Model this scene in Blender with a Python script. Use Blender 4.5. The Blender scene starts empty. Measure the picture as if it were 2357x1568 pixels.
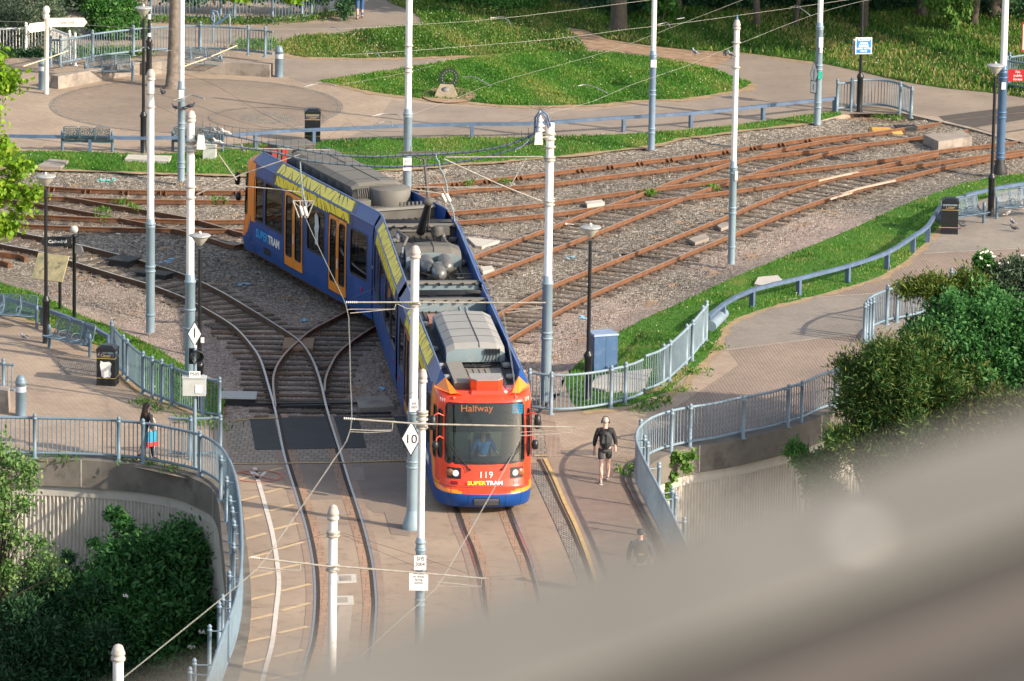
import bpy, bmesh, math, random
from mathutils import Vector, Matrix
F_PX=13700.0; WD=2357.0; HD=1568.0; PITCH=math.radians(13.0); ROLL=math.radians(0.9); HC=39.85
YC=-HC/math.tan(PITCH)
CAM=Vector((0,YC,HC))
_fw=Vector((0,math.cos(PITCH),-math.sin(PITCH))); _up0=Vector((0,math.sin(PITCH),math.cos(PITCH))); _rt0=Vector((1,0,0))
_up=_up0*math.cos(ROLL)-_rt0*math.sin(ROLL); _rt=_rt0*math.cos(ROLL)+_up0*math.sin(ROLL)
def ray(x,y): return (_fw*F_PX+_rt*(x-WD/2)-_up*(y-HD/2)).normalized()
def P(x,y,z=0.0):
    r=ray(x,y); t=(z-CAM.z)/r.z; return CAM+r*t
def proj(p):
    d=Vector(p)-CAM; w=d.dot(_fw); return (WD/2+d.dot(_rt)/w*F_PX, HD/2-d.dot(_up)/w*F_PX)
def Hat(base,y):
    "height above base whose projection has image row y"
    lo,hi=0.0,30.0
    for _ in range(40):
        m=(lo+hi)/2
        if proj((base.x,base.y,base.z+m))[1]>y: lo=m
        else: hi=m
    return (lo+hi)/2
import numpy as np
random.seed(7); RNG=np.random.default_rng(7)
S=bpy.context.scene; COL=S.collection; PI=math.pi; R=math.radians
V=Vector
# ---------------------------------------------------------------- materials
def _nt(name):
    m=bpy.data.materials.new(name); m.use_nodes=True; nt=m.node_tree; nt.nodes.clear(); return m,nt
def N(nt,t,**kw):
    n=nt.nodes.new(t)
    for k,v in kw.items():
        if k.startswith('i_'):
            key=k[2:]; key=int(key) if key.isdigit() else key.replace('_',' ')
            n.inputs[key].default_value=v
        else: setattr(n,k,v)
    return n
def c4(c): return (c[0],c[1],c[2],1.0)
def ramp(nt,fac,stops,interp='LINEAR'):
    r=nt.nodes.new('ShaderNodeValToRGB'); r.color_ramp.interpolation=interp
    e=r.color_ramp.elements
    while len(e)<len(stops): e.new(0.5)
    for i,(p,c) in enumerate(stops): e[i].position=p; e[i].color=c4(c)
    nt.links.new(fac,r.inputs[0]); return r.outputs[0]
def mixc(nt,fac,a,b,mode='MIX'):
    m=nt.nodes.new('ShaderNodeMix'); m.data_type='RGBA'; m.blend_type=mode
    for sock,v in ((0,fac),(6,a),(7,b)):
        if isinstance(v,bpy.types.NodeSocket): nt.links.new(v,m.inputs[sock])
        elif sock==0: m.inputs[0].default_value=v
        else: m.inputs[sock].default_value=c4(v)
    return m.outputs[2]
def noise(nt,vec,scale,detail=4,rough=.55):
    n=N(nt,'ShaderNodeTexNoise',i_Scale=scale,i_Detail=detail,i_Roughness=rough)
    if vec is not None: nt.links.new(vec,n.inputs['Vector'])
    return n.outputs['Fac']
def vmap(nt,src='Object',scale=(1,1,1),rot=(0,0,0)):
    t=nt.nodes.new('ShaderNodeTexCoord'); m=nt.nodes.new('ShaderNodeMapping')
    m.inputs['Scale'].default_value=scale; m.inputs['Rotation'].default_value=rot
    nt.links.new(t.outputs[src],m.inputs['Vector']); return m.outputs[0]
def finish(nt,col,rough=.6,metal=0.0,bump=None,bd=.01,spec=.5,extra=None):
    b=nt.nodes.new('ShaderNodeBsdfPrincipled'); o=nt.nodes.new('ShaderNodeOutputMaterial')
    if isinstance(col,bpy.types.NodeSocket): nt.links.new(col,b.inputs['Base Color'])
    else: b.inputs['Base Color'].default_value=c4(col)
    if isinstance(rough,bpy.types.NodeSocket): nt.links.new(rough,b.inputs['Roughness'])
    else: b.inputs['Roughness'].default_value=rough
    b.inputs['Metallic'].default_value=metal; b.inputs['Specular IOR Level'].default_value=spec
    if bump is not None:
        bn=N(nt,'ShaderNodeBump',i_Strength=1.0,i_Distance=bd); nt.links.new(bump,bn.inputs['Height']); nt.links.new(bn.outputs[0],b.inputs['Normal'])
    if extra:
        for k,v in extra.items(): b.inputs[k].default_value=v
    nt.links.new(b.outputs[0],o.inputs[0]); return b
MATS={}
def mat(name,col,rough=.5,metal=0,var=.12,scale=3.0,dirt=None,dscale=1.5,damt=.4,bd=0,coat=0,wn=False):
    "painted / plain surface with tonal variation, optional dirt colour patches"
    if name in MATS: return MATS[name]
    m,nt=_nt(name); v=vmap(nt,'Object'); n=noise(nt,v,scale,5,.6)
    dark=tuple(x*(1-var) for x in col); lite=tuple(min(1,x*(1+var)) for x in col)
    c=ramp(nt,n,[(.3,dark),(.7,lite)])
    if dirt:
        n2=noise(nt,v,dscale,8,.7); f=ramp(nt,n2,[(.5,(0,0,0)),(.68,(damt,)*3)])
        c=mixc(nt,f,c,dirt)
    rg=nt.nodes.new('ShaderNodeMapRange'); nt.links.new(n,rg.inputs[0]); rg.inputs[3].default_value=max(.05,rough-.1); rg.inputs[4].default_value=min(1,rough+.12)
    finish(nt,c,rg.outputs[0],metal,bump=n if bd else None,bd=bd or .01,extra={'Coat Weight':coat} if coat else None)
    MATS[name]=m; return m
def emat(name,col,strength):
    m,nt=_nt(name); e=N(nt,'ShaderNodeEmission',i_Strength=strength); e.inputs[0].default_value=c4(col)
    o=nt.nodes.new('ShaderNodeOutputMaterial'); nt.links.new(e.outputs[0],o.inputs[0]); return m
def glassmat(name,tint=(.35,.4,.38),rough=.03,fac=.0):
    m,nt=_nt(name); t=nt.nodes.new('ShaderNodeBsdfTransparent'); t.inputs[0].default_value=c4(tint)
    g=N(nt,'ShaderNodeBsdfGlossy',i_Roughness=rough); fr=N(nt,'ShaderNodeFresnel',i_IOR=1.55)
    mx=nt.nodes.new('ShaderNodeMixShader'); o=nt.nodes.new('ShaderNodeOutputMaterial')
    ad=N(nt,'ShaderNodeMath',operation='ADD'); ad.inputs[1].default_value=fac; nt.links.new(fr.outputs[0],ad.inputs[0])
    nt.links.new(ad.outputs[0],mx.inputs[0]); nt.links.new(t.outputs[0],mx.inputs[1]); nt.links.new(g.outputs[0],mx.inputs[2]); nt.links.new(mx.outputs[0],o.inputs[0]); return m
def leafmat(name,c1,c2,c3,rough=.55,trans=.25,c4_=None):
    "leaf colour picked by a per-leaf random attribute"
    m,nt=_nt(name); a=N(nt,'ShaderNodeAttribute'); a.attribute_name='tint'
    stops=[(0,c1),(.55,c2),(1,c3)]
    c=ramp(nt,a.outputs['Fac'],stops)
    d=N(nt,'ShaderNodeBsdfPrincipled'); nt.links.new(c,d.inputs['Base Color']); d.inputs['Roughness'].default_value=rough; d.inputs['Specular IOR Level'].default_value=.35
    t=nt.nodes.new('ShaderNodeBsdfTranslucent'); nt.links.new(c,t.inputs[0])
    mx=nt.nodes.new('ShaderNodeMixShader'); mx.inputs[0].default_value=trans; o=nt.nodes.new('ShaderNodeOutputMaterial')
    nt.links.new(d.outputs[0],mx.inputs[1]); nt.links.new(t.outputs[0],mx.inputs[2]); nt.links.new(mx.outputs[0],o.inputs[0]); return m
# ---------------------------------------------------------------- mesh builder
def basis(d):
    d=V(d).normalized(); a=V((0,0,1)) if abs(d.z)<.95 else V((1,0,0)); x=d.cross(a).normalized(); return x,d.cross(x).normalized(),d
class MB:
    def __init__(s): s.v=[]; s.f=[]; s.sm=[]; s.mi=[]; s.cur=0
    def add(s,vs,fs,smooth=False):
        o=len(s.v); s.v+=[tuple(q) for q in vs]; s.f+=[tuple(i+o for i in f) for f in fs]; s.sm+=[smooth]*len(fs); s.mi+=[s.cur]*len(fs); return s
    def box(s,c,size,rz=0,m=None,tz=0):
        x,y,z=[q/2 for q in size]; vs=[V((a*x,b*y,d*z)) for a in(-1,1) for b in(-1,1) for d in(-1,1)]
        M=m if m is not None else Matrix.Rotation(rz,4,'Z')
        vs=[(M@q)+V(c) for q in vs]
        return s.add(vs,[(0,1,3,2),(4,6,7,5),(0,4,5,1),(2,3,7,6),(0,2,6,4),(1,5,7,3)])
    def b6(s,x0,x1,y0,y1,z0,z1,tx=0,ty=0):
        "box with optional top inset tx,ty"
        vs=[(x0,y0,z0),(x1,y0,z0),(x1,y1,z0),(x0,y1,z0),(x0+tx,y0+ty,z1),(x1-tx,y0+ty,z1),(x1-tx,y1-ty,z1),(x0+tx,y1-ty,z1)]
        return s.add(vs,[(3,2,1,0),(4,5,6,7),(0,1,5,4),(1,2,6,5),(2,3,7,6),(3,0,4,7)])
    def bar(s,p,q,w,h):
        "square-section bar from p to q"
        p,q=V(p),V(q); d=(q-p).normalized(); x=d.cross(V((0,0,1))); x=x.normalized() if x.length>1e-4 else V((1,0,0)); y=x.cross(d)
        vs=[e+x*a*w/2+y*b*h/2 for e in(p,q) for a,b in((-1,-1),(1,-1),(1,1),(-1,1))]
        return s.add(vs,[(0,1,2,3),(7,6,5,4),(0,4,5,1),(1,5,6,2),(2,6,7,3),(3,7,4,0)])
    def tube(s,pts,r,n=8,caps=True,smooth=True):
        pts=[V(p) for p in pts]; rs=r if isinstance(r,(list,tuple)) else [r]*len(pts); vs=[];fs=[]
        up=None
        for i,p in enumerate(pts):
            d=(pts[min(i+1,len(pts)-1)]-pts[max(i-1,0)]).normalized()
            if up is None: x,y,_=basis(d)
            else:
                x=(up-d*up.dot(d)); x=x.normalized() if x.length>1e-5 else basis(d)[0]; y=d.cross(x)
            up=x
            for k in range(n):
                a=2*PI*k/n; vs.append(p+(x*math.cos(a)+y*math.sin(a))*rs[i])
        for i in range(len(pts)-1):
            for k in range(n):
                fs.append((i*n+k,i*n+(k+1)%n,(i+1)*n+(k+1)%n,(i+1)*n+k))
        s.add(vs,fs,smooth)
        if caps: s.add([vs[k] for k in range(n)][::-1],[tuple(range(n))]); s.add(vs[-n:],[tuple(range(n))])
        return s
    def lathe(s,prof,n=16,c=(0,0,0),axis=(0,0,1),smooth=True):
        x,y,d=basis(axis) if tuple(axis)!=(0,0,1) else (V((1,0,0)),V((0,1,0)),V((0,0,1)))
        c=V(c); vs=[];fs=[]
        for r,z in prof:
            for k in range(n):
                a=2*PI*k/n; vs.append(c+(x*math.cos(a)+y*math.sin(a))*r+d*z)
        for i in range(len(prof)-1):
            for k in range(n): fs.append((i*n+k,i*n+(k+1)%n,(i+1)*n+(k+1)%n,(i+1)*n+k))
        s.add(vs,fs,smooth)
        if prof[0][0]>1e-4: s.add(vs[:n][::-1],[tuple(range(n))])
        if prof[-1][0]>1e-4: s.add(vs[-n:],[tuple(range(n))])
        return s
    def prism(s,poly,z0,z1,bottom=True):
        "poly: ccw list of (x,y)"
        a=sum(poly[i][0]*poly[(i+1)%len(poly)][1]-poly[(i+1)%len(poly)][0]*poly[i][1] for i in range(len(poly)))
        if a<0: poly=poly[::-1]
        n=len(poly); from mathutils.geometry import tessellate_polygon as tp
        tr=tp([[V((p[0],p[1],0)) for p in poly]])
        vs=[(p[0],p[1],z0) for p in poly]+[(p[0],p[1],z1) for p in poly]
        fs=[]
        for t in tr:
            A,B,C=[V(poly[i]).to_2d() if len(poly[i])>2 else V((poly[i][0],poly[i][1])) for i in t]
            if (B-A).cross(C-A)<0: t=t[::-1]
            fs.append(tuple(i+n for i in t))
            if bottom: fs.append(tuple(t[::-1]))
        fs+=[(i,(i+1)%n,(i+1)%n+n,i+n) for i in range(n)]
        return s.add(vs,fs)
    def sphere(s,c,r,n=12,m=8,sc=(1,1,1)):
        c=V(c); vs=[];fs=[]
        for i in range(m+1):
            t=PI*i/m
            for k in range(n):
                a=2*PI*k/n; vs.append(c+V((math.sin(t)*math.cos(a)*sc[0],math.sin(t)*math.sin(a)*sc[1],math.cos(t)*sc[2]))*r)
        for i in range(m):
            for k in range(n): fs.append((i*n+k,(i+1)*n+k,(i+1)*n+(k+1)%n,i*n+(k+1)%n))
        return s.add(vs,fs,True)
    def grid(s,fn,us,vs_,smooth=True,skip=None,matf=None):
        o=[fn(u,w) for w in vs_ for u in us]; nu=len(us); fs=[];mi=[]
        for j in range(len(vs_)-1):
            for i in range(nu-1):
                uc=(us[i]+us[i+1])/2; wc=(vs_[j]+vs_[j+1])/2
                if skip and skip(uc,wc): continue
                fs.append((j*nu+i,j*nu+i+1,(j+1)*nu+i+1,(j+1)*nu+i)); mi.append(matf(uc,wc) if matf else s.cur)
        s.add(o,fs,smooth); s.mi[-len(fs):]=mi; return s
    def build(s,name,mats,parent=None,loc=None):
        me=bpy.data.meshes.new(name); me.from_pydata(s.v,[],s.f)
        if not isinstance(mats,(list,tuple)): mats=[mats]
        for m in mats: me.materials.append(m)
        me.polygons.foreach_set('use_smooth',s.sm)
        if len(mats)>1: me.polygons.foreach_set('material_index',s.mi)
        me.update(); o=bpy.data.objects.new(name,me); COL.objects.link(o)
        if parent is not None: o.parent=parent
        if loc is not None: o.location=loc
        return o
def tag(o,label=None,cat=None,group=None,kind=None):
    if label: o['label']=label
    if cat: o['category']=cat
    if group: o['group']=group
    if kind: o['kind']=kind
    return o
def empty(name,loc,rz=0,label=None,cat=None,group=None):
    o=bpy.data.objects.new(name,None); COL.objects.link(o); o.location=loc; o.rotation_euler=(0,0,rz); o.empty_display_size=.2
    return tag(o,label,cat,group)
_KIDS={}
def copy_tree(o,loc=None,rz=None,label=None,group=None,parent=None):
    c=o.copy(); COL.objects.link(c); c.parent=parent
    kids=[k for k in COL.objects if k.parent==o]
    for k in kids: copy_tree(k,parent=c)
    if loc is not None: c.location=loc
    if rz is not None: c.rotation_euler=(0,0,rz)
    if label: c['label']=label
    if group: c['group']=group
    return c
FONT=None
def text(s,size,matr,parent,M,name='lettering',ext=.002,align='CENTER',shear=0,sx=1.0,bold=0,sp=1.0):
    "flat lettering mesh; text lies in the local xy plane of matrix M"
    cu=bpy.data.curves.new(name,'FONT'); cu.body=s; cu.size=size; cu.align_x=align; cu.align_y='CENTER'; cu.extrude=ext; cu.shear=shear; cu.offset=bold; cu.space_character=sp; cu.resolution_u=3
    o=bpy.data.objects.new('tmp',cu); COL.objects.link(o)
    bpy.context.view_layer.update()
    dg=bpy.context.evaluated_depsgraph_get(); me=bpy.data.meshes.new_from_object(o.evaluated_get(dg))
    bpy.data.objects.remove(o); bpy.data.curves.remove(cu)
    me.transform(M@Matrix.Diagonal((sx,1,1,1))); me.materials.clear(); me.materials.append(matr)
    r=bpy.data.objects.new(name,me); COL.objects.link(r); r.parent=parent; return r
def frame(o,x,y):
    "matrix with local x,y axes and origin o (z = x cross y)"
    x=V(x).normalized(); y=V(y); y=(y-x*y.dot(x)).normalized(); z=x.cross(y)
    return Matrix(((x.x,y.x,z.x,o[0]),(x.y,y.y,z.y,o[1]),(x.z,y.z,z.z,o[2]),(0,0,0,1)))
def catmull(pts,step=.4,closed=False):
    pts=[V(p) for p in pts]; n=len(pts); out=[]
    rng=range(n if closed else n-1)
    for i in rng:
        p1=pts[i]; p2=pts[(i+1)%n]
        p0=pts[i-1] if (i>0 or closed) else p1*2-p2
        p3=pts[(i+2)%n] if (i+2<n or closed) else p2*2-p1
        k=max(1,int((p2-p1).length/step))
        for j in range(k):
            t=j/k
            out.append(.5*((2*p1)+(p2-p0)*t+(2*p0-5*p1+4*p2-p3)*t*t+(3*p1-p0-3*p2+p3)*t**3))
    if not closed: out.append(pts[-1])
    return out
def G(lst,z=0.0): return [P(a,b,z) for a,b in lst]
def offset(pts,d):
    out=[]
    for i,p in enumerate(pts):
        t=(pts[min(i+1,len(pts)-1)]-pts[max(i-1,0)]); t.z=0; t.normalize(); out.append(p+V((-t.y,t.x,0))*d)
    return out
def arclen(pts):
    L=[0]
    for i in range(1,len(pts)): L.append(L[-1]+(pts[i]-pts[i-1]).length)
    return L
def along(pts,L,s):
    s=max(0,min(L[-1],s))
    for i in range(1,len(L)):
        if L[i]>=s:
            t=(s-L[i-1])/max(1e-9,L[i]-L[i-1]); p=pts[i-1].lerp(pts[i],t); return p,(pts[i]-pts[i-1]).normalized()
    return pts[-1],(pts[-1]-pts[-2]).normalized()
def sheet(name,poly,z,matr,kind='structure',thick=None,smooth_step=None):
    pts=[(p.x,p.y) for p in poly]; mb=MB()
    mb.prism(pts,(z-thick) if thick else z-.003,z); o=mb.build(name,matr); return tag(o,kind=kind)
# ---------------------------------------------------------------- foliage
def card_mesh(name,cen,dirs,nrm,ln,wd,mat_,parent=None,tint=None,fold=0):
    "leaf cards: 6-vertex pointed leaf (2 quads) per centre, numpy-built"
    n=len(cen); d=dirs/np.linalg.norm(dirs,axis=1,keepdims=True); s_=np.cross(d,nrm); s_/=np.maximum(1e-6,np.linalg.norm(s_,axis=1,keepdims=True)); u=np.cross(s_,d)
    ln=ln[:,None]; wd=wd[:,None]
    v=np.empty((n,6,3)); v[:,0]=cen-d*ln/2; v[:,1]=cen-d*ln*.1+s_*wd/2+u*wd*.12; v[:,2]=cen+d*ln*.25+s_*wd*.36+u*wd*.1; v[:,3]=cen+d*ln/2-u*wd*.15; v[:,4]=cen+d*ln*.25-s_*wd*.36+u*wd*.1; v[:,5]=cen-d*ln*.1-s_*wd/2+u*wd*.12
    me=bpy.data.meshes.new(name); me.vertices.add(n*6); me.vertices.foreach_set('co',v.reshape(-1))
    idx=np.arange(n)[:,None]*6; f=np.concatenate([idx+np.array([[0,1,2,3]]),idx+np.array([[0,3,4,5]])],1).reshape(-1)
    me.loops.add(n*8); me.loops.foreach_set('vertex_index',f.astype(np.int32)); me.polygons.add(n*2)
    me.polygons.foreach_set('loop_start',np.arange(n*2,dtype=np.int32)*4); me.polygons.foreach_set('loop_total',np.full(n*2,4,dtype=np.int32))
    if tint is None: tint=RNG.random(n)
    a=me.attributes.new('tint','FLOAT','POINT'); a.data.foreach_set('value',np.repeat(tint,6).astype(np.float32))
    me.materials.append(mat_); me.update(calc_edges=True); me.validate()
    o=bpy.data.objects.new(name,me); COL.objects.link(o)
    if parent is not None: o.parent=parent
    return o
def blob_leaves(blobs,n,shell=.35,seed=1,lump=.28,freq=2.2):
    "points through ellipsoid blobs, denser to the outside, lumpy outline; returns centres, outward normals, tint base"
    rg=np.random.default_rng(seed); vol=np.array([b[1][0]*b[1][1]*b[1][2] for b in blobs])**.67; cnt=(n*vol/vol.sum()).astype(int)
    C=[];Nn=[];T=[]
    for (c,r),k in zip(blobs,cnt):
        c=np.array(c,float); r=np.array(r,float)
        d=rg.normal(size=(k,3)); d/=np.linalg.norm(d,axis=1,keepdims=True)
        ph=rg.random(6)*6.28
        l=1+lump*(np.sin(d[:,0]*freq*2+ph[0])*np.cos(d[:,1]*freq*2.3+ph[1])+.6*np.sin(d[:,2]*freq*4+ph[2]+d[:,0]*5)+.4*np.sin(d[:,1]*freq*6+ph[3]))*.7
        rad=l*(1-shell*rg.random(k)**1.6)
        C.append(c+d*r*rad[:,None]); q=d/r; q/=np.linalg.norm(q,axis=1,keepdims=True); Nn.append(q)
        T.append(np.full(k,rg.random()*.35))
    return np.concatenate(C),np.concatenate(Nn),np.concatenate(T)
def foliage(name,blobs,n,ln,wd,matr,parent=None,seed=1,shell=.4,lump=.28,droop=.2,updir=.3,clump=.25,zmin=None,jit=.6):
    rg=np.random.default_rng(seed+99); C,Nn,T=blob_leaves(blobs,n,shell,seed,lump)
    if clump>0:   # pull leaves towards twig ends so gaps open between sprays
        m=len(C)//9+1; tw=rg.integers(0,len(C),m); tp=C[tw]; 
        pick=rg.integers(0,m,len(C)); far=rg.random(len(C))<.75
        off=rg.normal(size=(len(C),3))*clump*.45
        C=np.where(far[:,None],tp[pick]+off,C); Nn=np.where(far[:,None],Nn[tw][pick],Nn)
        T=np.where(far,(T+np.random.default_rng(seed).random(m)[pick]*.5),T)
    if zmin is not None:
        k=C[:,2]>zmin; C,Nn,T=C[k],Nn[k],T[k]
    n=len(C); d=Nn+rg.normal(size=(n,3))*jit+np.array([0,0,updir-droop]); up=Nn*.6+rg.normal(size=(n,3))*.6+np.array([0,0,.7])
    s=.6+.8*rg.random(n); t=np.clip(T+.45*rg.random(n),0,1)
    return card_mesh(name,C,d,up,ln*s,wd*s,matr,parent,t)
# ------------------------------------------------------------- ground materials (object coords = world metres)
def gravelmat():
    m,nt=_nt('ballast_stone'); v=vmap(nt)
    vo=N(nt,'ShaderNodeTexVoronoi',i_Scale=15.0); nt.links.new(v,vo.inputs['Vector'])
    vo2=N(nt,'ShaderNodeTexVoronoi',i_Scale=15.0); vo2.feature='DISTANCE_TO_EDGE'; nt.links.new(v,vo2.inputs['Vector'])
    sp=nt.nodes.new('ShaderNodeSeparateColor'); nt.links.new(vo.outputs['Color'],sp.inputs[0])
    stone=ramp(nt,sp.outputs[0],[(0,(.14,.124,.104)),(.35,(.25,.222,.188)),(.7,(.38,.342,.292)),(.93,(.60,.54,.46)),(1,(.72,.66,.58))])
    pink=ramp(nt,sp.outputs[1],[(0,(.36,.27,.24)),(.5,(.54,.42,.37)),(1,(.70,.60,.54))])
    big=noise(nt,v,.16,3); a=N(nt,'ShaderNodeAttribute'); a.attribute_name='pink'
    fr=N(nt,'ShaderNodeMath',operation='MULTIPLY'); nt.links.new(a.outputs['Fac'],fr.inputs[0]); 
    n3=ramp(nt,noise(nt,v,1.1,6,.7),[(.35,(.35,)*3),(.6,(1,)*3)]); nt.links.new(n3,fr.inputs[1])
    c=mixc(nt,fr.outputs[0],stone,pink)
    ru=N(nt,'ShaderNodeAttribute'); ru.attribute_name='rust'
    rn=N(nt,'ShaderNodeMath',operation='MULTIPLY'); nt.links.new(ru.outputs['Fac'],rn.inputs[0]); nt.links.new(ramp(nt,noise(nt,v,2.6,6,.7),[(.3,(.3,)*3),(.62,(1,)*3)]),rn.inputs[1])
    rc=ramp(nt,sp.outputs[2],[(0,(.13,.075,.045)),(.5,(.24,.145,.09)),(1,(.38,.26,.175))])
    c=mixc(nt,rn.outputs[0],c,rc)
    crevice_shade=ramp(nt,vo2.outputs['Distance'],[(0,(.5,)*3),(.14,(1,)*3)])  # painted shade in the crevices between the stones
    c=mixc(nt,1.0,c,crevice_shade,'MULTIPLY')
    big2=ramp(nt,big,[(.3,(.74,.74,.76)),(.7,(1.14,1.1,1.04))]); c=mixc(nt,1.0,c,big2,'MULTIPLY')
    ht=N(nt,'ShaderNodeMath',operation='ADD'); nt.links.new(vo2.outputs['Distance'],ht.inputs[0])
    mm=N(nt,'ShaderNodeMath',operation='MULTIPLY'); mm.inputs[1].default_value=.5; nt.links.new(sp.outputs[2],mm.inputs[0]); nt.links.new(mm.outputs[0],ht.inputs[1])
    finish(nt,c,.85,bump=ht.outputs[0],bd=.07,spec=.25); return m
def pavemat(name,base,joint=(.16,.13,.10),bw=.2,bh=.1,var=.18,rot=0,jw=.006,stain=(.10,.085,.07),samt=.45,off=.5,bd=.004,lite=None):
    "block paving / slabs / smooth tarmac (bw=None)"
    m,nt=_nt(name); v=vmap(nt,rot=(0,0,rot)); v0=vmap(nt)
    big=noise(nt,v0,.35,4,.6); fine=noise(nt,v0,38,3,.7); mid=noise(nt,v0,2.2,7,.65)
    if bw:
        b=N(nt,'ShaderNodeTexBrick',i_Scale=1.0,i_Mortar_Size=jw,i_Brick_Width=bw,i_Row_Height=bh); b.offset=off
        b.inputs['Mortar Smooth'].default_value=.3
        nt.links.new(v,b.inputs['Vector'])
        b.inputs['Color1'].default_value=c4([x*(1-var) for x in base]); b.inputs['Color2'].default_value=c4([x*(1+var) for x in base]); b.inputs['Mortar'].default_value=c4(joint); c=b.outputs['Color']
    else:
        c=ramp(nt,fine,[(.3,tuple(x*(1-var*1.3) for x in base)),(.7,tuple(x*(1+var*1.3) for x in base))])
    c=mixc(nt,1.0,c,ramp(nt,big,[(.32,(.80,.80,.81)),(.70,(1.1,1.09,1.07))]),'MULTIPLY')
    f=ramp(nt,mid,[(.52,(0,0,0)),(.75,(samt,)*3)]); c=mixc(nt,f,c,stain)
    sp=N(nt,'ShaderNodeTexVoronoi',i_Scale=2.3); nt.links.new(v0,sp.inputs['Vector'])
    g=ramp(nt,sp.outputs['Distance'],[(.0,(.7,)*3),(.035,(.5,)*3),(.05,(0,)*3)]); c=mixc(nt,g,c,lite or tuple(x*.45 for x in base))
    bmp=N(nt,'ShaderNodeMath',operation='ADD'); nt.links.new(fine,bmp.inputs[0])
    if bw:
        iv=N(nt,'ShaderNodeMath',operation='MULTIPLY'); iv.inputs[1].default_value=-1.2; nt.links.new(b.outputs['Fac'],iv.inputs[0]); nt.links.new(iv.outputs[0],bmp.inputs[1])
    else: bmp.inputs[1].default_value=0
    finish(nt,c,.82,bump=bmp.outputs[0],bd=bd,spec=.3); return m
def grassbase(name,c1,c2,straw):
    m,nt=_nt(name); v=vmap(nt); n=noise(nt,v,9,6,.7); n2=noise(nt,v,.8,4,.6)
    c=ramp(nt,n,[(.3,c1),(.7,c2)]); f=ramp(nt,n2,[(.55,(0,0,0)),(.72,(.7,)*3)]); c=mixc(nt,f,c,straw)
    finish(nt,c,.9,bump=n,bd=.05,spec=.2); return m
def ribbed(name,base,axis=0,freq=25,dark=.55,rough=.8,bd=.012):
    m,nt=_nt(name); v=vmap(nt); w=N(nt,'ShaderNodeTexWave',i_Scale=freq/6.2832*1.0,i_Distortion=0.0); w.bands_direction='XYZ'[axis]
    nt.links.new(v,w.inputs['Vector']); n=noise(nt,v,1.6,6,.7)
    c=ramp(nt,w.outputs['Fac'],[(.15,tuple(x*dark for x in base)),(.5,base)]); c=mixc(nt,1.0,c,ramp(nt,n,[(.3,(.8,)*3),(.7,(1.12,)*3)]),'MULTIPLY')
    finish(nt,c,rough,bump=w.outputs['Fac'],bd=bd); return m
M_GRAVEL=gravelmat()
M_PLAZA=pavemat('plaza_blocks',(.415,.325,.25),joint=(.25,.2,.16),bw=.2,bh=.1,var=.07,rot=.5,jw=.008,samt=.25)
M_CIRCLE=pavemat('circle_blocks',(.30,.24,.193),joint=(.185,.145,.115),bw=.2,bh=.1,var=.09,rot=.2,jw=.008,samt=.3)
M_PATH=pavemat('path_tarmac',(.305,.252,.208),bw=None,var=.12,samt=.3)
M_PATHG=pavemat('path_grey_blocks',(.30,.265,.23),joint=(.2,.175,.15),bw=.2,bh=.1,var=.06,rot=1.2,jw=.008,samt=.3)
M_PATHB=pavemat('path_brown_blocks',(.315,.245,.2),joint=(.18,.14,.115),bw=.2,bh=.1,var=.06,rot=1.45,jw=.010,samt=.2)
M_ROAD=pavemat('street_concrete',(.34,.262,.20),bw=None,var=.12,samt=.5)
M_ROADD=pavemat('street_darker_tone',(.25,.20,.165),bw=None,var=.12,samt=.3)
M_COBBLE=pavemat('cobbles',(.32,.27,.222),joint=(.19,.155,.125),bw=.21,bh=.3,var=.12,rot=.0,jw=.016,bd=.012)
M_SETTS=pavemat('granite_setts',(.34,.30,.26),joint=(.12,.10,.08),bw=.13,bh=.1,var=.2,jw=.014,bd=.015)
M_RAMP=ribbed('grooved_paving',(.36,.275,.22),1,6.2832*6.6,.72)
M_TACT=ribbed('corduroy_paving',(.36,.265,.205),0,6.2832*9,.8,bd=.006)
M_RUBBER=ribbed('rubber_mat',(.082,.086,.090),0,6.2832*13,.45,.85)
M_KERB=mat('kerb_stone',(.36,.31,.26),.85,var=.2,scale=2,dirt=(.1,.08,.06),bd=.006)
M_CONC=mat('weathered_concrete',(.30,.26,.225),.9,var=.2,scale=1.4,dirt=(.07,.06,.05),dscale=1.1,damt=.7,bd=.01)
M_CONCL=mat('pale_concrete',(.50,.47,.42),.9,var=.1,scale=1.5,dirt=(.25,.22,.17),damt=.5,bd=.006)
M_SOIL=mat('dry_soil',(.33,.22,.14),.95,var=.3,scale=3,dirt=(.2,.15,.09),bd=.03)
M_GRASS=grassbase('lawn',(.04,.12,.014),(.09,.21,.03),(.24,.21,.07))
M_GRASSD=grassbase('rough_lawn',(.03,.07,.014),(.08,.14,.03),(.22,.18,.08))
M_RAILTOP=mat('rail_top_steel',(.40,.31,.245),.38,.35,var=.12,scale=2)
M_POLISHED=mat('rail_top_polished',(.56,.54,.53),.3,.45,var=.1,scale=2)
M_STREETRAIL=mat('street_rail_steel',(.40,.38,.37),.28,.8,var=.12,scale=2)
M_RAILFOOT=mat('rail_foot_dark',(.085,.05,.032),.9,var=.35,scale=5)
M_RAILRUST=mat('rail_rust',(.16,.068,.03),.85,var=.35,scale=5,dirt=(.10,.04,.02),bd=.004)
M_RAILDARK=mat('groove_dark',(.045,.03,.022),.9,var=.3,scale=4)
M_SLEEPER=mat('sleeper_timber',(.088,.072,.058),.92,var=.35,scale=4,dirt=(.2,.12,.07),dscale=2,bd=.01)
M_SLEEPR=mat('sleeper_rusty',(.12,.075,.048),.92,var=.35,scale=4,dirt=(.08,.05,.035),bd=.01)
M_WHITEP=mat('road_white',(.60,.55,.50),.8,var=.12,scale=3,dirt=(.32,.26,.2),dscale=6,damt=.6)
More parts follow.
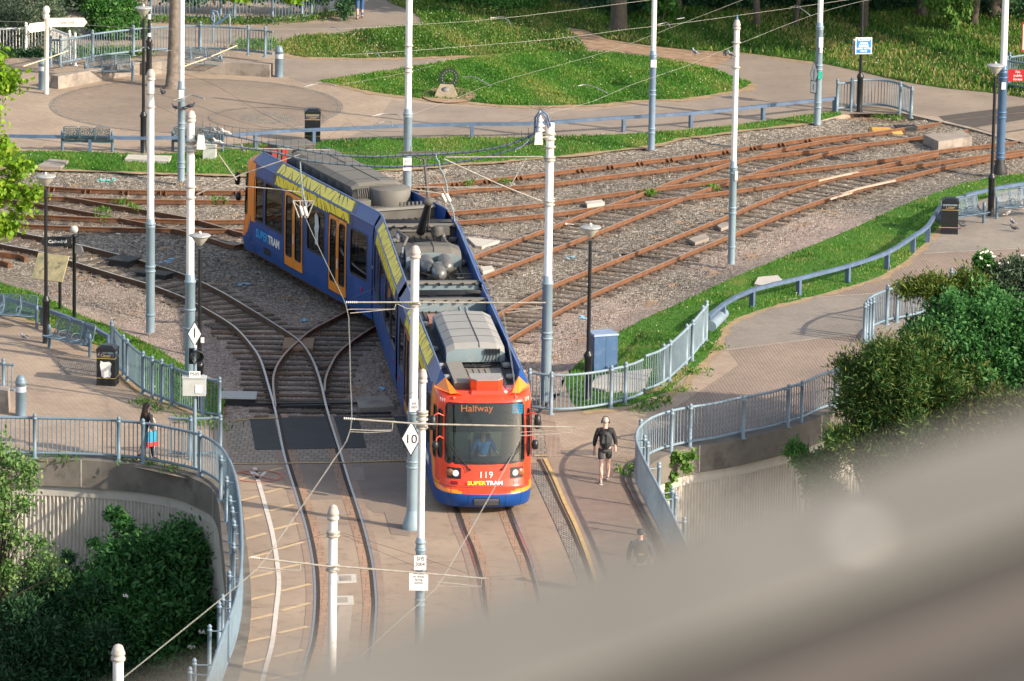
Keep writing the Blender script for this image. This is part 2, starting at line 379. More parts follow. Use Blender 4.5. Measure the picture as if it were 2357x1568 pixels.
M_CREAMP=mat('road_cream',(.52,.39,.23),.8,var=.12,scale=3,dirt=(.35,.27,.2),dscale=7,damt=.7)
M_YELP=mat('road_yellow',(.52,.36,.15),.8,var=.15,scale=3,dirt=(.35,.26,.16),dscale=5,damt=.5)
M_REDP=mat('road_red',(.48,.15,.10),.8,var=.12,scale=3,dirt=(.33,.24,.19),dscale=7,damt=.8)
# street furniture
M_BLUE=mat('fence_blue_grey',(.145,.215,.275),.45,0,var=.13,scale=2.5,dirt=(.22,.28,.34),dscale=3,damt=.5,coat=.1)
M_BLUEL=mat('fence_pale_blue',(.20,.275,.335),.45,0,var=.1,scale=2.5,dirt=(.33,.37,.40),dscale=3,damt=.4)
M_BLUED=mat('guardrail_blue',(.085,.135,.225),.42,0,var=.2,scale=2.5,dirt=(.17,.21,.30),dscale=4,damt=.5)
M_POLEW=mat('pole_white',(.80,.80,.78),.4,0,var=.04,scale=2,dirt=(.55,.53,.5),dscale=2.5,damt=.35)
M_POLEB=mat('pole_blue',(.215,.295,.355),.42,0,var=.08,scale=2,dirt=(.32,.37,.40),dscale=2.5,damt=.4)
M_POLEDB=mat('pole_dark_blue',(.075,.14,.25),.4,0,var=.1,scale=2)
M_FINIAL=mat('finial_droppings',(.44,.41,.38),.7,0,var=.18,scale=7,dirt=(.30,.17,.10),dscale=9,damt=.6)
M_BLACK=mat('black_paint',(.012,.014,.017),.35,0,var=.2,scale=4)
M_BLACKR=mat('black_rubber',(.02,.02,.022),.6,0,var=.2,scale=4)
M_GALV=mat('galvanised',(.42,.42,.41),.45,.6,var=.15,scale=5,dirt=(.3,.24,.18),dscale=5,damt=.5)
M_STEELW=mat('arm_weathered',(.40,.37,.32),.6,.1,var=.2,scale=6,dirt=(.25,.2,.16),dscale=9,damt=.6)
M_WIRE=mat('contact_wire',(.36,.36,.31),.5,.3,var=.1)
M_WIRED=mat('span_wire',(.06,.055,.05),.6,.2,var=.1)
M_WHITE=mat('white_plate',(.82,.82,.80),.5,0,var=.03)
M_CREAM=mat('cream_sign',(.80,.77,.68),.5,0,var=.04)
M_GOLD=mat('gold_band',(.52,.36,.12),.5,0,var=.1)
M_GREYBOX=mat('grey_cabinet',(.50,.52,.50),.5,0,var=.06,scale=2,dirt=(.3,.28,.24),damt=.3)
M_CABBLUE=mat('cabinet_blue',(.065,.14,.27),.45,0,var=.06,scale=1.5,dirt=(.22,.27,.36),dscale=3,damt=.3)
M_RED=mat('sign_red',(.62,.03,.04),.5,0,var=.05)
M_SIGNBLUE=mat('sign_blue',(.02,.23,.60),.45,0,var=.05)
M_GREEN=mat('sign_green',(.03,.45,.33),.5)
M_INK=mat('sign_ink',(.02,.02,.025),.6,var=.1)
M_PORC=mat('insulator',(.78,.74,.68),.3,0,var=.1)
# tram
M_TBLUE=mat('tram_blue',(.002,.060,.27),.38,0,var=.2,scale=1.5,dirt=(.015,.045,.12),dscale=1.6,damt=.4)
M_TRED=mat('tram_red',(.80,.055,.018),.25,0,var=.05,scale=2,dirt=(.5,.08,.04),dscale=4,damt=.4,coat=.3)
M_TORG=mat('tram_orange',(.95,.26,.008),.35,0,var=.06,scale=2,dirt=(.6,.2,.05),dscale=3,damt=.3,coat=.2)
M_TDOOR=mat('tram_door_orange',(.90,.28,.006),.3,0,var=.04,scale=2,coat=.5)
M_TFADE=mat('tram_faded_blue',(.07,.15,.36),.35,0,var=.12,scale=3,coat=.3)
M_TYEL=mat('tram_yellow',(.98,.78,.02),.35,0,var=.05,scale=3,dirt=(.45,.38,.1),dscale=4,damt=.3)
M_TDECK=mat('roof_deck',(.060,.057,.052),.75,0,var=.25,scale=2,dirt=(.13,.11,.09),dscale=2,damt=.6,bd=.004)
M_TDECKL=mat('roof_deck_pale',(.24,.22,.19),.75,0,var=.12,scale=2,dirt=(.17,.15,.13),dscale=2,damt=.6)
M_TGREYB=mat('roof_unit_blue_grey',(.21,.275,.30),.5,0,var=.06,scale=1.5,dirt=(.36,.35,.32),dscale=1.8,damt=.6)
M_TGREYT=mat('roof_unit_top',(.29,.285,.27),.6,0,var=.08,scale=1.2,dirt=(.28,.26,.23),dscale=2,damt=.5)
M_TGREYD=mat('roof_unit_sooty',(.095,.09,.08),.7,0,var=.2,scale=2.5,dirt=(.05,.047,.04),dscale=2,damt=.5)
M_TGREYDT=mat('roof_unit_sooty_top',(.15,.142,.125),.7,0,var=.15,scale=2,dirt=(.08,.075,.065),dscale=2,damt=.5)
M_TBLACK=mat('tram_black',(.014,.015,.018),.4,0,var=.2,scale=5)
M_TFLOOR=mat('tram_floor',(.05,.05,.055),.7)
M_TINT=mat('tram_interior',(.10,.105,.10),.7)
M_TCREAM=mat('tram_cream_panel',(.62,.60,.45),.6)
M_TSEAT=mat('tram_seat',(.02,.05,.14),.8,var=.4,scale=20)
M_TGLASS=glassmat('tram_glass',(.15,.17,.17))
M_WGLASS=glassmat('windscreen_glass',(.46,.56,.53),fac=.035)
M_LENS=mat('lamp_lens',(.75,.76,.76),.15,0,var=.05)
M_ALU=mat('brushed_aluminium',(.5,.5,.5),.35,.8,var=.1)
M_SKIN=mat('skin',(.60,.36,.27),.6,0,var=.06,scale=8)
M_HAIRD=mat('hair_dark',(.035,.02,.012),.6,0,var=.3,scale=20)
def extrude(mb,path,prof,closed=True,mi=None,z0=None,smooth=False,caps=True):
    n=len(prof); vs=[]; fs=[]; mis=[]
    for i,p in enumerate(path):
        t=path[min(i+1,len(path)-1)]-path[max(i-1,0)]; t.z=0; t.normalize(); l=V((-t.y,t.x,0))
        for a,z in prof: vs.append(p+l*a+V((0,0,z)))
    m=n if closed else n-1
    for i in range(len(path)-1):
        for k in range(m):
            fs.append((i*n+k,(i+1)*n+k,(i+1)*n+(k+1)%n,i*n+(k+1)%n)); mis.append(mi[k] if mi else mb.cur)
    if closed and caps:
        fs.append(tuple(range(n))); mis.append(mb.cur); fs.append(tuple(range((len(path)-1)*n,len(path)*n))[::-1]); mis.append(mb.cur)
    mb.add(vs,fs,smooth); mb.mi[-len(fs):]=mis
def strip(name,pts,w,z,matr,kind='structure',d=0,parent=None):
    "flat painted band of width w centred on the path"
    mb=MB(); extrude(mb,pts,[(d+w/2,z),(d-w/2,z)],closed=False); o=mb.build(name,matr,parent)
    if parent is None: tag(o,kind=kind)
    return o
LOW=-7.2
o=MB().b6(-420,420,-300,520,LOW-1,LOW).build('lower_ground',mat('valley_soil',(.06,.05,.03),.95,var=.3,scale=1)); tag(o,kind='structure')
# wall lines (outer edge of the coping), image-plane traced on the ground plane
WL=G([(-700,1050),(-150,1058),(0,1060),(100,1061),(233,1068),(333,1078),(407,1092),(450,1110),(483,1127),(500,1155),(507,1200),(511,1245),(517,1300),(520,1345),(521,1400),(517,1450),(508,1500),(495,1550),(470,1620),(430,1720),(360,1900),(250,2200),(100,2600)])
WR=G([(3200,800),(2500,885),(2100,930),(1918,956),(1844,983),(1804,992),(1704,1016),(1588,1036),(1545,1050),(1504,1070),(1490,1090),(1491,1110),(1500,1130),(1525,1178),(1556,1235),(1586,1300),(1633,1420),(1690,1560),(1760,1750),(1870,2100),(2050,2600)])
SN=G([(-700,560),(-120,630),(0,651),(100,682),(187,726),(257,752),(310,776),(373,809),(427,843),(470,870),(517,899),(514,968),(577,964),(786,959),(913,959),(1100,956),(1240,952),(1288,908),(1300,873),(1320,846),(1346,823),(1413,773),(1485,732),(1572,694),(1698,634),(1804,591),(1971,522),(2091,467),(2271,410),(2357,404),(2500,392),(3200,350)])
NS=G([(-700,385),(67,389),(343,398),(567,403),(720,402),(866,393),(1086,377),(1270,362),(1486,338),(1572,320),(1704,302),(1871,283),(1938,265),(1981,255),(2060,259),(2095,264),(2118,270),(2175,283),(2238,298),(2291,313),(2357,329),(2450,350),(3000,470)])
# south slab with bridge deck
poly=[V((-60,WL[0].y,0)),V((-60,SN[0].y,0))]+SN+[V((70,SN[-1].y,0)),V((70,WR[0].y,0))]+offset(catmull(WR,.5),-.3)+list(reversed(offset(catmull(WL,.5),.3)))
sheet('street_deck',poly,0,M_ROAD,thick=1.0)
# embankment body under everything (top 16 cm lower) follows the same wall lines
emb=[V((-300,WL[0].y,0)),V((-300,400,0)),V((300,400,0)),V((300,WR[0].y,0))]+[p for p in offset(catmull(WR,.5),-.95)[4:] if p.y>P(600,1330).y]+[p for p in reversed(offset(catmull(WL,.5),.95)[4:]) if p.y>P(600,1330).y]
mb=MB(); mb.prism([(p.x,p.y) for p in emb],-7.3,-.17); tag(mb.build('embankment',M_SOIL),kind='structure')
polyN=[V((-160,NS[0].y,0))]+NS+[V((160,NS[-1].y,0)),V((160,350,0)),V((-160,350,0))]
sheet('plaza_paving',polyN,0,M_PLAZA,thick=.3)
# ---------------- rails
RAILS={}
def D(l): return G(l,.02)
TIPC=V((-.60,-20.72,0)); J2=V((-1.95,-8.1,0)); J1=V((-2.9,1.6,0)); TIPA=V((-7.75,12.95,0))
axis_=[TIPA+ (TIPA-J1).normalized()*.5]+[J1+(TIPA-J1)*.5,J1+(TIPA-J1)*.1,J1*.6+J2*.4,J2+(J1-J2)*.15,J2*.6+TIPC*.4,TIPC*.85+J2*.15]
axis_=[p+V((0,0,.02)) for p in axis_]
tl=offset(axis_,-.75); tr=offset(axis_,.75)
if (tl[-1]-tr[-1]).x>0: tl,tr=tr,tl
TR={
'far':(D([(-120,422),(77,427),(200,434),(334,437),(567,438.5),(760,436),(946,427),(1086,415),(1253,397),(1353,385),(1572,358.5),(1697,340.5),(1785,329),(1896,313.6),(1991,305.7),(2086,293),(2174,280)]),
       D([(-120,443),(40,449),(180,453.5),(334,458.6),(567,460),(760,457),(953,447),(1086,433.6),(1253,422),(1386,405),(1572,382),(1681,366),(1833,349),(1943,334),(2054,322),(2133,311),(2228,298)])),
'middle':(D([(-120,488),(0,491),(115,495),(218,500),(359,503),(451,506),(569,505),(800,499),(1044.5,485.7),(1250.8,466.6),(1396.8,446),(1507.9,431.7),(1668.8,411),(1788.5,395.8),(1928,379),(2055,362.6),(2181,342),(2336,326),(2450,312)]),
          D([(-120,510),(0,513),(108,518),(218,522),(320,524.6),(461,526.6),(569,526.6),(800,522),(1052.4,507.9),(1251,492),(1365,477.6),(1524,458.7),(1681,438),(1801,421),(1928,404),(2055,386),(2181,367.5),(2276,354.7),(2357,344),(2450,330)])),
'crossover':(D([(-120,421),(49,436),(115,447.7),(179,456.7),(256,470.7),(346,484.8),(436,501.5),(513,523),(560,536)])+tr+D([(1173,1168),(1190,1212),(1206,1252),(1220,1285),(1233,1328),(1241,1358),(1252,1420),(1258,1480),(1262,1540),(1260,1640),(1240,1800)]),
             D([(-120,445),(0,456),(95,469.5),(179,483.6),(256,497.7),(333,513),(410,528.4),(474,545),(538,564.3)])+tl+D([(1046,1168),(1063,1218),(1080,1258),(1093,1299),(1103,1338),(1110,1388),(1116,1440),(1118,1500),(1115,1600),(1090,1750)])),
'left curve':(D([(-120,500),(50,536),(110,547.5),(187,564),(267,584),(334,602.5),(427,632.5),(500,666),(574,709),(634,746),(687,782.5),(717,822.5),(737,876),(754,946),(786,1048),(803,1105),(823,1165),(843,1232),(858,1299),(865,1365),(866,1399),(861,1469),(850,1560),(830,1660)]),
              D([(-120,532),(0,561),(83,577),(160,599),(267,632),(350,656),(427,686),(484,716),(540,752),(580,796),(600,829),(617,883),(634,946),(654,1045),(680,1132),(704,1212),(720,1292),(725,1362),(722,1428),(714,1479),(702,1522),(680,1600),(650,1680)])),
'diverging':(D([(634,934),(629,889),(630,863),(640,836),(660,809),(687,784),(717,759),(786,722.5),(850,690),(950,650),(1089,589),(1249,528.5),(1365,484),(1492,438),(1571,408),(1681,374),(1785,345),(1896,322),(1960,312)]),
             D([(747,899),(749,873),(760,843),(786,804),(858,753),(960,700),(1118,631.8),(1249,581),(1397,524),(1508,479),(1611,439),(1684,415),(1769.5,386),(1849,364),(1928,345),(1990,333)])),
'near right':(D([(1090,768),(1143,724),(1204,690),(1269.6,656),(1330,631),(1492,568),(1611,521),(1678,494),(1801,443),(1928,404),(2055,374),(2160,352)]),
              D([(1125,820),(1173,778),(1269.6,722.6),(1353,680),(1450,638),(1572,586),(1694,535),(1801,491),(1896,457.5),(1991,429),(2086,404),(2181,381),(2276,362.6),(2357,350),(2450,335)])),
}
PROF=[(.03,0),(-.03,0),(-.036,-.035),(-.01,-.045),(-.01,-.125),(-.07,-.14),(-.07,-.155),(.07,-.155),(.07,-.14),(.01,-.125),(.01,-.045),(.036,-.035)]
YSTREET=P(700,958).y      # tracks are flush with the street south of this line
trk={}
LBL={'far':'rusty ballasted tram track farthest from the camera, beside the plaza grass strip','middle':'second ballasted track, running straight across just nearer than the farthest one',
'crossover':'track that the blue tram stands on, crossing over from upper left into the street','left curve':'shiny railed track curving from the left edge down into the street beside the hatching',
'diverging':'branch track leaving the left curve at the switch and passing under the tram','near right':'track nearest to the benches and grass on the right, curving under the tram'}
sleep=MB().b6(-1.25,1.25,-.115,.115,-.2,-.105).build('sleeper_proto',M_SLEEPER); COL.objects.unlink(sleep)
allrail=[]
for key,(A,B) in TR.items():
    A=catmull(A,.35); B=catmull(B,.35); e=empty('tram_track',(0,0,0),0,LBL[key],'tram track'); trk[key]=e
    for pts in (A,B):
        bal=[p for p in pts if p.y>=YSTREET-.1]; st=[p for p in pts if p.y<=YSTREET+.3]
        allrail.append(bal)
        mb=MB(); extrude(mb,bal,PROF,mi=[0,1,1,1,2,2,2,2,2,1,1,1]); mb.build('rail',[M_POLISHED if key=='left curve' else M_RAILTOP,M_RAILRUST if key!='left curve' else mat('rail_brown',(.12,.065,.035),.85,var=.3,scale=5),M_RAILFOOT],e)
        if len(st)>3:
            inner=1 if pts is B else -1
            mb=MB(); extrude(mb,[p+V((0,0,-.02)) for p in st],[(.030,.010),(-.030,.010)],closed=False); mb.build('street_rail',M_STREETRAIL,e)
            mb=MB(); extrude(mb,[p+V((0,0,-.02)) for p in st],[(.033+inner*.06+.03,.008),(-.033+inner*.06-.03,.008)],closed=False); mb.build('rail_groove',M_RAILDARK,e)
            mb=MB(); extrude(mb,[p+V((0,0,-.02)) for p in st],[(inner*.23+.1,.006),(inner*.23-.1,.006)],closed=False); mb.build('edge_blocks',pavemat('edge_blocks',(.36,.235,.165),joint=(.2,.14,.1),bw=.3,bh=.3,var=.06,jw=.01) if 'EB' not in globals() else EB,e)
            globals()['EB']=bpy.data.materials['edge_blocks']
            mb=MB(); extrude(mb,[p+V((0,0,-.02)) for p in st],[(-inner*.13+.09,.006),(-inner*.13-.09,.006)],closed=False); mb.build('edge_seal',M_RAMPD if 'M_RAMPD' in globals() else mat('edge_seal',(.27,.195,.15),.85,var=.15),e)
    # sleepers square to the track
    LB=arclen(A); s=.3; k=0
    if key=='crossover': continue_far=True
    while s<LB[-1]:
        p,t=along(A,LB,s); s+=.62
        q=min(B,key=lambda b:(b-p).length_squared); c=(p+q)/2
        if c.y<YSTREET+.25 or (p-q).length>1.9 or (p-q).length<1.1: continue
        x0,y0=proj(c)
        if not(-40<x0<2400): continue
        under = key=='crossover' and -20<c.y<12
        if under: continue
        if key in('left curve','diverging') and c.y<YSTREET+11.6 and x0<880: continue
        k+=1
        if k>98: continue
        w=sleep.copy(); COL.objects.link(w); w.name='sleeper'; w.parent=e; d=(q-p)
        w.location=(c.x+random.uniform(-.03,.03),c.y,random.uniform(-.012,.008)+{'far':-.036,'middle':-.036,'crossover':-.03,'diverging':-.022,'near right':-.022,'left curve':-.01}[key]); w.rotation_euler=(0,0,math.atan2(d.y,d.x)+random.uniform(-.02,.02)); w.scale=(1.0+random.uniform(-.05,.05),1,1)
        if key in('far','middle','crossover'): w.data=w.data
# long switch timbers in front of the street
LA_,LB2=catmull(TR['left curve'][1],.3),catmull(TR['diverging'][1],.3); LR_=catmull(TR['left curve'][0],.3)
for i in range(18):
    yy=YSTREET+.35+i*.655
    xl=min(LA_,key=lambda p:abs(p.y-yy)).x; xr=min([p for p in LB2 if p.y<YSTREET+14],key=lambda p:abs(p.y-yy)); xr=max(xr.x if abs(xr.y-yy)<.4 else -9,min(LR_,key=lambda p:abs(p.y-yy)).x)
    x0_=xl-.55-random.uniform(0,.25); x1_=min(xr+.6+random.uniform(0,.2),x0_+7.0); L=x1_-x0_
    mb=MB(); mb.b6(-L/2,L/2,-.115,.115,-.2,-.105); o=mb.build('switch_timber',M_SLEEPER if i%4 else M_SLEEPR,trk['diverging'],loc=((x0_+x1_)/2,yy,random.uniform(-.006,.006))); o.rotation_euler=(0,0,random.uniform(-.012,.012))
# clips / chairs along the visible rails (one fastener mesh per track)
for key in ('far','middle','near right','left curve','diverging','crossover'):
    A,B=TR[key]; mb=MB()
    for pts,sd in ((catmull(A,.35),1),(catmull(B,.35),-1)):
        L=arclen(pts); s=.3
        while s<L[-1]:
            p,t=along(pts,L,s); s+=.62
            if p.y<YSTREET+.2: continue
            a=math.atan2(t.y,t.x)
            for q in(-1,1): mb.box((p.x-math.sin(a)*.11*q,p.y+math.cos(a)*.11*q,-.115),(.085,.07,.03),a)
    tag(mb.build('rail_clips',M_RAILFOOT,trk[key]),kind='stuff')
# raised check rail with triangular chairs on the far track (drawn in the photograph as a strong rusty web)
mb=MB(); A=catmull(TR['far'][0],.35); L=arclen(A); s=1
while s<L[-1]-6:
    p,t=along(A,L,s); s+=1.25; n=V((t.y,-t.x,0)); n=n if n.y<0 else -n
    for dd in(-.09,.09):
        c=p+t*dd; mb.add([c+n*.03,c+n*.03+V((0,0,-.14)),c+n*.2+V((0,0,-.14)),c+n*.03+t*.03,c+n*.03+t*.03+V((0,0,-.14)),c+n*.2+t*.03+V((0,0,-.14))],[(0,1,2),(5,4,3),(0,2,5,3),(0,3,4,1)])
mb.build('rail_chairs',M_RAILRUST,trk['far'])
# ballast sheet with rust / pink attributes from distance to the rails
x0,x1,y0,y1=-24.,26.,P(0,1010).y,P(0,240).y
nx,ny=int((x1-x0)/.22),int((y1-y0)/.22)
X,Y=np.meshgrid(np.linspace(x0,x1,nx),np.linspace(y0,y1,ny)); pts=np.stack([X.ravel(),Y.ravel()],1)
RP=np.array([(p.x,p.y) for r in allrail for p in r[::2] ])
rust=np.empty(len(pts))
for i in range(0,len(pts),4000):
    d=np.sqrt(((pts[i:i+4000,None,:]-RP[None])**2).sum(2)).min(1); rust[i:i+4000]=np.clip(.95-d/.62,0,1)
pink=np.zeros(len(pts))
for (a,b),rx,ry,amt in (((450,800),4.5,7,1),((250,690),4.5,4,.55),((1290,820),2.2,6,1),((1420,740),3,4,.9),((1950,540),3,4,1),((1750,590),3,3,.7),((820,940),4,5,.8),((560,940),2.5,6,.9),((1110,560),1.5,3,.4),((700,870),3.5,7,.9),((850,880),2,5,.8)):  # pink stone; patches at the switch also paint sunlight over the tram shadow
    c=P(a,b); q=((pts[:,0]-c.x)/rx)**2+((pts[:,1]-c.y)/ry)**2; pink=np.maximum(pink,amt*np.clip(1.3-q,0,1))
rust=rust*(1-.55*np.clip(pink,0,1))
H=-.15+.02*np.sin(X*1.7+Y*.6)*np.sin(Y*1.3)+.008*RNG.normal(size=X.shape)
EB_=np.array([(p.x,p.y) for p in catmull(NS,.35)]+[(p.x,p.y) for p in catmull(SN[:11],.35)]+[(p.x,p.y) for p in catmull(SN[17:],.35)])
de=np.empty(len(pts))
for i in range(0,len(pts),4000): de[i:i+4000]=np.sqrt(((pts[i:i+4000,None,:]-EB_[None])**2).sum(2)).min(1)
H=H+.15*np.clip(1-de.reshape(H.shape)/.9,0,1)**1.3
me=bpy.data.meshes.new('ballast'); co=np.stack([X.ravel(),Y.ravel(),H.ravel()],1); me.vertices.add(len(co)); me.vertices.foreach_set('co',co.reshape(-1))
def inpoly(P_,poly):
    px=np.array([p.x for p in poly]); py=np.array([p.y for p in poly]); c=np.zeros(len(P_),bool); j=len(poly)-1
    for i in range(len(poly)):
        cond=(py[i]>P_[:,1])!=(py[j]>P_[:,1])
        with np.errstate(divide='ignore',invalid='ignore'): xx=(px[j]-px[i])*(P_[:,1]-py[i])/(py[j]-py[i])+px[i]
        c^=cond&(P_[:,0]<xx); j=i
    return c
cS=P(1178,1100)
keep=~inpoly(pts,[V((70,SN[-1].y,0))]+[V((70,-80,0)),V((-60,-80,0)),V((-60,SN[0].y,0))]+[p+V((0,-.5,0)) for p in SN])
kf=keep.reshape(ny,nx); kf=kf[:-1,:-1]&kf[1:,1:]
ii=np.arange(nx*ny).reshape(ny,nx); q=np.stack([ii[:-1,:-1],ii[:-1,1:],ii[1:,1:],ii[1:,:-1]],-1)[kf].reshape(-1); nf=len(q)//4
me.loops.add(len(q)); me.loops.foreach_set('vertex_index',q.astype(np.int32)); me.polygons.add(nf); me.polygons.foreach_set('loop_start',np.arange(nf,dtype=np.int32)*4); me.polygons.foreach_set('loop_total',np.full(nf,4,dtype=np.int32))
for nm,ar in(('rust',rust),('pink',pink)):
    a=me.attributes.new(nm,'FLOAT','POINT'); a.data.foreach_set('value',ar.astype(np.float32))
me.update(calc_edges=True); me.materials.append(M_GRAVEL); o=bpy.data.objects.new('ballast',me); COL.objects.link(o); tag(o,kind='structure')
# loose stones on top of the ballast
def inside(poly,x,y):
    c=False; n=len(poly); j=n-1
    for i in range(n):
        a,b=poly[i],poly[j]
        if (a.y>y)!=(b.y>y) and x<(b.x-a.x)*(y-a.y)/(b.y-a.y)+a.x: c=not c
        j=i
    return c
bal_poly=[p for p in NS]+[p for p in reversed(SN)]
def scatter(poly,n,rg,margin=0):
    xs=[p.x for p in poly]; ys=[p.y for p in poly]; out=[]
    P_=np.stack([rg.uniform(max(min(xs),-23),min(max(xs),25),n),rg.uniform(min(ys),min(max(ys),75),n)],1)
    px=np.array(xs); py=np.array(ys); c=np.zeros(n,bool); j=len(poly)-1
    for i in range(len(poly)):
        cond=(py[i]>P_[:,1])!=(py[j]>P_[:,1])
        with np.errstate(divide='ignore',invalid='ignore'): xx=(px[j]-px[i])*(P_[:,1]-py[i])/(py[j]-py[i])+px[i]
        c^=cond&(P_[:,0]<xx); j=i
    return P_[c]
rg=np.random.default_rng(5); q=scatter(bal_poly,100000,rg); n=len(q)
ang=rg.random(n)*6.28; s=rg.uniform(.018,.042,n)
base=np.array([[1,0,-.6],[-.4,.9,-.5],[-.5,-.8,-.6],[.1,.1,.75]]); vv=np.empty((n,4,3))
ca,sa=np.cos(ang),np.sin(ang)
for k in range(4):
    b=base[k]+rg.normal(size=(n,3))*.22; vv[:,k,0]=q[:,0]+(b[:,0]*ca-b[:,1]*sa)*s; vv[:,k,1]=q[:,1]+(b[:,0]*sa+b[:,1]*ca)*s; vv[:,k,2]=-.135+b[:,2]*s
me=bpy.data.meshes.new('loose_stones'); me.vertices.add(n*4); me.vertices.foreach_set('co',vv.reshape(-1))
fi=(np.arange(n)[:,None]*4+np.array([[0,1,3,1,2,3,2,0,3]])).reshape(-1); me.loops.add(len(fi)); me.loops.foreach_set('vertex_index',fi.astype(np.int32)); me.polygons.add(n*3); me.polygons.foreach_set('loop_start',np.arange(n*3,dtype=np.int32)*3); me.polygons.foreach_set('loop_total',np.full(n*3,3,dtype=np.int32))
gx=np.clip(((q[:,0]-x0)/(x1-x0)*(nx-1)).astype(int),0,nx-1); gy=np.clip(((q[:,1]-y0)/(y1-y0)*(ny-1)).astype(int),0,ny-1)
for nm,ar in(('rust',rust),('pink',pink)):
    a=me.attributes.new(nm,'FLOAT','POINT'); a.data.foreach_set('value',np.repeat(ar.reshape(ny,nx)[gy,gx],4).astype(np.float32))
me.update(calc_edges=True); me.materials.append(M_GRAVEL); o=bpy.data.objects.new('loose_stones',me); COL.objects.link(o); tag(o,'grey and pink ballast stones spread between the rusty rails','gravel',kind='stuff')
# ---------------- paving overlays (4 mm steps)
def circ(c,rx,ry=None,n=64,a0=0,a1=2*PI): ry=ry or rx; return [V((c.x+rx*math.cos(a0+(a1-a0)*i/n),c.y+ry*math.sin(a0+(a1-a0)*i/n),0)) for i in range(n)]
cc=P(452,243); sheet('paving_circle',circ(cc,5.15),.004,M_CIRCLE)
ringpts=circ(cc,5.15)+[circ(cc,5.15)[0]]
strip('paving_circle_border',ringpts,.2,.008,M_SETTS)
c2=P(617,273); sheet('setts_circle',circ(c2,.98,1.05),.008,M_SETTS); sheet('setts_circle_centre',circ(c2,.32),.012,M_CIRCLE)
strip('paving_arc',circ(c2,2.05,n=48)+[circ(c2,2.05)[0]],.12,.016,M_SETTS)
c3_=P(1010,263)
sheet('upper_path',G([(-300,30),(340,62),(520,62),(780,52),(862,-10),(950,-60),(1200,-60),(973,40),(960,56),(786,82),(683,92),(640,104),(655,126),(786,140),(1060,137),(1190,130),(1100,150),(986,158),(853,180),(733,192),(700,190),(655,175),(640,120),(560,100),(340,90),(100,120),(-300,150)]),.004,M_PATH)
sheet('east_path',G([(900,232),(1073,246),(1353,256),(1486,242),(1604,232),(1731,200),(1731,190),(1640,155),(1560,135),(1580,118),(1704,124),(1871,144),(1988,168),(2105,194),(2271,214),(2450,222),(2450,243),(2357,250),(2170,270),(2095,262),(1960,262),(1710,290),(1572,303),(1390,316),(1220,320),(936,322),(780,330),(870,280)]),.004,M_PATH)
sheet('trodden_path',G([(1306,68),(1345,70),(1400,92),(1480,104),(1572,115),(1700,122),(1640,158),(1600,150),(1572,144),(1500,128),(1400,118),(1353,112),(1330,95)]),.014,M_SOIL)
sheet('level_crossing_panels',G([(2160,268),(2357,243),(2600,220),(2600,310),(2357,300),(2300,308),(2240,296),(2176,281)]),.006,M_RUBBER if False else mat('crossing_panel',(.085,.075,.066),.85,var=.15,scale=5,dirt=(.14,.11,.09),dscale=2))
sheet('level_crossing_strip',G([(2245,294),(2357,276),(2600,262),(2600,284),(2357,297),(2290,308)]),.010,M_PATH)
for a,b in(((2176,279),(2450,250)),((2230,297),(2450,268))): strip('crossing_rail',G([a,b]),.06,.014,M_RAILTOP)
strip('kerb_edge',catmull(G([(1981,254),(2060,258),(2095,263),(2118,269),(2175,282),(2238,297),(2291,312),(2357,328),(2450,350)]),.6),.22,.02,M_KERB)
# street markings and surfaces
sheet('crossing_cobbles',G([(514,969),(577,965),(786,960),(1000,958),(1240,954),(1262,1052),(1230,1056),(942,1062),(786,1067),(650,1069),(532,1070),(522,1010)]),.004,M_COBBLE)
for q in ([(575,965),(631,963),(648,1036),(588,1036)],[(647,963),(749,960),(775,1033),(662,1035)],[(768,960),(824,961),(843,1031),(790,1033)],[(906,960),(990,959),(1010,1029),(930,1031)]):
    o=sheet('rubber_mat',G(q),.020,M_RUBBER,thick=.014); 
for q in ([(536,969.5),(574,966.5)],[(826,966),(905,966)],[(576,965),(640,964)],[(533,1069),(650,1068),(786,1066.5),(942,1061)],[(1230,1051),(1262,1050)]): strip('yellow_line',G(q),.09,.024,M_YELP)
strip('dark_gap',G([(826,961),(905,960)]),.12,.022,M_RAILDARK)
sheet('tactile_paving',G([(1243,957),(1272,955),(1300,1050),(1262,1052)]),.008,M_TACT)
sheet('tram_shadow_sheet',G([(684,1070),(786,1069),(945,1063),(948,1120),(960,1190),(860,1180),(820,1150),(712,1150)]),.0044,M_ROADD)  # the tram's cast shadow laid on the street as a darker sheet
strip('white_centre_line',catmull(G([(586,1077),(593,1102),(610,1162),(627,1228),(638,1295),(642,1345),(635,1412),(627,1478),(610,1545),(585,1640)]),.5),.115,.012,M_WHITEP)
for q in ([(594,1103),(586,1096),(577,1085)],[(594,1103),(603,1095),(611,1087)],[(577,1085),(590,1086),(596,1090)]): strip('white_figure_mark',G(q),.09,.012,M_WHITEP)
c=P(593,1097); strip('red_ring_mark',circ(c,.66,.62,48)+[circ(c,.66,.62,48)[0]],.075,.016,M_REDP); strip('red_ring_mark',[c+V((-.5,.42,0)),c+V((.52,-.42,0))],.07,.020,M_REDP)
hl=[(1620,190,1735,155),(1645,330,1785,292),(1665,458,1810,420),(1675,595,1840,550),(1680,730,1860,685),(1700,865,1885,820),(1690,1018,1895,968),(1672,1162,1893,1108),(1645,1312,1868,1263),(1605,1468,1828,1417),(1560,1620,1790,1570),
(1830,125,1950,98),(1825,272,1985,230),(1858,398,2022,352),(1885,525,2057,480),(1912,660,2095,610),(1930,795,2130,752),(1940,950,2140,900),(1943,1085,2143,1030),(1922,1240,2125,1193),(1888,1403,2093,1353),(1850,1560,2060,1510)]
for a,b,c_,d in hl:
    q=G([(a/3,1045+b/3),(c_/3,1045+d/3)]); strip('cream_hatching',q,.14,.010,M_CREAMP)
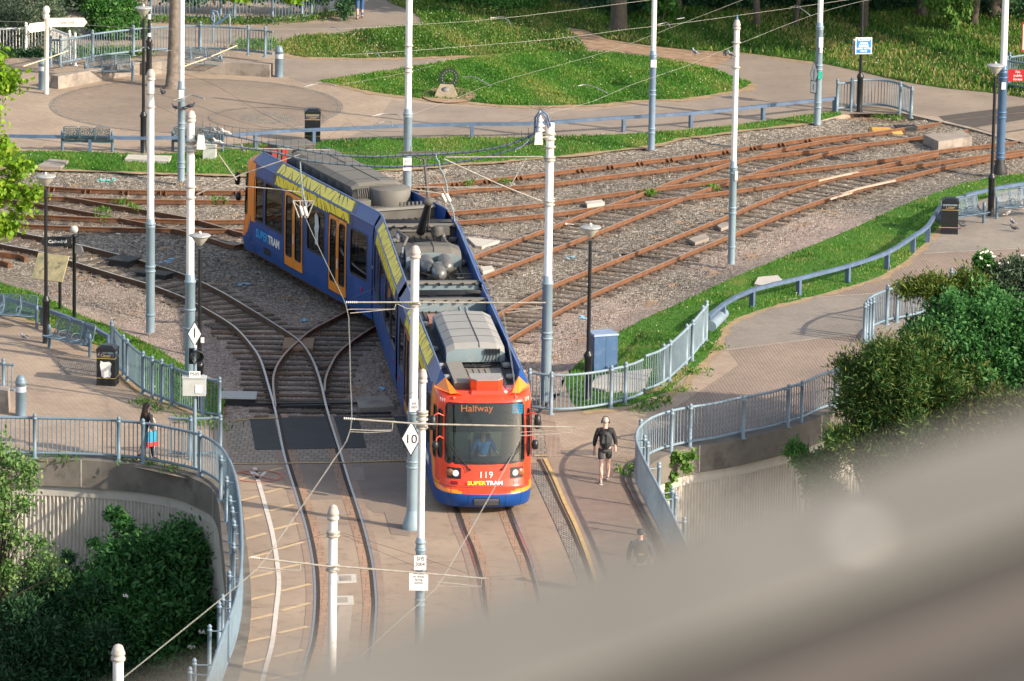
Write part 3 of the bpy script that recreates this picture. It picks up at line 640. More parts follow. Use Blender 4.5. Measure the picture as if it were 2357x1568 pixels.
strip('tram_lane_edge',catmull(G([(541,1085),(556,1180),(562,1260),(563,1340),(556,1420),(540,1500),(520,1560)]),.5),.05,.010,M_CREAMP)
strip('granite_edging',catmull(G([(1229,1066),(1243,1100),(1266,1150),(1292,1206),(1318,1266),(1340,1322),(1362,1400),(1380,1500)]),.5),.34,.012,M_SETTS)
strip('platform_gap',catmull(G([(1240,1058),(1262,1104),(1286,1158),(1311,1211),(1335,1268),(1355,1322),(1377,1400)]),.5),.10,.014,M_RAILDARK)
mb=MB(); pth=catmull(G([(1254,1057),(1276,1102),(1300,1158),(1324,1208),(1347,1265),(1365,1318),(1388,1400),(1405,1490)]),.5); extrude(mb,pth,[(.05,-.02),(.05,.025),(-.05,.025),(-.05,-.02)]); tag(mb.build('yellow_platform_edge',M_YELP),kind='structure')
sheet('grooved_ramp',G([(1262,1056),(1330,1053),(1404,1053),(1407,1089),(1416,1107),(1430,1140),(1453,1178),(1486,1252),(1530,1350),(1575,1460),(1420,1500),(1392,1400),(1370,1318),(1328,1208),(1280,1102)]),.004,M_RAMP)
sheet('crossing_pavement',G([(1272,955),(1330,953),(1420,945),(1475,925),(1560,900),(1640,830),(1671,806),(1700,840),(1560,935),(1500,958),(1468,1000),(1462,1052),(1404,1053),(1262,1056),(1300,1050)]),.0044,M_PLAZA)
sheet('east_brown_paving',G([(1671,806),(1984,767),(2600,700),(2600,870),(2100,925),(1918,950),(1844,978),(1704,1010),(1588,1030),(1480,1050),(1468,1000),(1500,958),(1560,935),(1610,880)]),.004,M_PATHB)
sheet('east_grey_paving',G([(1671,806),(1984,767),(2600,700),(2600,640),(2044,674),(1804,692),(1740,716),(1671,751)]),.0044,M_PATHG)
sheet('east_brown_band',G([(2044,674),(2600,640),(2600,560),(2357,572),(2124,584),(2040,630),(1951,660),(1837,690)]),.004,M_PATHB)
sheet('bench_terrace_paving',G([(2124,584),(2357,572),(2600,560),(2600,400),(2357,432),(2240,468),(2188,496),(2160,540)]),.0044,M_PATHG)
sheet('west_pavement',G([(-300,700),(0,724),(100,752),(200,791),(251,820),(257,836),(293,878),(329,908),(395,936),(467,963),(510,972),(532,1070),(540,1120),(505,1125),(440,1104),(267,1066),(-300,1052)]),.004,M_PLAZA)
sheet('west_setts_patch',G([(130,822),(226,840),(226,868),(140,862)]),.008,M_SETTS)
for q in ([(1671,806),(1984,767)],[(1804,690),(2044,674)],[(2124,584),(2357,572)],[(333,980),(470,968)],[(0,958),(430,975)]): strip('paving_joint_line',G(q),.1,.010,M_KERB)
# manholes, slabs and covers lying in the ground
def slab(name,q,z,h,m,label,cat):
    pts=G(q); mb=MB(); mb.prism([(p.x,p.y) for p in pts],z-h,z); return tag(mb.build(name,m),label,cat)
slab('access_slab',[(83,389),(115,372),(158,376),(140,392)],.10,.12,M_CONC,'flat concrete slab in the grass strip at the far left','slab')
slab('access_slab',[(287,372),(295,362),(395,365),(388,378)],.10,.12,M_CONCL,'long pale chamber slab in the grass between the two near white poles','slab')
slab('chamber_slab',[(1440,862),(1500,855),(1480,905),(1395,905),(1358,898),(1372,872)],.09,.12,M_CONCL,'concrete slab in grass under the blue cabinet behind the curved railing','slab')
slab('chamber_slab',[(1745,644),(1790,640),(1800,650),(1758,664),(1736,660)],.09,.12,M_CONCL,'small pale slab in the grass behind the right guardrail','slab')
slab('concrete_block',[(2125,322),(2215,313),(2237,327),(2160,339)],.2,.4,M_CONC,'square weathered concrete chamber lid between tracks at upper right','slab')
slab('manhole_cover',[(1290,1038),(1362,1036),(1375,1048),(1302,1050)],.014,.01,mat('iron_cover',(.20,.165,.14),.7,var=.3,scale=14),'patterned metal manhole cover on pavement beside the walking man with backpack','manhole cover')
slab('chamber_cover',[(818,912),(890,908),(908,933),(828,938)],-.02,.14,M_CONC,'concrete cable chamber lid in gravel left of the tram','slab')
slab('stone_block',[(1075,540),(1150,548),(1110,562),(1095,560)],-.08,.08,M_CONCL,'pink white slab in ballast right of the tram roof','slab')
slab('cable_lid',[(1105,612),(1132,610),(1138,618),(1112,623)],-.02,.12,M_CONCL,'small pale cable lid in ballast close to the right side of the tram','slab')
slab('cable_lid',[(1347,462),(1385,458),(1392,465),(1352,470)],-.02,.12,M_CONCL,'small pale cable lid between the rusty rails of the second track','slab')
slab('cable_lid',[(1585,548),(1622,535),(1632,545),(1600,556)],-.03,.1,M_CONC,'grey cable lid between the nearest right rails left of the slim pole','slab')
slab('cable_lid',[(1650,516),(1672,508),(1680,516),(1660,524)],-.03,.1,M_CONC,'grey cable lid just below the slim white pole on the right track','slab')
def pbox(q,w,d,h,label,m=M_BLACKR):
    c=P(*q,-.13); e=empty('point_machine_box',(c.x,c.y,-.14),q[2] if len(q)>2 else 0,label,'track box'); return e
for (a,b,w,d,h,rz,mm,lb) in ((548,926,1.0,.75,.22,0,M_GALV,'galvanised point motor box with overhanging lid beside the switch'),(285,609,.75,.7,.2,-.5,M_BLACKR,'large black track box between the left curve rails'),
    (330,635,.35,.35,.14,-.5,M_BLACKR,'small black track box partly behind the slim white pole'),(372,640,.55,.5,.16,-.5,M_BLACKR,'black track box between the two white poles on the left curve'),(2085,300,.7,.5,.14,.2,M_BLACKR,'black point heater box on the far track near the crossing')):
    c=P(a,b,-.13); e=empty('track_box',(c.x,c.y,-.16),rz,lb,'track box')
    MB().b6(-w/2,w/2,-d/2,d/2,0,h,.02,.02).build('body',M_BLACKR,e); MB().b6(-w/2-.04,w/2+.04,-d/2-.04,d/2+.04,h+.002,h+.04,.01,.01).build('lid',mm,e)
c=P(2040,300,-.1); o=MB().b6(-.6,.6,-.5,.5,0,.09,.1,.1).build('yellow_cover',mat('yellow_cover',(.6,.33,.08),.8,var=.2,dirt=(.3,.2,.1)),loc=(c.x,c.y,-.16)); tag(o,'worn yellow plate lying on ballast near the upper right crossing','plate')
# crossing nose plate and tie bars on the switch
c=P(687,786); e=trk['diverging']; MB().b6(c.x-.45,c.x+.45,c.y-.75,c.y+.65,-.13,-.035).build('frog_plate',mat('frog_plate',(.26,.165,.10),.8,var=.15,bd=.004),e)
for a,b in(((605,846),(632,845)),((735,845),(752,843))): MB().bar(P(*a,-.03),P(*b,-.03),.16,.05).build('cross_tie',M_SLEEPR,e)
mb=MB(); mb.bar(P(560,930,-.06),P(850,928,-.06),.12,.06); mb.bar(P(645,936,-.05),P(760,934,-.05),.1,.08); mb.bar(P(900,950,-.06),P(800,952,-.06),.08,.06); mb.build('drive_rods',M_BLACKR,e)
g=catmull(G([(470,700),(520,735),(560,772),(590,812),(606,842)],.0),.3); mb=MB(); extrude(mb,[p for p in g],[(.035,-.02),(-.035,-.02),(-.035,-.13),(.035,-.13)]); mb.build('check_rail',M_RAILRUST,trk['left curve'])
for q in([(-30,578),(47,586),(60,592)],[(-30,596),(10,601),(22,606)]):
    g=catmull(G(q),.3); mb=MB(); extrude(mb,g,[(.05,-.0),(-.05,-.0),(-.07,-.14),(.07,-.14)]); tag(mb.build('spare_rail',M_RAILRUST),'%s rusty loose rail lying on gravel at the left edge'%('longer upper' if q[0][1]<580 else 'shorter lower'),'rail')
for i,(q,lb) in enumerate((([(1883,416),(1930,405),(1975,396)],'white painted check rail end in the middle of the right tracks'),([(1937,447),(1975,434),(2010,426),(2060,415)],'pale painted rail piece beside the nearest right track'),([(1910,458),(1960,443)],'short whitened rail joint nearest the right grass bank'))):
    g=catmull(G(q,.03),.3); mb=MB(); extrude(mb,g,[(.03,.022),(-.03,.022),(-.03,-.04),(.03,-.04)]); tag(mb.build('check_rail',mat('whitened_rail',(.42,.34,.27),.7,var=.25,scale=5,dirt=(.2,.1,.05),dscale=5,damt=.9)),lb,'rail')
slab('chamber_cover',[(775,1324),(819,1322),(821,1341),(777,1343)],.012,.01,M_CONCL,'framed chamber cover between the street tracks, upper of two','cover')
slab('chamber_cover',[(770,1373),(813,1372),(815,1392),(772,1393)],.012,.01,M_CONCL,'framed chamber cover between the street tracks, lower of two','cover')
slab('steel_lid',[(780,1327),(808,1326),(809,1338),(782,1339)],.018,.006,M_CONC,'steel lid inside the upper street chamber cover','cover')
slab('steel_lid',[(776,1377),(800,1376),(801,1388),(778,1389)],.018,.006,M_CONC,'steel lid inside the lower street chamber cover','cover')
sheet('street_patch',G([(807,1077),(836,1076),(840,1105),(812,1107)]),.0088,M_PATH)
sheet('street_patch',G([(780,1395),(812,1394),(800,1500),(770,1560),(745,1560)]),.0088,mat('street_light_patch',(.37,.30,.245),.85,var=.1,scale=6,dirt=(.2,.16,.13)))
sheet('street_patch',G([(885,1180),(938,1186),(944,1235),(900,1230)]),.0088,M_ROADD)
for q in ([(560,1130),(690,1124)],[(712,1240),(860,1232)],[(880,1300),(1090,1292)],[(1110,1330),(1240,1322)],[(575,1400),(715,1392)],[(1230,1120),(1200,1150)]): strip('street_seam',G(q),.014,.0092,mat('seam',(.17,.13,.10),.9))
M_TURQ=mat('spray_turquoise',(.18,.62,.60),.8,var=.3,scale=9); M_SPRB=mat('spray_blue',(.25,.50,.70),.8,var=.3,scale=9)
for (x,y,w,m_) in ((245,405,20,M_TURQ),(238,409,14,M_TURQ),(258,401,10,M_TURQ),(380,594,12,M_SPRB),(393,590,6,M_SPRB),(560,646,12,M_SPRB),(700,728,6,M_SPRB),(1310,585,12,M_SPRB),(1345,722,9,M_SPRB),(880,884,5,M_SPRB),(985,712,6,M_SPRB)):
    rgx=random.Random(int(x*7+y)); mb=MB()
    for k in range(7): c=P(x+rgx.uniform(-w,w),y+rgx.uniform(-3,3)); mb.box((c.x,c.y,-.118+rgx.uniform(0,.01)),(rgx.uniform(.03,.12),rgx.uniform(.03,.1),.02),rgx.random()*3)
    tag(mb.build('spray_marked_stones',m_),kind='structure')
for i,(x,y,lb) in enumerate(((1310,519,'crumpled white cloth on ballast left of the dish lamp'),(273,541,'small white scrap on the gravel at left'),(1270,460,'white scrap near the second track'),(2019,147,'white scrap on the bank right of the blue sign'),(1990,144,'yellow and white scrap on the bank near the blue sign'))):
    c=P(x,y,-.08 if y>200 else .05); rgx=random.Random(i); mb=MB(); vs=[(rgx.uniform(-.12,.12)*(2 if i==0 else 1),rgx.uniform(-.1,.1),rgx.uniform(0,.07)) for _ in range(6)]; mb.add(vs,[(0,1,2),(2,3,4),(1,3,5),(0,4,5),(0,2,5)]); tag(mb.build('litter',M_WHITE,loc=(c.x,c.y,c.z)),lb,'litter')
# ---------------- grass
GR={}
def lawn(name,q,z,matr,label,blades,hmin,hmax,matb,straw=.1,flowers=0,yellow=0,seed=3):
    poly=catmull(G(q),1.2,closed=True); sheet('grass_ground',poly,z,matr,thick=None)
    rg=np.random.default_rng(seed); xs=[p.x for p in poly]; ys=[p.y for p in poly]
    pts=scatter(poly,blades,rg); n=len(pts)
    if n==0: return
    h=rg.uniform(hmin,hmax,n)*(.7+.6*np.abs(np.sin(pts[:,0]*1.1+np.sin(pts[:,1]*.7)*2)*np.cos(pts[:,1]*.5)))
    d=rg.normal(size=(n,3))*.45; d[:,2]=1; c=np.stack([pts[:,0],pts[:,1],np.full(n,z)],1)+d/np.linalg.norm(d,axis=1,keepdims=True)*h[:,None]*.45
    nr=rg.normal(size=(n,3)); nr[:,2]*=.2; nr[:,1]-=1.2
    t=np.clip(.42+.25*np.sin(pts[:,0]*.9+.8*np.sin(pts[:,1]*.5))*np.sin(pts[:,1]*.33+1)+.15*np.sin(pts[:,0]*2.7+pts[:,1]*.9)+rg.normal(size=n)*.17,0,.84); k=rg.random(n)<straw*(.3+1.6*(np.sin(pts[:,0]*.6+pts[:,1]*.25)>.2)); t[k]=rg.uniform(.9,1,k.sum())
    o=card_mesh(name,c,d,nr,h,h*.16+.012,matb,None,t); tag(o,label,'grass',kind='stuff')
    if flowers:
        k=rg.integers(0,n,flowers); c=np.stack([pts[k,0],pts[k,1],z+h[k]*.8+.03],1); mb=MB(); mb2=MB()
        for i,p in enumerate(c):
            (mb2 if rg.random()<yellow else mb).sphere(p,.012+.012*rg.random(),5,3)
        if mb.v: tag(mb.build('dandelion_clocks',mat('seed_white',(.55,.52,.42),.8)),'pale dandelion seed heads dotted over '+label.split(' with ')[0][:40].strip(),'flowers',kind='stuff')
        if mb2.v: tag(mb2.build('dandelion_flowers',mat('dandelion_yellow',(.75,.5,.02),.8)),'yellow dandelions dotted over '+label.split(' with ')[0][:40].strip(),'flowers',kind='stuff')
M_BLADE=leafmat('grass_blades',(.03,.13,.014),(.10,.29,.028),(.42,.34,.12),trans=.4)
M_BLADE2=leafmat('rough_grass_blades',(.03,.105,.014),(.11,.26,.03),(.42,.34,.13),trans=.42)
lawn('meadow_grass',[(640,102),(683,87),(786,78),(886,63),(968,57),(953,30),(880,-5),(860,-60),(1300,-80),(1280,20),(1306,66),(1335,95),(1353,117),(1186,124),(1053,130),(886,134),(786,134),(700,132),(653,123)],.008,M_GRASSD,'rough meadow grass between the upper path and the round island',80000,.07,.17,M_BLADE2,.10,420,.08,11)
lawn('island_grass',[(733,187),(786,180),(853,171),(986,150),(1086,133),(1186,123),(1286,118),(1420,123),(1572,143),(1638,160),(1688,180),(1731,192),(1704,207),(1604,223),(1571,228),(1486,230),(1353,242),(1153,242),(1070,233),(973,227),(886,217),(786,198)],.010,M_GRASS,'green lens shaped grass island with the ring monument',80000,.06,.13,M_BLADE,.03,130,.2,12)
lawn('bank_grass',[(1306,64),(1345,69),(1400,91),(1480,103),(1572,115),(1704,123),(1871,143),(1988,167),(2105,193),(2271,213),(2600,220),(2600,-90),(1250,-90)],.006,M_GRASSD,'rough weedy grass bank in front of the trees, dry towards the right',120000,.08,.26,M_BLADE2,.14,600,.03,13)
lawn('strip_grass',[(-60,350),(20,348),(200,350),(333,357),(420,352),(567,333),(700,328),(786,323),(936,318),(1220,317),(1386,312),(1572,300),(1704,287),(1871,263),(1935,259),(1938,264),(1871,282),(1704,301),(1572,319),(1486,337),(1270,361),(1086,376),(866,392),(720,400),(567,402),(343,397),(67,388),(-60,386)],.008,M_GRASS,'bright grass strip between the far guardrail and the ballast',90000,.05,.11,M_BLADE,.08,80,.0,14)
lawn('west_grass',[(-60,640),(0,652),(100,683),(187,727),(257,753),(310,777),(373,810),(427,844),(470,871),(516,900),(512,955),(505,963),(467,955),(395,927),(329,900),(293,870),(262,835),(251,812),(200,784),(100,746),(0,718),(-60,700)],.008,M_GRASS,'green verge between the left guardrail, the railing and the gravel',50000,.05,.11,M_BLADE,.03,20,.0,15)
lawn('east_grass',[(1300,874),(1320,847),(1346,824),(1413,774),(1485,733),(1572,695),(1698,635),(1804,592),(1971,523),(2091,468),(2271,411),(2500,394),(2500,420),(2357,430),(2240,468),(2188,496),(2160,530),(2130,560),(2095,592),(2040,630),(1951,661),(1837,691),(1740,716),(1671,752),(1650,796),(1600,850),(1571,872),(1530,905),(1480,922),(1450,935),(1406,938),(1340,946),(1318,930)],.008,M_GRASS,'bright lawn sloping along the right guardrail and railing',110000,.04,.10,M_BLADE,.05,60,.0,16)
M_STRAWSOIL=mat('straw_soil',(.34,.24,.14),.95,var=.25,scale=4,dirt=(.22,.2,.07),dscale=3,damt=.8,bd=.03)
def edge(q,w,z=.011):
    rg=random.Random(int(q[0][0]*3+q[0][1])); p=catmull(G(q),.22); vs=[];n=len(p); L=offset(p,1)
    for i,a in enumerate(p):
        d=(L[i]-a); u=w*(.12+.55*abs(math.sin(i*.31+rg.random()*.5)))*rg.uniform(.5,1.3); l=w*(.12+.5*abs(math.sin(i*.23+2)))*rg.uniform(.5,1.3); vs+=[a+d*u+V((0,0,z)),a-d*l+V((0,0,z))]
    tag(MB().add(vs,[(2*i,2*i+1,2*i+3,2*i+2) for i in range(n-1)]).build('worn_edge_soil',M_STRAWSOIL),kind='structure')
edge([(733,190),(786,200),(886,219),(973,230),(1070,237),(1153,245),(1353,245),(1486,233),(1571,231),(1604,226),(1704,210),(1733,194)],.5)
edge([(640,108),(653,125),(700,134),(786,136),(886,136),(1053,132),(1186,126)],.5)
edge([(-60,388),(67,390),(343,399),(567,404),(866,394),(1086,378),(1270,363),(1486,339),(1572,321),(1704,303),(1871,284)],.35,.012)
edge([(0,724),(100,752),(200,790),(255,822),(293,880),(329,910),(395,938),(467,965),(505,970)],.35,.012)
edge([(2188,500),(2160,534),(2130,565),(2095,597),(2040,635),(1951,665),(1837,695),(1740,720),(1673,756),(1652,800),(1605,855),(1540,915),(1480,932),(1450,942),(1340,952)],.3,.012)
for q in ([(1990,250),(2095,256)],[(1700,122),(1870,146)],[(1480,905),(1530,890),(1585,845)]): edge(q,.3)
def tufts(pts,n,r,seed,label,hh=.16,m=None):
    rg=np.random.default_rng(seed); C=[]
    for a,b,z in pts:
        p=P(a,b,z); C.append(np.stack([p.x+rg.normal(size=n)*r,p.y+rg.normal(size=n)*r,z+rg.random(n)*hh],1))
    C=np.concatenate(C); d=rg.normal(size=C.shape)*.6; d[:,2]+=1; t=rg.uniform(.1,.8,len(C))
    o=card_mesh('weeds',C,d,rg.normal(size=C.shape),rg.uniform(.08,.2,len(C)),rg.uniform(.03,.06,len(C)),m or M_BLADE,None,t); tag(o,label,'weeds',kind='stuff')
tufts([(235,488,-.1),(300,480,-.1),(240,507,-.1),(278,468,-.1),(315,485,-.1),(500,465,-.1),(505,468,-.1),(1080,425,-.1),(1495,448,-.1),(1497,447,-.1),(1160,422,-.1),(1645,437,-.1),(2025,273,-.05),(2060,276,-.05),(90,500,-.1)],45,.14,21,'small green weeds sprouting between the rusty rails')
tufts([(x_,y_,.01) for x_,y_ in ((300,1066),(350,1070),(400,1084),(150,1060),(1480,945),(1520,925),(1500,935),(1560,900),(1600,860),(1640,805),(1455,1095),(1450,1085),(430,968),(470,975),(500,985),(360,945),(330,930))],60,.22,22,'low weeds along the foot of the railings')
def wall_run(name,path,label,segs,rib=.11,flip=1):
    """retaining wall: coping with dark fascia, pale band, ribbed concrete panels; path = outer coping edge, wall faces to the left normal*flip"""
    e=empty(name,(0,0,0),0,label,'retaining wall'); p=catmull(path,.4)
    f=flip
    mb=MB(); extrude(mb,p,[(0,.07),(0,-.70),(-.14*f,-.70),(-.14*f,-.4),(-.62*f,-.4),(-.62*f,.07)]); mb.build('coping',mat('sooty_concrete',(.165,.148,.128),.9,var=.28,scale=1.2,dirt=(.045,.04,.035),dscale=.9,damt=.8,bd=.012),e)
    L=arclen(p); n=int(L[-1]/5.2); J=MB()
    for i in range(1,n+1):
        q,t=along(p,L,i*5.2-1.2); J.box((q.x-t.y*-.004*f,q.y+t.x*-.004*f,-.30),(.035,.02,.76),math.atan2(t.y,t.x))
    J.build('coping_joint',M_CONCL,e)
    mb=MB(); extrude(mb,p,[(-.10*f,-.70),(-.10*f,-1.0),(-.4*f,-1.0),(-.4*f,-.70)]); mb.build('band',M_CONCL,e)
    # split ribs
    r=offset(p,-.16*f); L=arclen(r); k=int(L[-1]/(rib/4)); vs=[];fs=[]; zs=[-1.0+(-6.3)*i/28 for i in range(29)]; rg=random.Random(3)
    prof=[0,.05,.05,0]; pts_=[along(r,L,i*rib/4) for i in range(k)]
    for j,z in enumerate(zs):
        for i,(q,t) in enumerate(pts_):
            o=prof[i%4]+ (rg.uniform(-.018,.012) if prof[i%4] else 0); o*=f
            vs.append((q.x-t.y*o,q.y+t.x*o,z))
    for j in range(len(zs)-1):
        for i in range(k-1): fs.append((j*k+i,j*k+i+1,(j+1)*k+i+1,(j+1)*k+i))
    MB().add(vs,fs).build('ribbed_panel',mat('ribbed_concrete',(.56,.52,.46),.92,var=.1,scale=1.2,dirt=(.34,.30,.24),dscale=1.2,damt=.5,bd=.006),e)
    return e
wall_run('retaining_wall',WL[1:-1],'curved ribbed concrete retaining wall under the left railing',0,flip=-1)
wall_run('retaining_wall',WR[1:-1],'ribbed concrete retaining wall under the right railing with ivy at its end',0,flip=1)
# stone pier blocks beneath the left coping
c=P(478,1300,-3.0); mb=MB()
for i in range(9):
    for k in range(2): mb.b6(c.x-.45+k*.47,c.x-.02+k*.47,c.y+1.0,c.y+1.5,-1.1-i*.42,-.72-i*.42,.02,.02)
tag(mb.build('stone_pier',mat('sandstone',(.36,.27,.17),.9,var=.25,scale=4,dirt=(.1,.08,.05))),'sandstone block pier below the bend of the left retaining wall','pier')
def low_wall(q,h,w,label,cat='low wall'):
    p=catmull(G(q),.5); mb=MB(); extrude(mb,p,[(0,0),(0,h),(-w,h),(-w,0)]); mb.b6(0,0,0,0,0,0) if 0 else None
    return tag(mb.build('plinth_wall',M_CONC),label,cat)
low_wall([(116,202),(166,193),(213,184),(262,174),(316,168)],.47,.4,'left half of the low curved concrete wall under the railing, behind the bench')
low_wall([(318,169),(366,166),(480,167),(560,170),(628,174)],.47,.4,'right half of the low curved concrete wall under the railing, behind the tree')
o=MB().b6(-.45,.45,-.35,.35,0,.62,.03,.03).build('plinth_block',M_CONC); c=P(8,950); o.location=(c.x-.3,c.y+.3,0); tag(o,'weathered concrete block beside the blue bollard at the left edge','block')
# ---------------- fences
def fence(name,line,posts,label,h=1.1,ph=1.22,zb=0.0,rail_r=.04,post_r=.052,sp=.12,m=None,off=0.0,seg=None,group=None,bot=.12,bar_r=.016,cat='railing'):
    m=m or M_BLUE; e=empty(name,(0,0,0),0,label,cat,group)
    p=catmull(G(line,0),.3); L=arclen(p)
    for nm,z in (('top_rail',h),('bottom_rail',bot)):
        MB().tube([q+V((0,0,zb+z)) for q in p],rail_r,8).build(nm,m,e)
    mb=MB(); s=sp/2
    while s<L[-1]:
        q,t=along(p,L,s); s+=sp; mb.tube([(q.x,q.y,zb+bot),(q.x,q.y,zb+h)],bar_r,6,caps=False)
    mb.build('balusters',m,e)
    for i,(a,b) in enumerate(posts):
        q=P(a,b); k=min(range(len(p)),key=lambda i:(p[i]-q).length_squared); n=p[k]
        mb=MB(); r=post_r; mb.lathe([(r*1.9,0),(r*1.9,.015),(r,.02),(r,ph-.14),(r*1.25,ph-.13),(r*1.25,ph-.10),(r*.95,ph-.09),(r*.95,ph-.05),(r*1.15,ph-.04),(r*.95,ph-.005),(r*.4,ph+.03),(0,ph+.035)],12,(q.x,q.y,zb))
        if (q-n).length>.06:
            mb.tube([(q.x,q.y,zb+h-.02),(n.x,n.y,zb+h-.02)],.016,6); mb.tube([(q.x,q.y,zb+bot+.1),(n.x,n.y,zb+bot+.1)],.016,6)
        mb.build('post',m,e)
    return e
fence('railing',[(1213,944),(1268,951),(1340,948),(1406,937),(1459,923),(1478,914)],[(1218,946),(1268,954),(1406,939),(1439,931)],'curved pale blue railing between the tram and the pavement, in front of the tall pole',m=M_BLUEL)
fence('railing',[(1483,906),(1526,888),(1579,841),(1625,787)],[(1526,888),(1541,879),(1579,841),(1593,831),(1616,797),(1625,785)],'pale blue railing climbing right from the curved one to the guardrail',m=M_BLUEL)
fence('railing',[(257,836),(284,866),(329,904),(395,932),(467,959),(505,965)],[(257,834),(284,866),(293,876),(329,906),(350,917),(372,924),(395,934),(467,961),(505,967)],'blue railing running down from the litter bin to the crossing with many posts')
fence('railing',[(-160,1058),(0,1057),(80,1058),(233,1062),(329,1070),(400,1083),(460,1098),(497,1118),(520,1145),(538,1185),(549,1240),(555,1310),(556,1380),(551,1440),(538,1500),(516,1560),(490,1640),(455,1740)],[(80,1060),(273,1067),(329,1072),(460,1100),(508,1158),(521,1208),(529,1254),(534,1280),(538,1312),(537,1365),(527,1432),(512,1488),(504,1505),(482,1560),(447,1640),(437,1660)],'long blue railing on the left wall curving down beside the hatched lane',zb=.07,sp=.125)
fence('railing',[(387,1052),(438,1054),(505,1052)],[(438,1058),(507,1056)],'short straight railing panel behind the walking woman')
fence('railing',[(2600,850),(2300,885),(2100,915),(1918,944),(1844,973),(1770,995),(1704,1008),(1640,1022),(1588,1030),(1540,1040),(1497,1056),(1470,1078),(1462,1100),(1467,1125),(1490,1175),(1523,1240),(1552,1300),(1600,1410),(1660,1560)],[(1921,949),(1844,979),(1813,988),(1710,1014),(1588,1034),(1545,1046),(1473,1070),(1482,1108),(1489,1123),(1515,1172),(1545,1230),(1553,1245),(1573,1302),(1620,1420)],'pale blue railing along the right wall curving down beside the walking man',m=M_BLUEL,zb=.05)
fence('railing',[(114,163),(139,164),(213,150),(262,143),(307,138)],[(117,165),(139,165),(213,151),(307,140)],'left half of the curved blue railing on the low plaza wall',h=.95,ph=1.12,zb=.2)
fence('railing',[(307,138),(347,134),(461,130),(530,133),(571,137),(610,141),(628,144)],[(347,136),(461,131),(571,139),(610,143)],'right half of the curved blue railing on the low plaza wall behind the trunk',h=.95,ph=1.12,zb=.2)
fence('railing',[(-120,132),(0,128),(60,126),(110,124)],[(60,127),(110,126)],'white railing behind the white finger sign at top left',m=M_POLEW,h=1.0)
fence('railing',[(114,125),(140,135),(158,143),(176,150)],[(116,128),(160,146),(173,152)],'short white railing descending beside the shrubs at top left',m=M_POLEW,h=1.0)
fence('railing',[(-60,10),(180,22),(347,42),(420,46),(500,49),(570,51),(627,51),(680,47),(717,42),(760,32),(800,12),(840,-15)],[(347,43),(508,49),(540,50),(627,51),(695,46),(717,42)],'long curved railing at the top of the picture beyond the tarmac path',h=1.0,ph=1.1,sp=.14)
fence('railing',[(1926,257),(1959,254)],[(1926,260),(1959,257)],'tiny railing panel beside the upper right black signpost',h=1.02)
fence('railing',[(1962,251),(1990,248),(2020,248),(2045,251),(2071,258),(2097,269)],[(2071,263),(2097,272)],'bowed railing panel right of the upper right black signpost',h=1.02,ph=1.15)
fence('railing',[(2316,203),(2357,209),(2450,222)],[(2316,205)],'railing with the red notice at the upper right edge',h=1.02)
fence('railing',[(2316,196),(2357,190),(2450,180)],[(2322,196)],'second railing going back from the red notice at the right edge',h=1.02)
fence('railing',[(1990,788),(1992,776),(2003,762),(2041,745),(2090,735),(2170,715)],[(1989,790),(1994,786),(2001,781),(2008,778),(2041,747),(2064,742)],'curved blue railing behind the yew bush on the right',h=1.05)
fence('railing',[(2187,706),(2260,695),(2400,680)],[(2187,708),(2217,702)],'railing whose two posts rise behind the right shrubs',h=1.05)
fence('railing',[(-90,900),(-40,903),(8,905),(33,907)],[(8,905)],'short blue railing on the concrete block at the left edge',h=.85,ph=1.0)
# ---------------- guardrails
def guardrail(line,posts,label,h=.46,w=.11,m=None):
    e=empty('guardrail',(0,0,0),0,label,'guardrail'); m=m or M_BLUED; p=catmull(G(line),.8)
    mb=MB(); extrude(mb,p,[(w/2,h),(w/2,h+w),(-w/2,h+w),(-w/2,h)]); mb.build('rail',m,e)
    for a,b in posts:
        q=P(a,b); k=min(range(len(p)),key=lambda i:(p[i]-q).length_squared); t=p[min(k+1,len(p)-1)]-p[max(k-1,0)]
        MB().box((p[k].x,p[k].y,(h-.03)/2),(.11,.15,h+.03),math.atan2(t.y,t.x)).build('post',m,e)
    return e
guardrail([(20,347),(207,350),(343,352),(480,348),(588,341),(667,335),(786,330),(936,323),(1086,319),(1220,318),(1386,307),(1590,294),(1756,277),(1921,259)],[(40,347),(207,350),(388,352),(588,340),(748,331),(916,323),(1084,319),(1252,316),(1420,305),(1590,294),(1756,277),(1913,260)],'long low blue guardrail along the far side of the tracks')
guardrail([(-80,700),(0,722),(100,750),(200,788),(252,816)],[(-60,705),(22,728),(113,756),(204,790),(251,815)],'low dark blue guardrail behind the two left benches')
guardrail([(1629,772),(1664,741),(1731,707),(1838,680),(1951,651),(2041,620),(2101,582),(2135,558),(2163,514),(2200,495),(2238,482),(2300,468),(2400,452)],[(1664,741),(1730,707),(1837,680),(1951,651),(2038,621),(2099,583),(2134,558),(2163,518),(2237,482),(2330,463)],'low blue guardrail snaking along the right lawn to the benches',h=.48)
c=P(1636,752,.16); e=P(1665,722,.16); o=MB().tube([c,e],.17,14).build('tipped_bollard',M_BLUEL); tag(o,'blue grey bollard lying on its side under the start of the right guardrail','bollard'); 
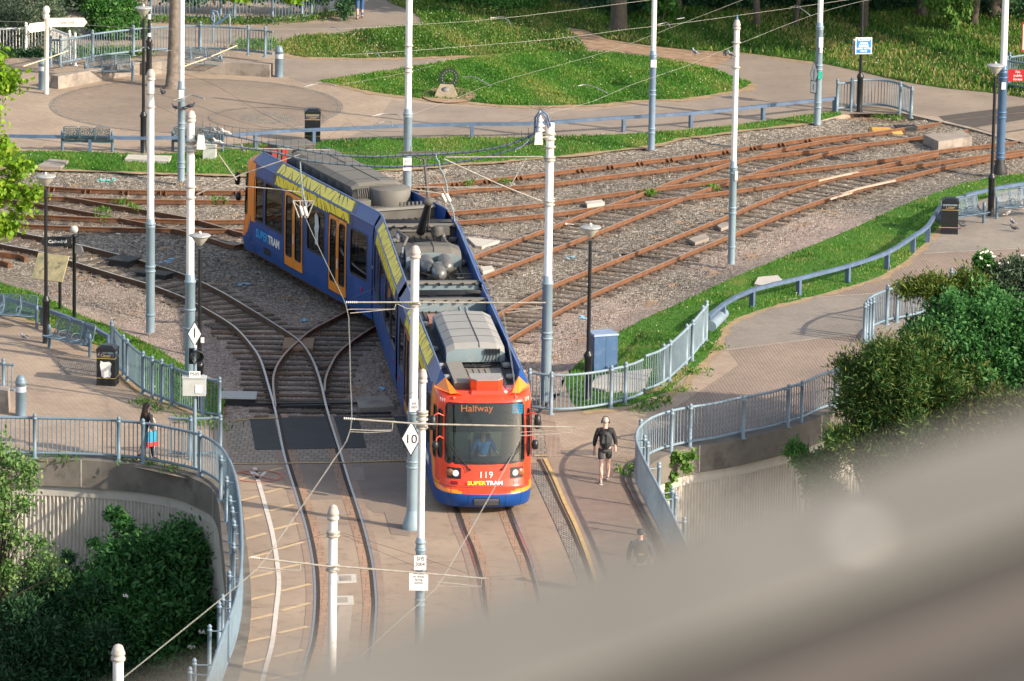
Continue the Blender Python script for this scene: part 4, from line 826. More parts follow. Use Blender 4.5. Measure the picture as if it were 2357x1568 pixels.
# ---------------- overhead line poles
def pole(base,H,wh,collars,label,r=.14,bcol=None,finial=True,footed=False,group='overhead line poles',top='ball'):
    e=empty('line_pole',(base.x,base.y,base.z),0,label,'pole',group); bm=bcol or M_POLEB; r=r*.85
    rt=r*.88
    if wh<H:
        MB().lathe([(rt*1.0,wh),(rt*.97,H-.30 if finial else H)],20).build('upper_shaft',M_POLEW,e)
    if wh>0:
        pr=[(r*1.12,0),(r*1.12,wh-.28),(r*1.2,wh-.27),(r*1.2,wh-.22),(r*1.08,wh-.2),(r*1.02,wh-.01),(r*.9,wh)]
        mb=MB(); mb.lathe(pr,20)
        for z in collars: mb.lathe([(r*1.1,z-.03),(r*1.3,z-.025),(r*1.3,z+.025),(r*1.1,z+.03)],20)
        mb.build('lower_shaft',bm,e)
    if footed: MB().lathe([(r*2.0,0),(r*2.0,.06),(r*1.9,.14),(r*1.35,.36),(r*1.15,.5)],20).build('base_collar',bm if footed is True else M_BLACKR,e)
    if finial:
        q=rt*1.28; z=H
        MB().lathe([(rt,z-.32),(q,z-.315),(q*1.03,z-.28),(q,z-.25),(rt*.95,z-.24),(q*.98,z-.2),(q*1.0,z-.16),(q*.9,z-.13),(q*.84,z-.1),(q*.66,z-.03),(q*.4,z),(0,z+.015)],20).build('finial',M_FINIAL,e)
    return e
def pb(x,y): return P(x,y)
def hh(base,y): return Hat(base,y)
PL={}
b=pb(346,765); PL[1]=pole(b,hh(b,160),hh(b,503),[hh(b,515),hh(b,613),hh(b,624),hh(b,724)],'slender white and blue pole left of the twin front pole, clamp at mid height')
b=pb(417,416); PL[2]=pole(b,9.0,hh(b,186),[hh(b,203),hh(b,283),hh(b,295),hh(b,373),hh(b,385)],'tall pole rising from the ballast edge near the tree trunk',r=.125)
b=pb(437,867); PL[3]=pole(b,hh(b,255),hh(b,631),[hh(b,648),hh(b,712),hh(b,755)],'thick white and blue pole behind the signal with pigeons on its bracket',r=.155)
b=pb(935,612); PL[4]=pole(b,10.2,hh(b,250),[hh(b,262)],'tall pole standing behind the tram and leaving the top of the picture',r=.14)
b=pb(1499,344); PL[5]=pole(b,9,hh(b,116),[hh(b,126),hh(b,208),hh(b,218),hh(b,296),hh(b,306)],'tall pole at the grass strip edge in the upper middle',r=.12,bcol=mat('pole_blue2',(.19,.27,.37),.42,var=.1))
b=pb(1683,608); PL[6]=pole(b,hh(b,45),hh(b,370),[hh(b,385),hh(b,398),hh(b,478),hh(b,490),hh(b,568)],'slim white and blue pole with a rusty finial on the right ballast',r=.12)
MB().lathe([(.05,0),(.03,.08),(.0,.2)],10,(0,0,hh(b,45)-.01)).build('spike_cap',M_POLEDB,PL[6])
b=pb(1881,287); PL[7]=pole(b,9,hh(b,51),[hh(b,62),hh(b,150),hh(b,160),hh(b,236),hh(b,247)],'tall pole at upper right carrying diamond sign and stickers',r=.13)
b=pb(2301,400); PL[8]=pole(b,9,hh(b,150),[hh(b,160),hh(b,178),hh(b,258),hh(b,270),hh(b,352),hh(b,362)],'white and dark blue pole at the right edge with a flared foot',r=.155,bcol=M_POLEDB,footed=2)
b=pb(1256,922); PL[9]=pole(b,hh(b,283),hh(b,634),[hh(b,652),hh(b,765),hh(b,778)],'thick pole right of the tram holding the long bracket and spiked cables',r=.155,finial=False)
b=pb(948,1217); PL[10]=pole(b,hh(b,566),hh(b,928),[hh(b,950),hh(b,1062),hh(b,1075)],'white topped pole beside the tram left flank with a bell shaped foot',r=.15,footed=True)
t=P(973,850,8.0); PL[11]=pole(V((t.x,t.y,0)),8.0,hh(V((t.x,t.y,0)),1237),[hh(V((t.x,t.y,0)),q) for q in (1248,1265,1380,1392)],'slim pole overlapping the footed pole, white notice plate near its bottom',r=.115)
t=P(767,1163,8.0); PL[12]=pole(V((t.x,t.y,0)),8.0,1.5,[],'white pole with rounded finial between the two street tracks',r=.13)
t=P(272,1484,8.0); PL[13]=pole(V((t.x,t.y,-7.2)),15.2,6,[],'nearest pole, only its white top and finial rising at the lower left',r=.145)
def ring(pl,z,r=.16,m=None,w=.05): MB().lathe([(r,z-w/2),(r+.012,z-w/2+.005),(r+.012,z+w/2-.005),(r,z+w/2)],18).build('clamp_band',m or M_STEELW,pl)
BP={k:V(v.location) for k,v in PL.items()}
def Z(k,y): b=BP[k]; lo=V((b.x,b.y,b.z)); return Hat(lo,y)
for k,ys in ((9,(308,320,338,362,369,463,471)),(3,(325,330,340,348,430,455)),(10,(697,702)),(11,(948,955,965,977,984)),(12,(1225,1233,1302,1312)),(1,(215,246)),(4,(105,155,165)),(6,(98,155)),):
    for y in ys: ring(PL[k],Z(k,y),.15 if k in(3,9,10) else .13)
def onpole(k,y,z=None,dx=0,r=.15):
    "point on the camera-facing side of a pole at image row y"
    b=BP[k]; return V((b.x+dx,b.y-r,b.z+Z(k,y)))
def plate(name,c,w,h,m,label,cat,shape='rect',tilt=0,parent=None,border=None,yaw=0):
    mb=MB(); a,b_=w/2,h/2
    q=[(-a,-b_),(a,-b_),(a,b_),(-a,b_)] if shape=='rect' else [(0,-b_),(a,0),(0,b_),(-a,0)]
    e=empty(name,c,yaw,label,cat)
    def lay(sc,y0,y1,mm,nm):
        mb=MB(); qq=[(x*sc,z*sc) for x,z in q]; n=len(q)
        vs=[(x,y0,z) for x,z in qq]+[(x,y1,z) for x,z in qq]; mb.add(vs,[tuple(range(n)),tuple(range(2*n-1,n-1,-1))]+[(i+n,(i+1)%n+n,(i+1)%n,i) for i in range(n)]); mb.build(nm,mm,e)
    lay(1,-.012,.012,border or m,'panel'); 
    if border: lay(.88,-.016,-.0125,m,'face')
    return e
def TF(x,y,z): return Matrix.Translation(V((x,y,z)))@Matrix.Rotation(PI/2,4,'X')
M_PLG=mat('plate_grey_white',(.66,.68,.66),.5,var=.04)
# speed diamond 10
p=onpole(10,1005,dx=-.045,r=.22); e=plate('speed_sign',p,.52,.98,M_WHITE,'white diamond speed sign reading 10 on the footed pole','sign','dia',border=M_INK); text('10',.34,M_INK,e,TF(.0,-.02,-.02))
p=onpole(10,930,dx=.02,r=.17); e=plate('number_plate',p,.22,.34,M_WHITE,'small white plate lettered SHS 3003 above the speed diamond','plate'); text('SHS\n3003',.1,M_INK,e,TF(0,-.014,.0),sx=.8)
p=onpole(11,1292,r=.15); e=plate('number_plate',p,.28,.36,M_WHITE,'white plate lettered SHS 3004 on the slim front pole','plate'); text('SHS\n3004',.13,M_INK,e,TF(0,-.014,.03),sx=.85)
p=onpole(11,1335,dx=-.03,r=.17); e=plate('notice_plate',p,.44,.42,M_WHITE,'white notice on the slim pole saying trams must not pass on these facing points','notice'); text('Trams must\nnot pass\non these\nfacing\npoints',.075,M_INK,e,TF(0,-.014,.13),sx=1.05)
# diamond by signal
p=onpole(3,771,dx=.03,r=.2)
s0=P(448,1077); sg=empty('tram_signal',(s0.x,s0.y,0),0,'tram signal post with a black hooded lamp, grey box and plate PS05','signal')
zt=Hat(s0,800)
MB().lathe([(.05,.0),(.05,zt)],12).build('post',M_BLUEL,sg); MB().lathe([(.1,0),(.1,.05),(.05,.08)],12).build('base',M_BLUE,sg)
zb0,zb1=Hat(s0,909),Hat(s0,869); MB().b6(-.32,.30,-.14,.14,zb0,zb1).build('control_box',M_GREYBOX,sg); MB().b6(.02,.20,-.155,-.142,zb0+.08,zb0+.30).build('box_label',M_WHITE,sg)
MB().b6(-.34,.32,-.16,.16,zb1+.002,zb1+.03).build('box_lid',M_GREYBOX,sg)
z=Hat(s0,861); pe=MB().b6(-.15,.15,-.075,-.055,z-.07,z+.09).build('name_plate',M_WHITE,sg); text('PS05',.13,M_INK,pe,TF(0,-.077,z+.01))
z=Hat(s0,819); MB().b6(-.17,.17,.02,.06,z-.24,z+.2).build('backboard',M_BLACK,sg)
hd=MB(); hd.lathe([(.15,-.04),(.17,.0),(.175,.22),(.155,.22),(.15,.02),(0,.015)],20,(.03,.02,z),(.25,-1,0)); hd.build('lamp_hood',M_BLACK,sg); MB().lathe([(.12,0),(0,.01)],16,(.04,-.02,z),(.25,-1,0)).build('lens',mat('dark_lens',(.05,.06,.05),.15),sg)
MB().lathe([(.045,zt),(.05,zt+.04),(.02,zt+.07),(0,zt+.08)],12).build('cap',M_CREAM,sg)
z=Hat(s0,771); e=plate('vertical_bar_sign',V((s0.x-.02,s0.y+.12,z)),.40,.72,M_WHITE,'white diamond sign with a black vertical bar above the hooded signal lamp','sign','dia',border=M_INK); MB().b6(-.016,.016,-.019,-.0165,-.1,.16).build('bar_mark',M_INK,e); MB().b6(.17,.26,-.02,.02,-.24,-.1).build('clip',M_WHITE,e)
# signs on upper right pole 7
p=onpole(7,170,dx=-.16,r=.12); e=plate('speed_sign',p,.34,.95,M_PLG,'grey diamond sign with vertical bar on the upper right pole','sign','dia',border=M_INK,yaw=R(-35)); MB().b6(-.014,.014,-.02,-.0165,-.2,.2).build('bar_mark',M_INK,e)
p=onpole(7,199,dx=-.17,r=.12); e=plate('route_plate',p,.26,.46,M_PLG,'small rounded white plate under the grey diamond on the upper right pole','sign',border=M_INK,yaw=R(-35)); MB().b6(-.012,.012,-.02,-.0165,-.1,.1).build('bar_mark',M_INK,e)
p=onpole(7,96,dx=.05,r=.16); plate('pole_sticker',p,.15,.36,M_WHITE,'upper white sticker on the upper right pole','sticker')
p=onpole(7,111,dx=.06,r=.155); plate('pole_sticker',p,.1,.28,M_WHITE,'lower slim white sticker on the upper right pole','sticker')
p=onpole(7,172,dx=.05,r=.155); plate('pole_sticker',p,.15,.26,M_GREEN,'small green sticker on the upper right pole','sticker')
p=onpole(5,145,dx=.02,r=.14); plate('pole_sticker',p,.2,.26,M_WHITE,'white sticker on the pole in the upper middle','sticker')
p=onpole(4,376,dx=.0,r=.16); e=plate('number_plate',p,.26,.4,M_WHITE,'white number plate with grey lettering on the pole behind the tram','plate'); text('SHS\n3015',.13,mat('faded_ink',(.4,.4,.4),.6),e,TF(0,-.014,.02),sx=.85)
p=onpole(2,215,dx=.0,r=.14); e=plate('number_plate',p,.16,.28,M_WHITE,'white plate on the pole near the tree trunk','plate')
p=onpole(6,403,dx=.09,r=.13); plate('pole_sticker',p,.09,.28,M_WHITE,'white sticker on the slim pole with the rusty finial','sticker')
p=onpole(8,196,dx=.02,r=.17); plate('pole_sticker',p,.14,.24,M_WHITE,'white sticker on the right edge pole','sticker')
# ---------------- street lamps
def mk_lamp(H=5.1):
    e=empty('street_lamp',(0,0,0),0,'x','street lamp','black street lamps with dish heads')
    MB().lathe([(.12,0),(.115,.03),(.105,.05),(.105,1.22),(.125,1.25),(.13,1.28),(.12,1.33),(.10,1.36),(.075,1.42)],14).build('base',M_BLACK,e)
    MB().lathe([(.056,1.42),(.05,H-.45)],12).build('post',M_BLACK,e)
    MB().lathe([(.05,H-.36),(.10,H-.31),(.20,H-.18),(.255,H-.09)],24).build('shade',mat('lamp_bowl',(.42,.41,.34),.5,var=.15),e)
    MB().lathe([(.255,H-.09),(.30,H-.085),(.305,H-.065),(.28,H-.05),(.16,H-.025),(0,H-.015)],24).build('cap',mat('lamp_dish',(.34,.35,.36),.5,var=.25,scale=8,dirt=(.15,.15,.15),dscale=10),e)
    MB().sphere((0,0,H+.015),.042,10,6).build('photocell',M_CREAM,e); return e
lamps=[((106,790),'black street lamp at lower left in front of the map board',1),((330,351),'black street lamp beside the tree trunk at upper left',1),((459,943),'black street lamp just right of the thick pole behind the signal',1),((1352,920),'black street lamp in front of the blue cabinet',1),((2280,497),'black street lamp at the right edge between the benches',1)]
L0=mk_lamp()
for i,(q,lb,_) in enumerate(lamps):
    c=P(*q); 
    if i==0: L0.location=c; L0['label']=lb
    else: copy_tree(L0,c,0,lb)
# lamp post with the blue sign (head out of frame)
c=P(1978,258); e=copy_tree(L0,c,0,'black lamp post at upper right carrying the blue tramway sign'); 
H5=Hat(c,104); sg2=plate('tramway_sign',V((c.x+.08,c.y-.12,H5)),.60,.60,M_SIGNBLUE,'blue tramway warning sign with white tram symbol on a black post','sign',border=M_WHITE,yaw=R(8))
for s_,z,sz in(('TRAMWAY',.2,.095),('LOOK BOTH',-.1,.09),('WAYS',-.2,.09)): text(s_,sz,M_WHITE,sg2,TF(0,-.018,z),bold=.004)
MB().b6(-.18,.18,-.020,-.017,-.04,.12,.04).build('tram_symbol',M_WHITE,sg2)
mb=MB(); [mb.b6(-.14+i*.07,-.10+i*.07,-.022,-.0205,.03,.08) for i in range(4)]; mb.build('symbol_windows',M_SIGNBLUE,sg2)
e=plate('sign_back',V((c.x-.16,c.y+.12,H5-.06)),.45,.55,M_GREYBOX,'plain grey back of a second sign on the same black post','sign',yaw=R(50))
# banded post next to upper lamp
c=P(343,173); e=empty('banded_post',(c.x,c.y,0),0,'black post with white bands beside the tree trunk','post'); H=Hat(c,33)
MB().lathe([(.12,0),(.105,.05),(.105,1.2),(.13,1.26),(.07,1.36)],14).build('base',M_BLACK,e); MB().lathe([(.056,1.36),(.05,H)],12).build('post',M_BLACK,e)
for y0,y1 in ((33,44),(76,84)): MB().lathe([(.062,Hat(c,y1)),(.062,Hat(c,y0))],12).build('band',M_WHITE,e)
# ---------------- finger posts
c=P(107,216); e=empty('finger_post',(c.x,c.y,0),0,'white finger post with two pointing arms at upper left','finger post'); H=Hat(c,22)
MB().lathe([(.085,0),(.085,H-.35),(.11,H-.34),(.11,H-.2),(.07,H-.15),(.12,H-.1),(.13,H),(.09,H+.1),(0,H+.14)],14).build('post',M_CREAM,e)
def finger(e,z,ln,ang,h,m,tx,tm,sz,ti=False):
    M=Matrix.Translation((0,0,z))@Matrix.Rotation(ang,4,'Z'); mb=MB(); vs=[(.08,-.02,-h/2),(ln,-.02,-h/2),(ln+.12,-.02,0),(ln,-.02,h/2),(.08,-.02,h/2)]; vs+=[(a,.02,b) for a,_,b in vs]
    mb.add([M@V(v) for v in vs],[(0,1,2,3,4),(9,8,7,6,5)]+[(i+5,(i+1)%5+5,(i+1)%5,i) for i in range(5)]); o=mb.build('arm',m,e)
    fl=math.cos(ang)<0
    T=M@Matrix.Translation((ln/2+.05,-.024 if not fl else .024,0))@(Matrix.Rotation(PI,4,'Z') if fl else Matrix())@Matrix.Rotation(PI/2,4,'X'); text(tx,sz,tm,o,T)
finger(e,Hat(c,52),1.35,R(8),.32,M_CREAM,'Town Hall',mat('brown_ink',(.3,.16,.1),.6),.13)
finger(e,Hat(c,60),.75,R(222),.32,M_CREAM,'City',mat('brown_ink',(.3,.16,.1),.6),.13)
c=P(171,735); e=empty('finger_post',(c.x,c.y,0),0,'black finger post with a Cathedral arm at lower left','finger post'); H=Hat(c,545)
MB().lathe([(.055,0),(.055,H),(.08,H+.01),(.08,H+.05),(.03,H+.08)],12).build('post',M_BLACK,e); MB().lathe([(.0,-.02),(.12,-.02),(.12,.02),(0,.02)],18,(0,0,H+.22),(0,1,0)).build('disc',M_GREYBOX,e)
finger(e,H-.14,.9,R(188),.30,M_BLACK,'Cathedral',M_WHITE,.14); finger(e,H-.34,.5,R(-60),.3,M_GALV,'',M_WHITE,.1)
# map board
c=P(117,712); e=empty('map_board',(c.x,c.y,0),R(-24),'faded map board on two black legs behind the lower left lamp','map board')
for sx in(-.22,.26): MB().lathe([(.05,0),(.05,1.05)],10,(sx,.1,0)).build('leg',M_BLACK,e)
M=Matrix.Translation((0,-.02,1.3))@Matrix.Rotation(R(58),4,'X'); mb=MB(); mb.box((0,0,0),(1.05,.85,.04)); o=MB().add([M@V(v) for v in mb.v],mb.f).build('panel',mat('faded_map',(.42,.36,.20),.6,var=.25,scale=5,dirt=(.2,.24,.16),dscale=3,damt=.7),e)
mb=MB(); rr=random.Random(4)
for i in range(7): mb.b6((x:=rr.uniform(-.45,.35)),x+rr.uniform(.06,.16),(y:=rr.uniform(-.36,.25)),y+rr.uniform(.05,.1),.021,.023)
MB().add([M@V(v) for v in mb.v],mb.f).build('map_marks',mat('map_marks',(.22,.22,.15),.7),o)
# ---------------- benches
def meshmat():
    m,nt=_nt('perforated_steel'); v=vmap(nt); vo=N(nt,'ShaderNodeTexVoronoi',i_Scale=42); nt.links.new(v,vo.inputs[0])
    r=ramp(nt,vo.outputs['Distance'],[(.42,(0,0,0)),(.46,(1,1,1))],'CONSTANT')
    d=N(nt,'ShaderNodeBsdfPrincipled'); d.inputs['Base Color'].default_value=c4((.055,.095,.125)); d.inputs['Roughness'].default_value=.4
    t=nt.nodes.new('ShaderNodeBsdfTransparent'); mx=nt.nodes.new('ShaderNodeMixShader'); o=nt.nodes.new('ShaderNodeOutputMaterial')
    nt.links.new(r,mx.inputs[0]); nt.links.new(t.outputs[0],mx.inputs[1]); nt.links.new(d.outputs[0],mx.inputs[2]); nt.links.new(mx.outputs[0],o.inputs[0]); return m
M_PERF=meshmat(); M_BEN=mat('bench_blue',(.10,.16,.22),.35,var=.12,scale=3,coat=.2)
def mk_bench():
    e=empty('bench',(0,0,0),0,'x','bench','perforated steel three seat benches')
    for sx in(-.86,.86): MB().lathe([(.05,0),(.05,.56),(.058,.57),(.058,.6),(.05,.62),(.05,.68),(.02,.72),(0,.725)],12,(sx,.0,0)).build('leg',M_BEN,e)
    MB().box((0,0,.36),(1.72,.07,.09)).build('beam',M_BEN,e)
    for i in(-1,0,1):
        x=i*.54; prof=[(-.36,.435),(-.30,.44),(-.16,.405),(.0,.40),(.12,.43),(.20,.52),(.25,.68),(.30,.88)]
        mb=MB()
        for a,b in zip(prof[:-1],prof[1:]): mb.add([(x-.25,a[0],a[1]),(x+.25,a[0],a[1]),(x+.25,b[0],b[1]),(x-.25,b[0],b[1])],[(0,1,2,3)],True)
        s=mb.build('seat',M_PERF,e)
        loop=[(x-.25,a,b) for a,b in prof]+[(x-.2,.31,.92),(x+.2,.31,.92)]+[(x+.25,a,b) for a,b in prof[::-1]]+[(x-.25,*prof[0])]
        MB().tube(loop,.018,6,caps=False).build('seat_frame',M_BEN,s)
    for x in(-.27,.27): MB().tube([(x,.2,.5),(x,.1,.62),(x,-.1,.63),(x,-.2,.56),(x,-.15,.45)],.014,6).build('armrest',M_BEN,e)
    return e
benches=[((22,752),R(-14),'left bench of two below the lower left guardrail, cut by the picture edge'),((160,812),R(-42),'steel bench beside the lower left lamp and the litter bin'),
((201,349),R(180),'steel bench seen from behind the far guardrail at left'),((251,187),R(8),'steel bench against the low curved wall at upper left'),((455,170),R(-2),'steel bench behind the tree trunk on the plaza'),((455,349),R(178),'steel bench seen from behind, hidden by the white poles'),
((2219,521),R(38),'steel bench right of the litter bin near the right lawn'),((2348,500),R(22),'steel bench at the right picture edge beside the lamp')]
B0=mk_bench()
for i,(q,a,lb) in enumerate(benches):
    c=P(*q)
    if i==0: B0.location=c; B0.rotation_euler=(0,0,a); B0['label']=lb
    else: copy_tree(B0,c,a,lb)
# ---------------- bins, bollards, cabinets
def mk_bin():
    e=empty('litter_bin',(0,0,0),0,'x','litter bin','black litter bins')
    w=.27
    MB().b6(-w,w,-w,w,.04,.84).build('body',M_BLACK,e); MB().b6(-w-.01,w+.01,-w-.01,w+.01,0,.04).build('plinth',M_BLACKR,e)
    for sx in(-1,1):
        for sy in(-1,1): MB().b6(sx*w-.03*(sx>0),sx*w+.03*(sx<0),sy*w-.03*(sy>0),sy*w+.03*(sy<0),.84,1.0).build('hood_post',M_BLACK,e)
    MB().b6(-w-.012,w+.012,-w-.012,w+.012,1.0,1.08,.0,.0).b6(-w-.012,w+.012,-w-.012,w+.012,1.081,1.17,.14,.14).build('hood',M_BLACK,e)
    MB().b6(-.16,.16,-.16,.16,.76,.842).build('liner',M_BLACKR,e)
    mb=MB(); mb.b6(-w-.003,w+.003,-w-.003,w+.003,.80,.815); mb.b6(-w-.003,w+.003,-w-.003,w+.003,.22,.235); mb.build('gold_band',M_GOLD,e)
    text('Litter',.13,M_GOLD,e,TF(0,-w-.004,.89)); return e
bins=[((248,884),R(-8),'black litter bin with torn white poster beside the lower left railing'),((719,325),R(3),'black litter bin on the plaza behind the far guardrail'),((2185,536),R(-3),'black litter bin in front of the right benches')]
BN=mk_bin()
for i,(q,a,lb) in enumerate(bins):
    c=P(*q)
    if i==0: BN.location=c; BN.rotation_euler=(0,0,a); BN['label']=lb
    else: copy_tree(BN,c,a,lb)
mb=MB(); rr=random.Random(2); o=[(-.12,.28),(-.05,.24),(.06,.27),(.12,.25),(.16,.36),(.13,.5),(.17,.66),(.1,.72),(-.06,.7),(-.15,.74),(-.17,.6),(-.14,.45)]
mb.add([(x,-.276,z) for x,z in o],[tuple(range(len(o)))]); mb.build('torn_poster',M_WHITE,BN)
def mk_boll():
    e=empty('bollard',(0,0,0),0,'x','bollard','domed blue bollards'); r=.15
    MB().lathe([(r,0),(r,.93),(r*1.1,.94),(r*1.1,.98),(r,.99),(r*.97,1.02),(r*.8,1.1),(r*.45,1.16),(0,1.18)],18).build('post',M_POLEDB if False else M_BLUE,e); MB().lathe([(r*1.02,.70),(r*1.02,.86)],18).build('sticker_band',mat('worn_sticker',(.45,.5,.55),.6,var=.3,scale=8),e); return e
BL=mk_boll()
for i,(q,lb) in enumerate((((48,957),'large domed blue bollard at the left edge beside the concrete block'),((642,177),'domed blue bollard at the end of the curved plaza railing'),((98,206),'domed blue bollard just behind the white finger post'))):
    c=P(*q)
    if i==0: BL.location=c; BL['label']=lb
    else: copy_tree(BL,c,0,lb)
c=P(1385,853); e=empty('utility_cabinet',(c.x,c.y,0),R(20),'blue street cabinet with a white 1 on its side','cabinet')
MB().b6(-.36,.36,-.32,.32,.06,1.10).build('body',M_CABBLUE,e); MB().b6(-.39,.39,-.35,.35,1.102,1.16,.02,.02).build('top',mat('cabinet_top',(.22,.30,.45),.5,dirt=(.5,.52,.55),damt=.5),e); MB().b6(-.38,.38,-.34,.34,0,.058).build('plinth',M_CONC,e)
text('1',.34,M_WHITE,e,Matrix.Translation((.364,.02,.86))@Matrix.Rotation(PI/2,4,'Z')@Matrix.Rotation(PI/2,4,'X'),bold=.01)
mb=MB(); [mb.b6(.361,.372,-.3,-.26,z,z+.09) for z in(.2,.55,.9)]; mb.build('hinge',M_CABBLUE,e); MB().b6(-.002,.002,-.326,-.321,.1,1.06).build('door_gap',M_INK,e)
c=P(483,365); e=empty('utility_cabinet',(c.x,c.y,0),R(-4),'small pale grey cabinet in the grass strip beside the thick pole','cabinet'); MB().b6(-.22,.22,-.2,.2,0,.5,.01,.01).build('body',M_GREYBOX,e); MB().b6(-.235,.235,-.215,.215,.502,.54).build('top',M_GREYBOX,e)
# ---------------- monument: toothed ring and stone
c=P(1027,225); e=empty('ring_sculpture',(c.x+.08,c.y+.42,0),R(10),'black toothed iron ring standing behind the plaque stone','sculpture')
mb=MB(); n=64; R1,R2,r0=.36,.315,.21
vs=[];fs=[]
for k in range(n):
    a=2*PI*k/n; ro=R1 if k%2 else R2
    for y,r_ in((-.07,ro),(.07,ro),(.07,r0),(-.07,r0)): vs.append((r_*math.cos(a),y,.66+r_*math.sin(a)))
for k in range(n):
    for j in range(4): fs.append((k*4+j,k*4+(j+1)%4,((k+1)%n)*4+(j+1)%4,((k+1)%n)*4+j))
mb.add(vs,fs); mb.build('toothed_ring',M_BLACKR,e)
for k in range(16):
    mb=MB(); a=2*PI*k/16; mb.lathe([(.026,0),(.02,.02),(0,.02)],8,(.262*math.cos(a),-.072,.66+.262*math.sin(a)),(0,-1,0)); mb.build('bolt_head',mat('bolt_green',(.10,.22,.10),.6),e)
e=empty('plaque_stone',(c.x-.02,c.y-.02,0),0,'rough sandstone block with a round grey plaque below the iron ring','stone')
MB().add([(-.42,-.3,0),(.42,-.3,0),(.45,.3,0),(-.4,.3,0),(-.36,-.26,.20),(.38,-.24,.22),(.26,.24,.44),(-.20,.26,.46)],[(3,2,1,0),(4,5,6,7),(0,1,5,4),(1,2,6,5),(2,3,7,6),(3,0,4,7)]).build('block',mat('sandstone_pale',(.30,.25,.18),.9,var=.2,scale=5,dirt=(.2,.17,.12),bd=.02),e)
n=V((0,-.62,.72)).normalized(); MB().lathe([(.13,0),(.13,.02),(0,.02)],18,(.0,-.05,.315),(0,-.42,.9)).build('plaque',mat('plaque_grey',(.2,.2,.2),.7),e)
sheet('worn_soil_patch',circ(c+V((.1,.3,0)),1.0,1.5,28),.05,M_SOIL)
# cycle stand sculpture at the top
c=P(508,100); e=empty('cycle_stand',(c.x,c.y,0),0,'blue tube cycle stand shaped like a check mark on the upper path','cycle stand')
MB().tube([(-.28,0,0),(-.28,0,.62),(-.24,0,.95),(-.3,0,1.2)],.035,8).build('left_tube',M_BLUEL,e); MB().tube([(.34,0,0),(.34,0,1.0),(.3,0,1.12)],.035,8).build('right_tube',M_BLUEL,e)
MB().tube([(-.32,0,1.25),(-.36,.0,.95),(-.2,.0,.72),(-.05,0,.9),(-.14,0,1.2),(-.3,0,1.25)],.04,8).tube([(-.2,0,.72),(.05,0,.86),(.36,0,1.22)],.045,8).build('loop',M_POLEDB,e)
# red notice on the far right railing, red notice post
c=P(2341,211); e=plate('red_notice',V((c.x,c.y-.10,.62)),.72,.46,M_RED,'red notice reading No public access on the upper right railing','notice',yaw=R(-8))
for i,t_ in enumerate(('No','public','access')): text(t_,.13,M_WHITE,e,TF(0,-.014,.13-i*.135),bold=.003)
c=P(2366,140); e=plate('edge_notice',V((c.x,c.y,.9)),.5,1.1,M_WHITE,'white notice with red edge cut by the right picture edge','notice',border=M_RED)
# ================= TRAM =================
tram=empty('tram',(TIPC.x,TIPC.y,0),0,'articulated blue tram with red front on destination Halfway crossing the junction','tram')
def carM(tip,joint):
    d=(joint-tip).normalized(); r=V((d.y,-d.x,0)); t=tip-V((TIPC.x,TIPC.y,0))
    return Matrix(((r.x,d.x,0,t.x),(r.y,d.y,0,t.y),(0,0,1,t.z+.0),(0,0,0,1))) , (joint-tip).length
XP=[(.26,1.285),(.5,1.315),(.62,1.325),(2.1,1.325),(2.8,1.305),(3.14,1.27),(3.16,1.262),(3.5,1.06)]
def xo(z):
    for (a,b),(c,d) in zip(XP[:-1],XP[1:]):
        if z<=c: return b+(d-b)*max(0,(z-a)/(c-a))
    return XP[-1][1]
def mk(mb,name,mats,M,parent=None):
    mb.v=[tuple(M@V(v)) for v in mb.v]; return mb.build(name,mats,parent or tram)
def rr_(a0,a1,z0,z1,r,n=5):
    o=[]
    for cx,cz,s in((a1-r,z1-r,0),(a0+r,z1-r,1),(a0+r,z0+r,2),(a1-r,z0+r,3)):
        for k in range(n+1):
            t=PI/2*(s+k/n); o.append((cx+r*math.cos(t),cz+r*math.sin(t)))
    return o
def ringmesh(mb,surf,a0,a1,z0,z1,r,w,off=.006,n=5):
    A=rr_(a0,a1,z0,z1,r,n); ri=max(.01,r-w); B=rr_(a0+w,a1-w,z0+w,z1-w,ri,n); k=len(A)
    # densify long edges so the ring follows curved surfaces
    def dens(L):
        out=[]
        for i in range(len(L)):
            p,q=L[i],L[(i+1)%len(L)]; m=8 if i%(n+1)==n else 1
            for j in range(m): out.append((p[0]+(q[0]-p[0])*j/m,p[1]+(q[1]-p[1])*j/m))
        return out
    A,B=dens(A),dens(B); k=len(A)
    vs=[surf(a,z,off) for a,z in A]+[surf(a,z,off) for a,z in B]+[surf(a,z,-.03) for a,z in B]
    fs=[(i,(i+1)%k,(i+1)%k+k,i+k) for i in range(k)]+[(i+k,(i+1)%k+k,(i+1)%k+2*k,i+2*k) for i in range(k)]
    mb.add(vs,fs)
def panemesh(mb,surf,a0,a1,z0,z1,off=-.02,nu=8,nz=3):
    mb.grid(lambda u,z:surf(u,z,off),[a0+(a1-a0)*i/nu for i in range(nu+1)],[z0+(z1-z0)*i/nz for i in range(nz+1)],False)
def lin(a,b,n): return [a+(b-a)*i/n for i in range(n+1)]
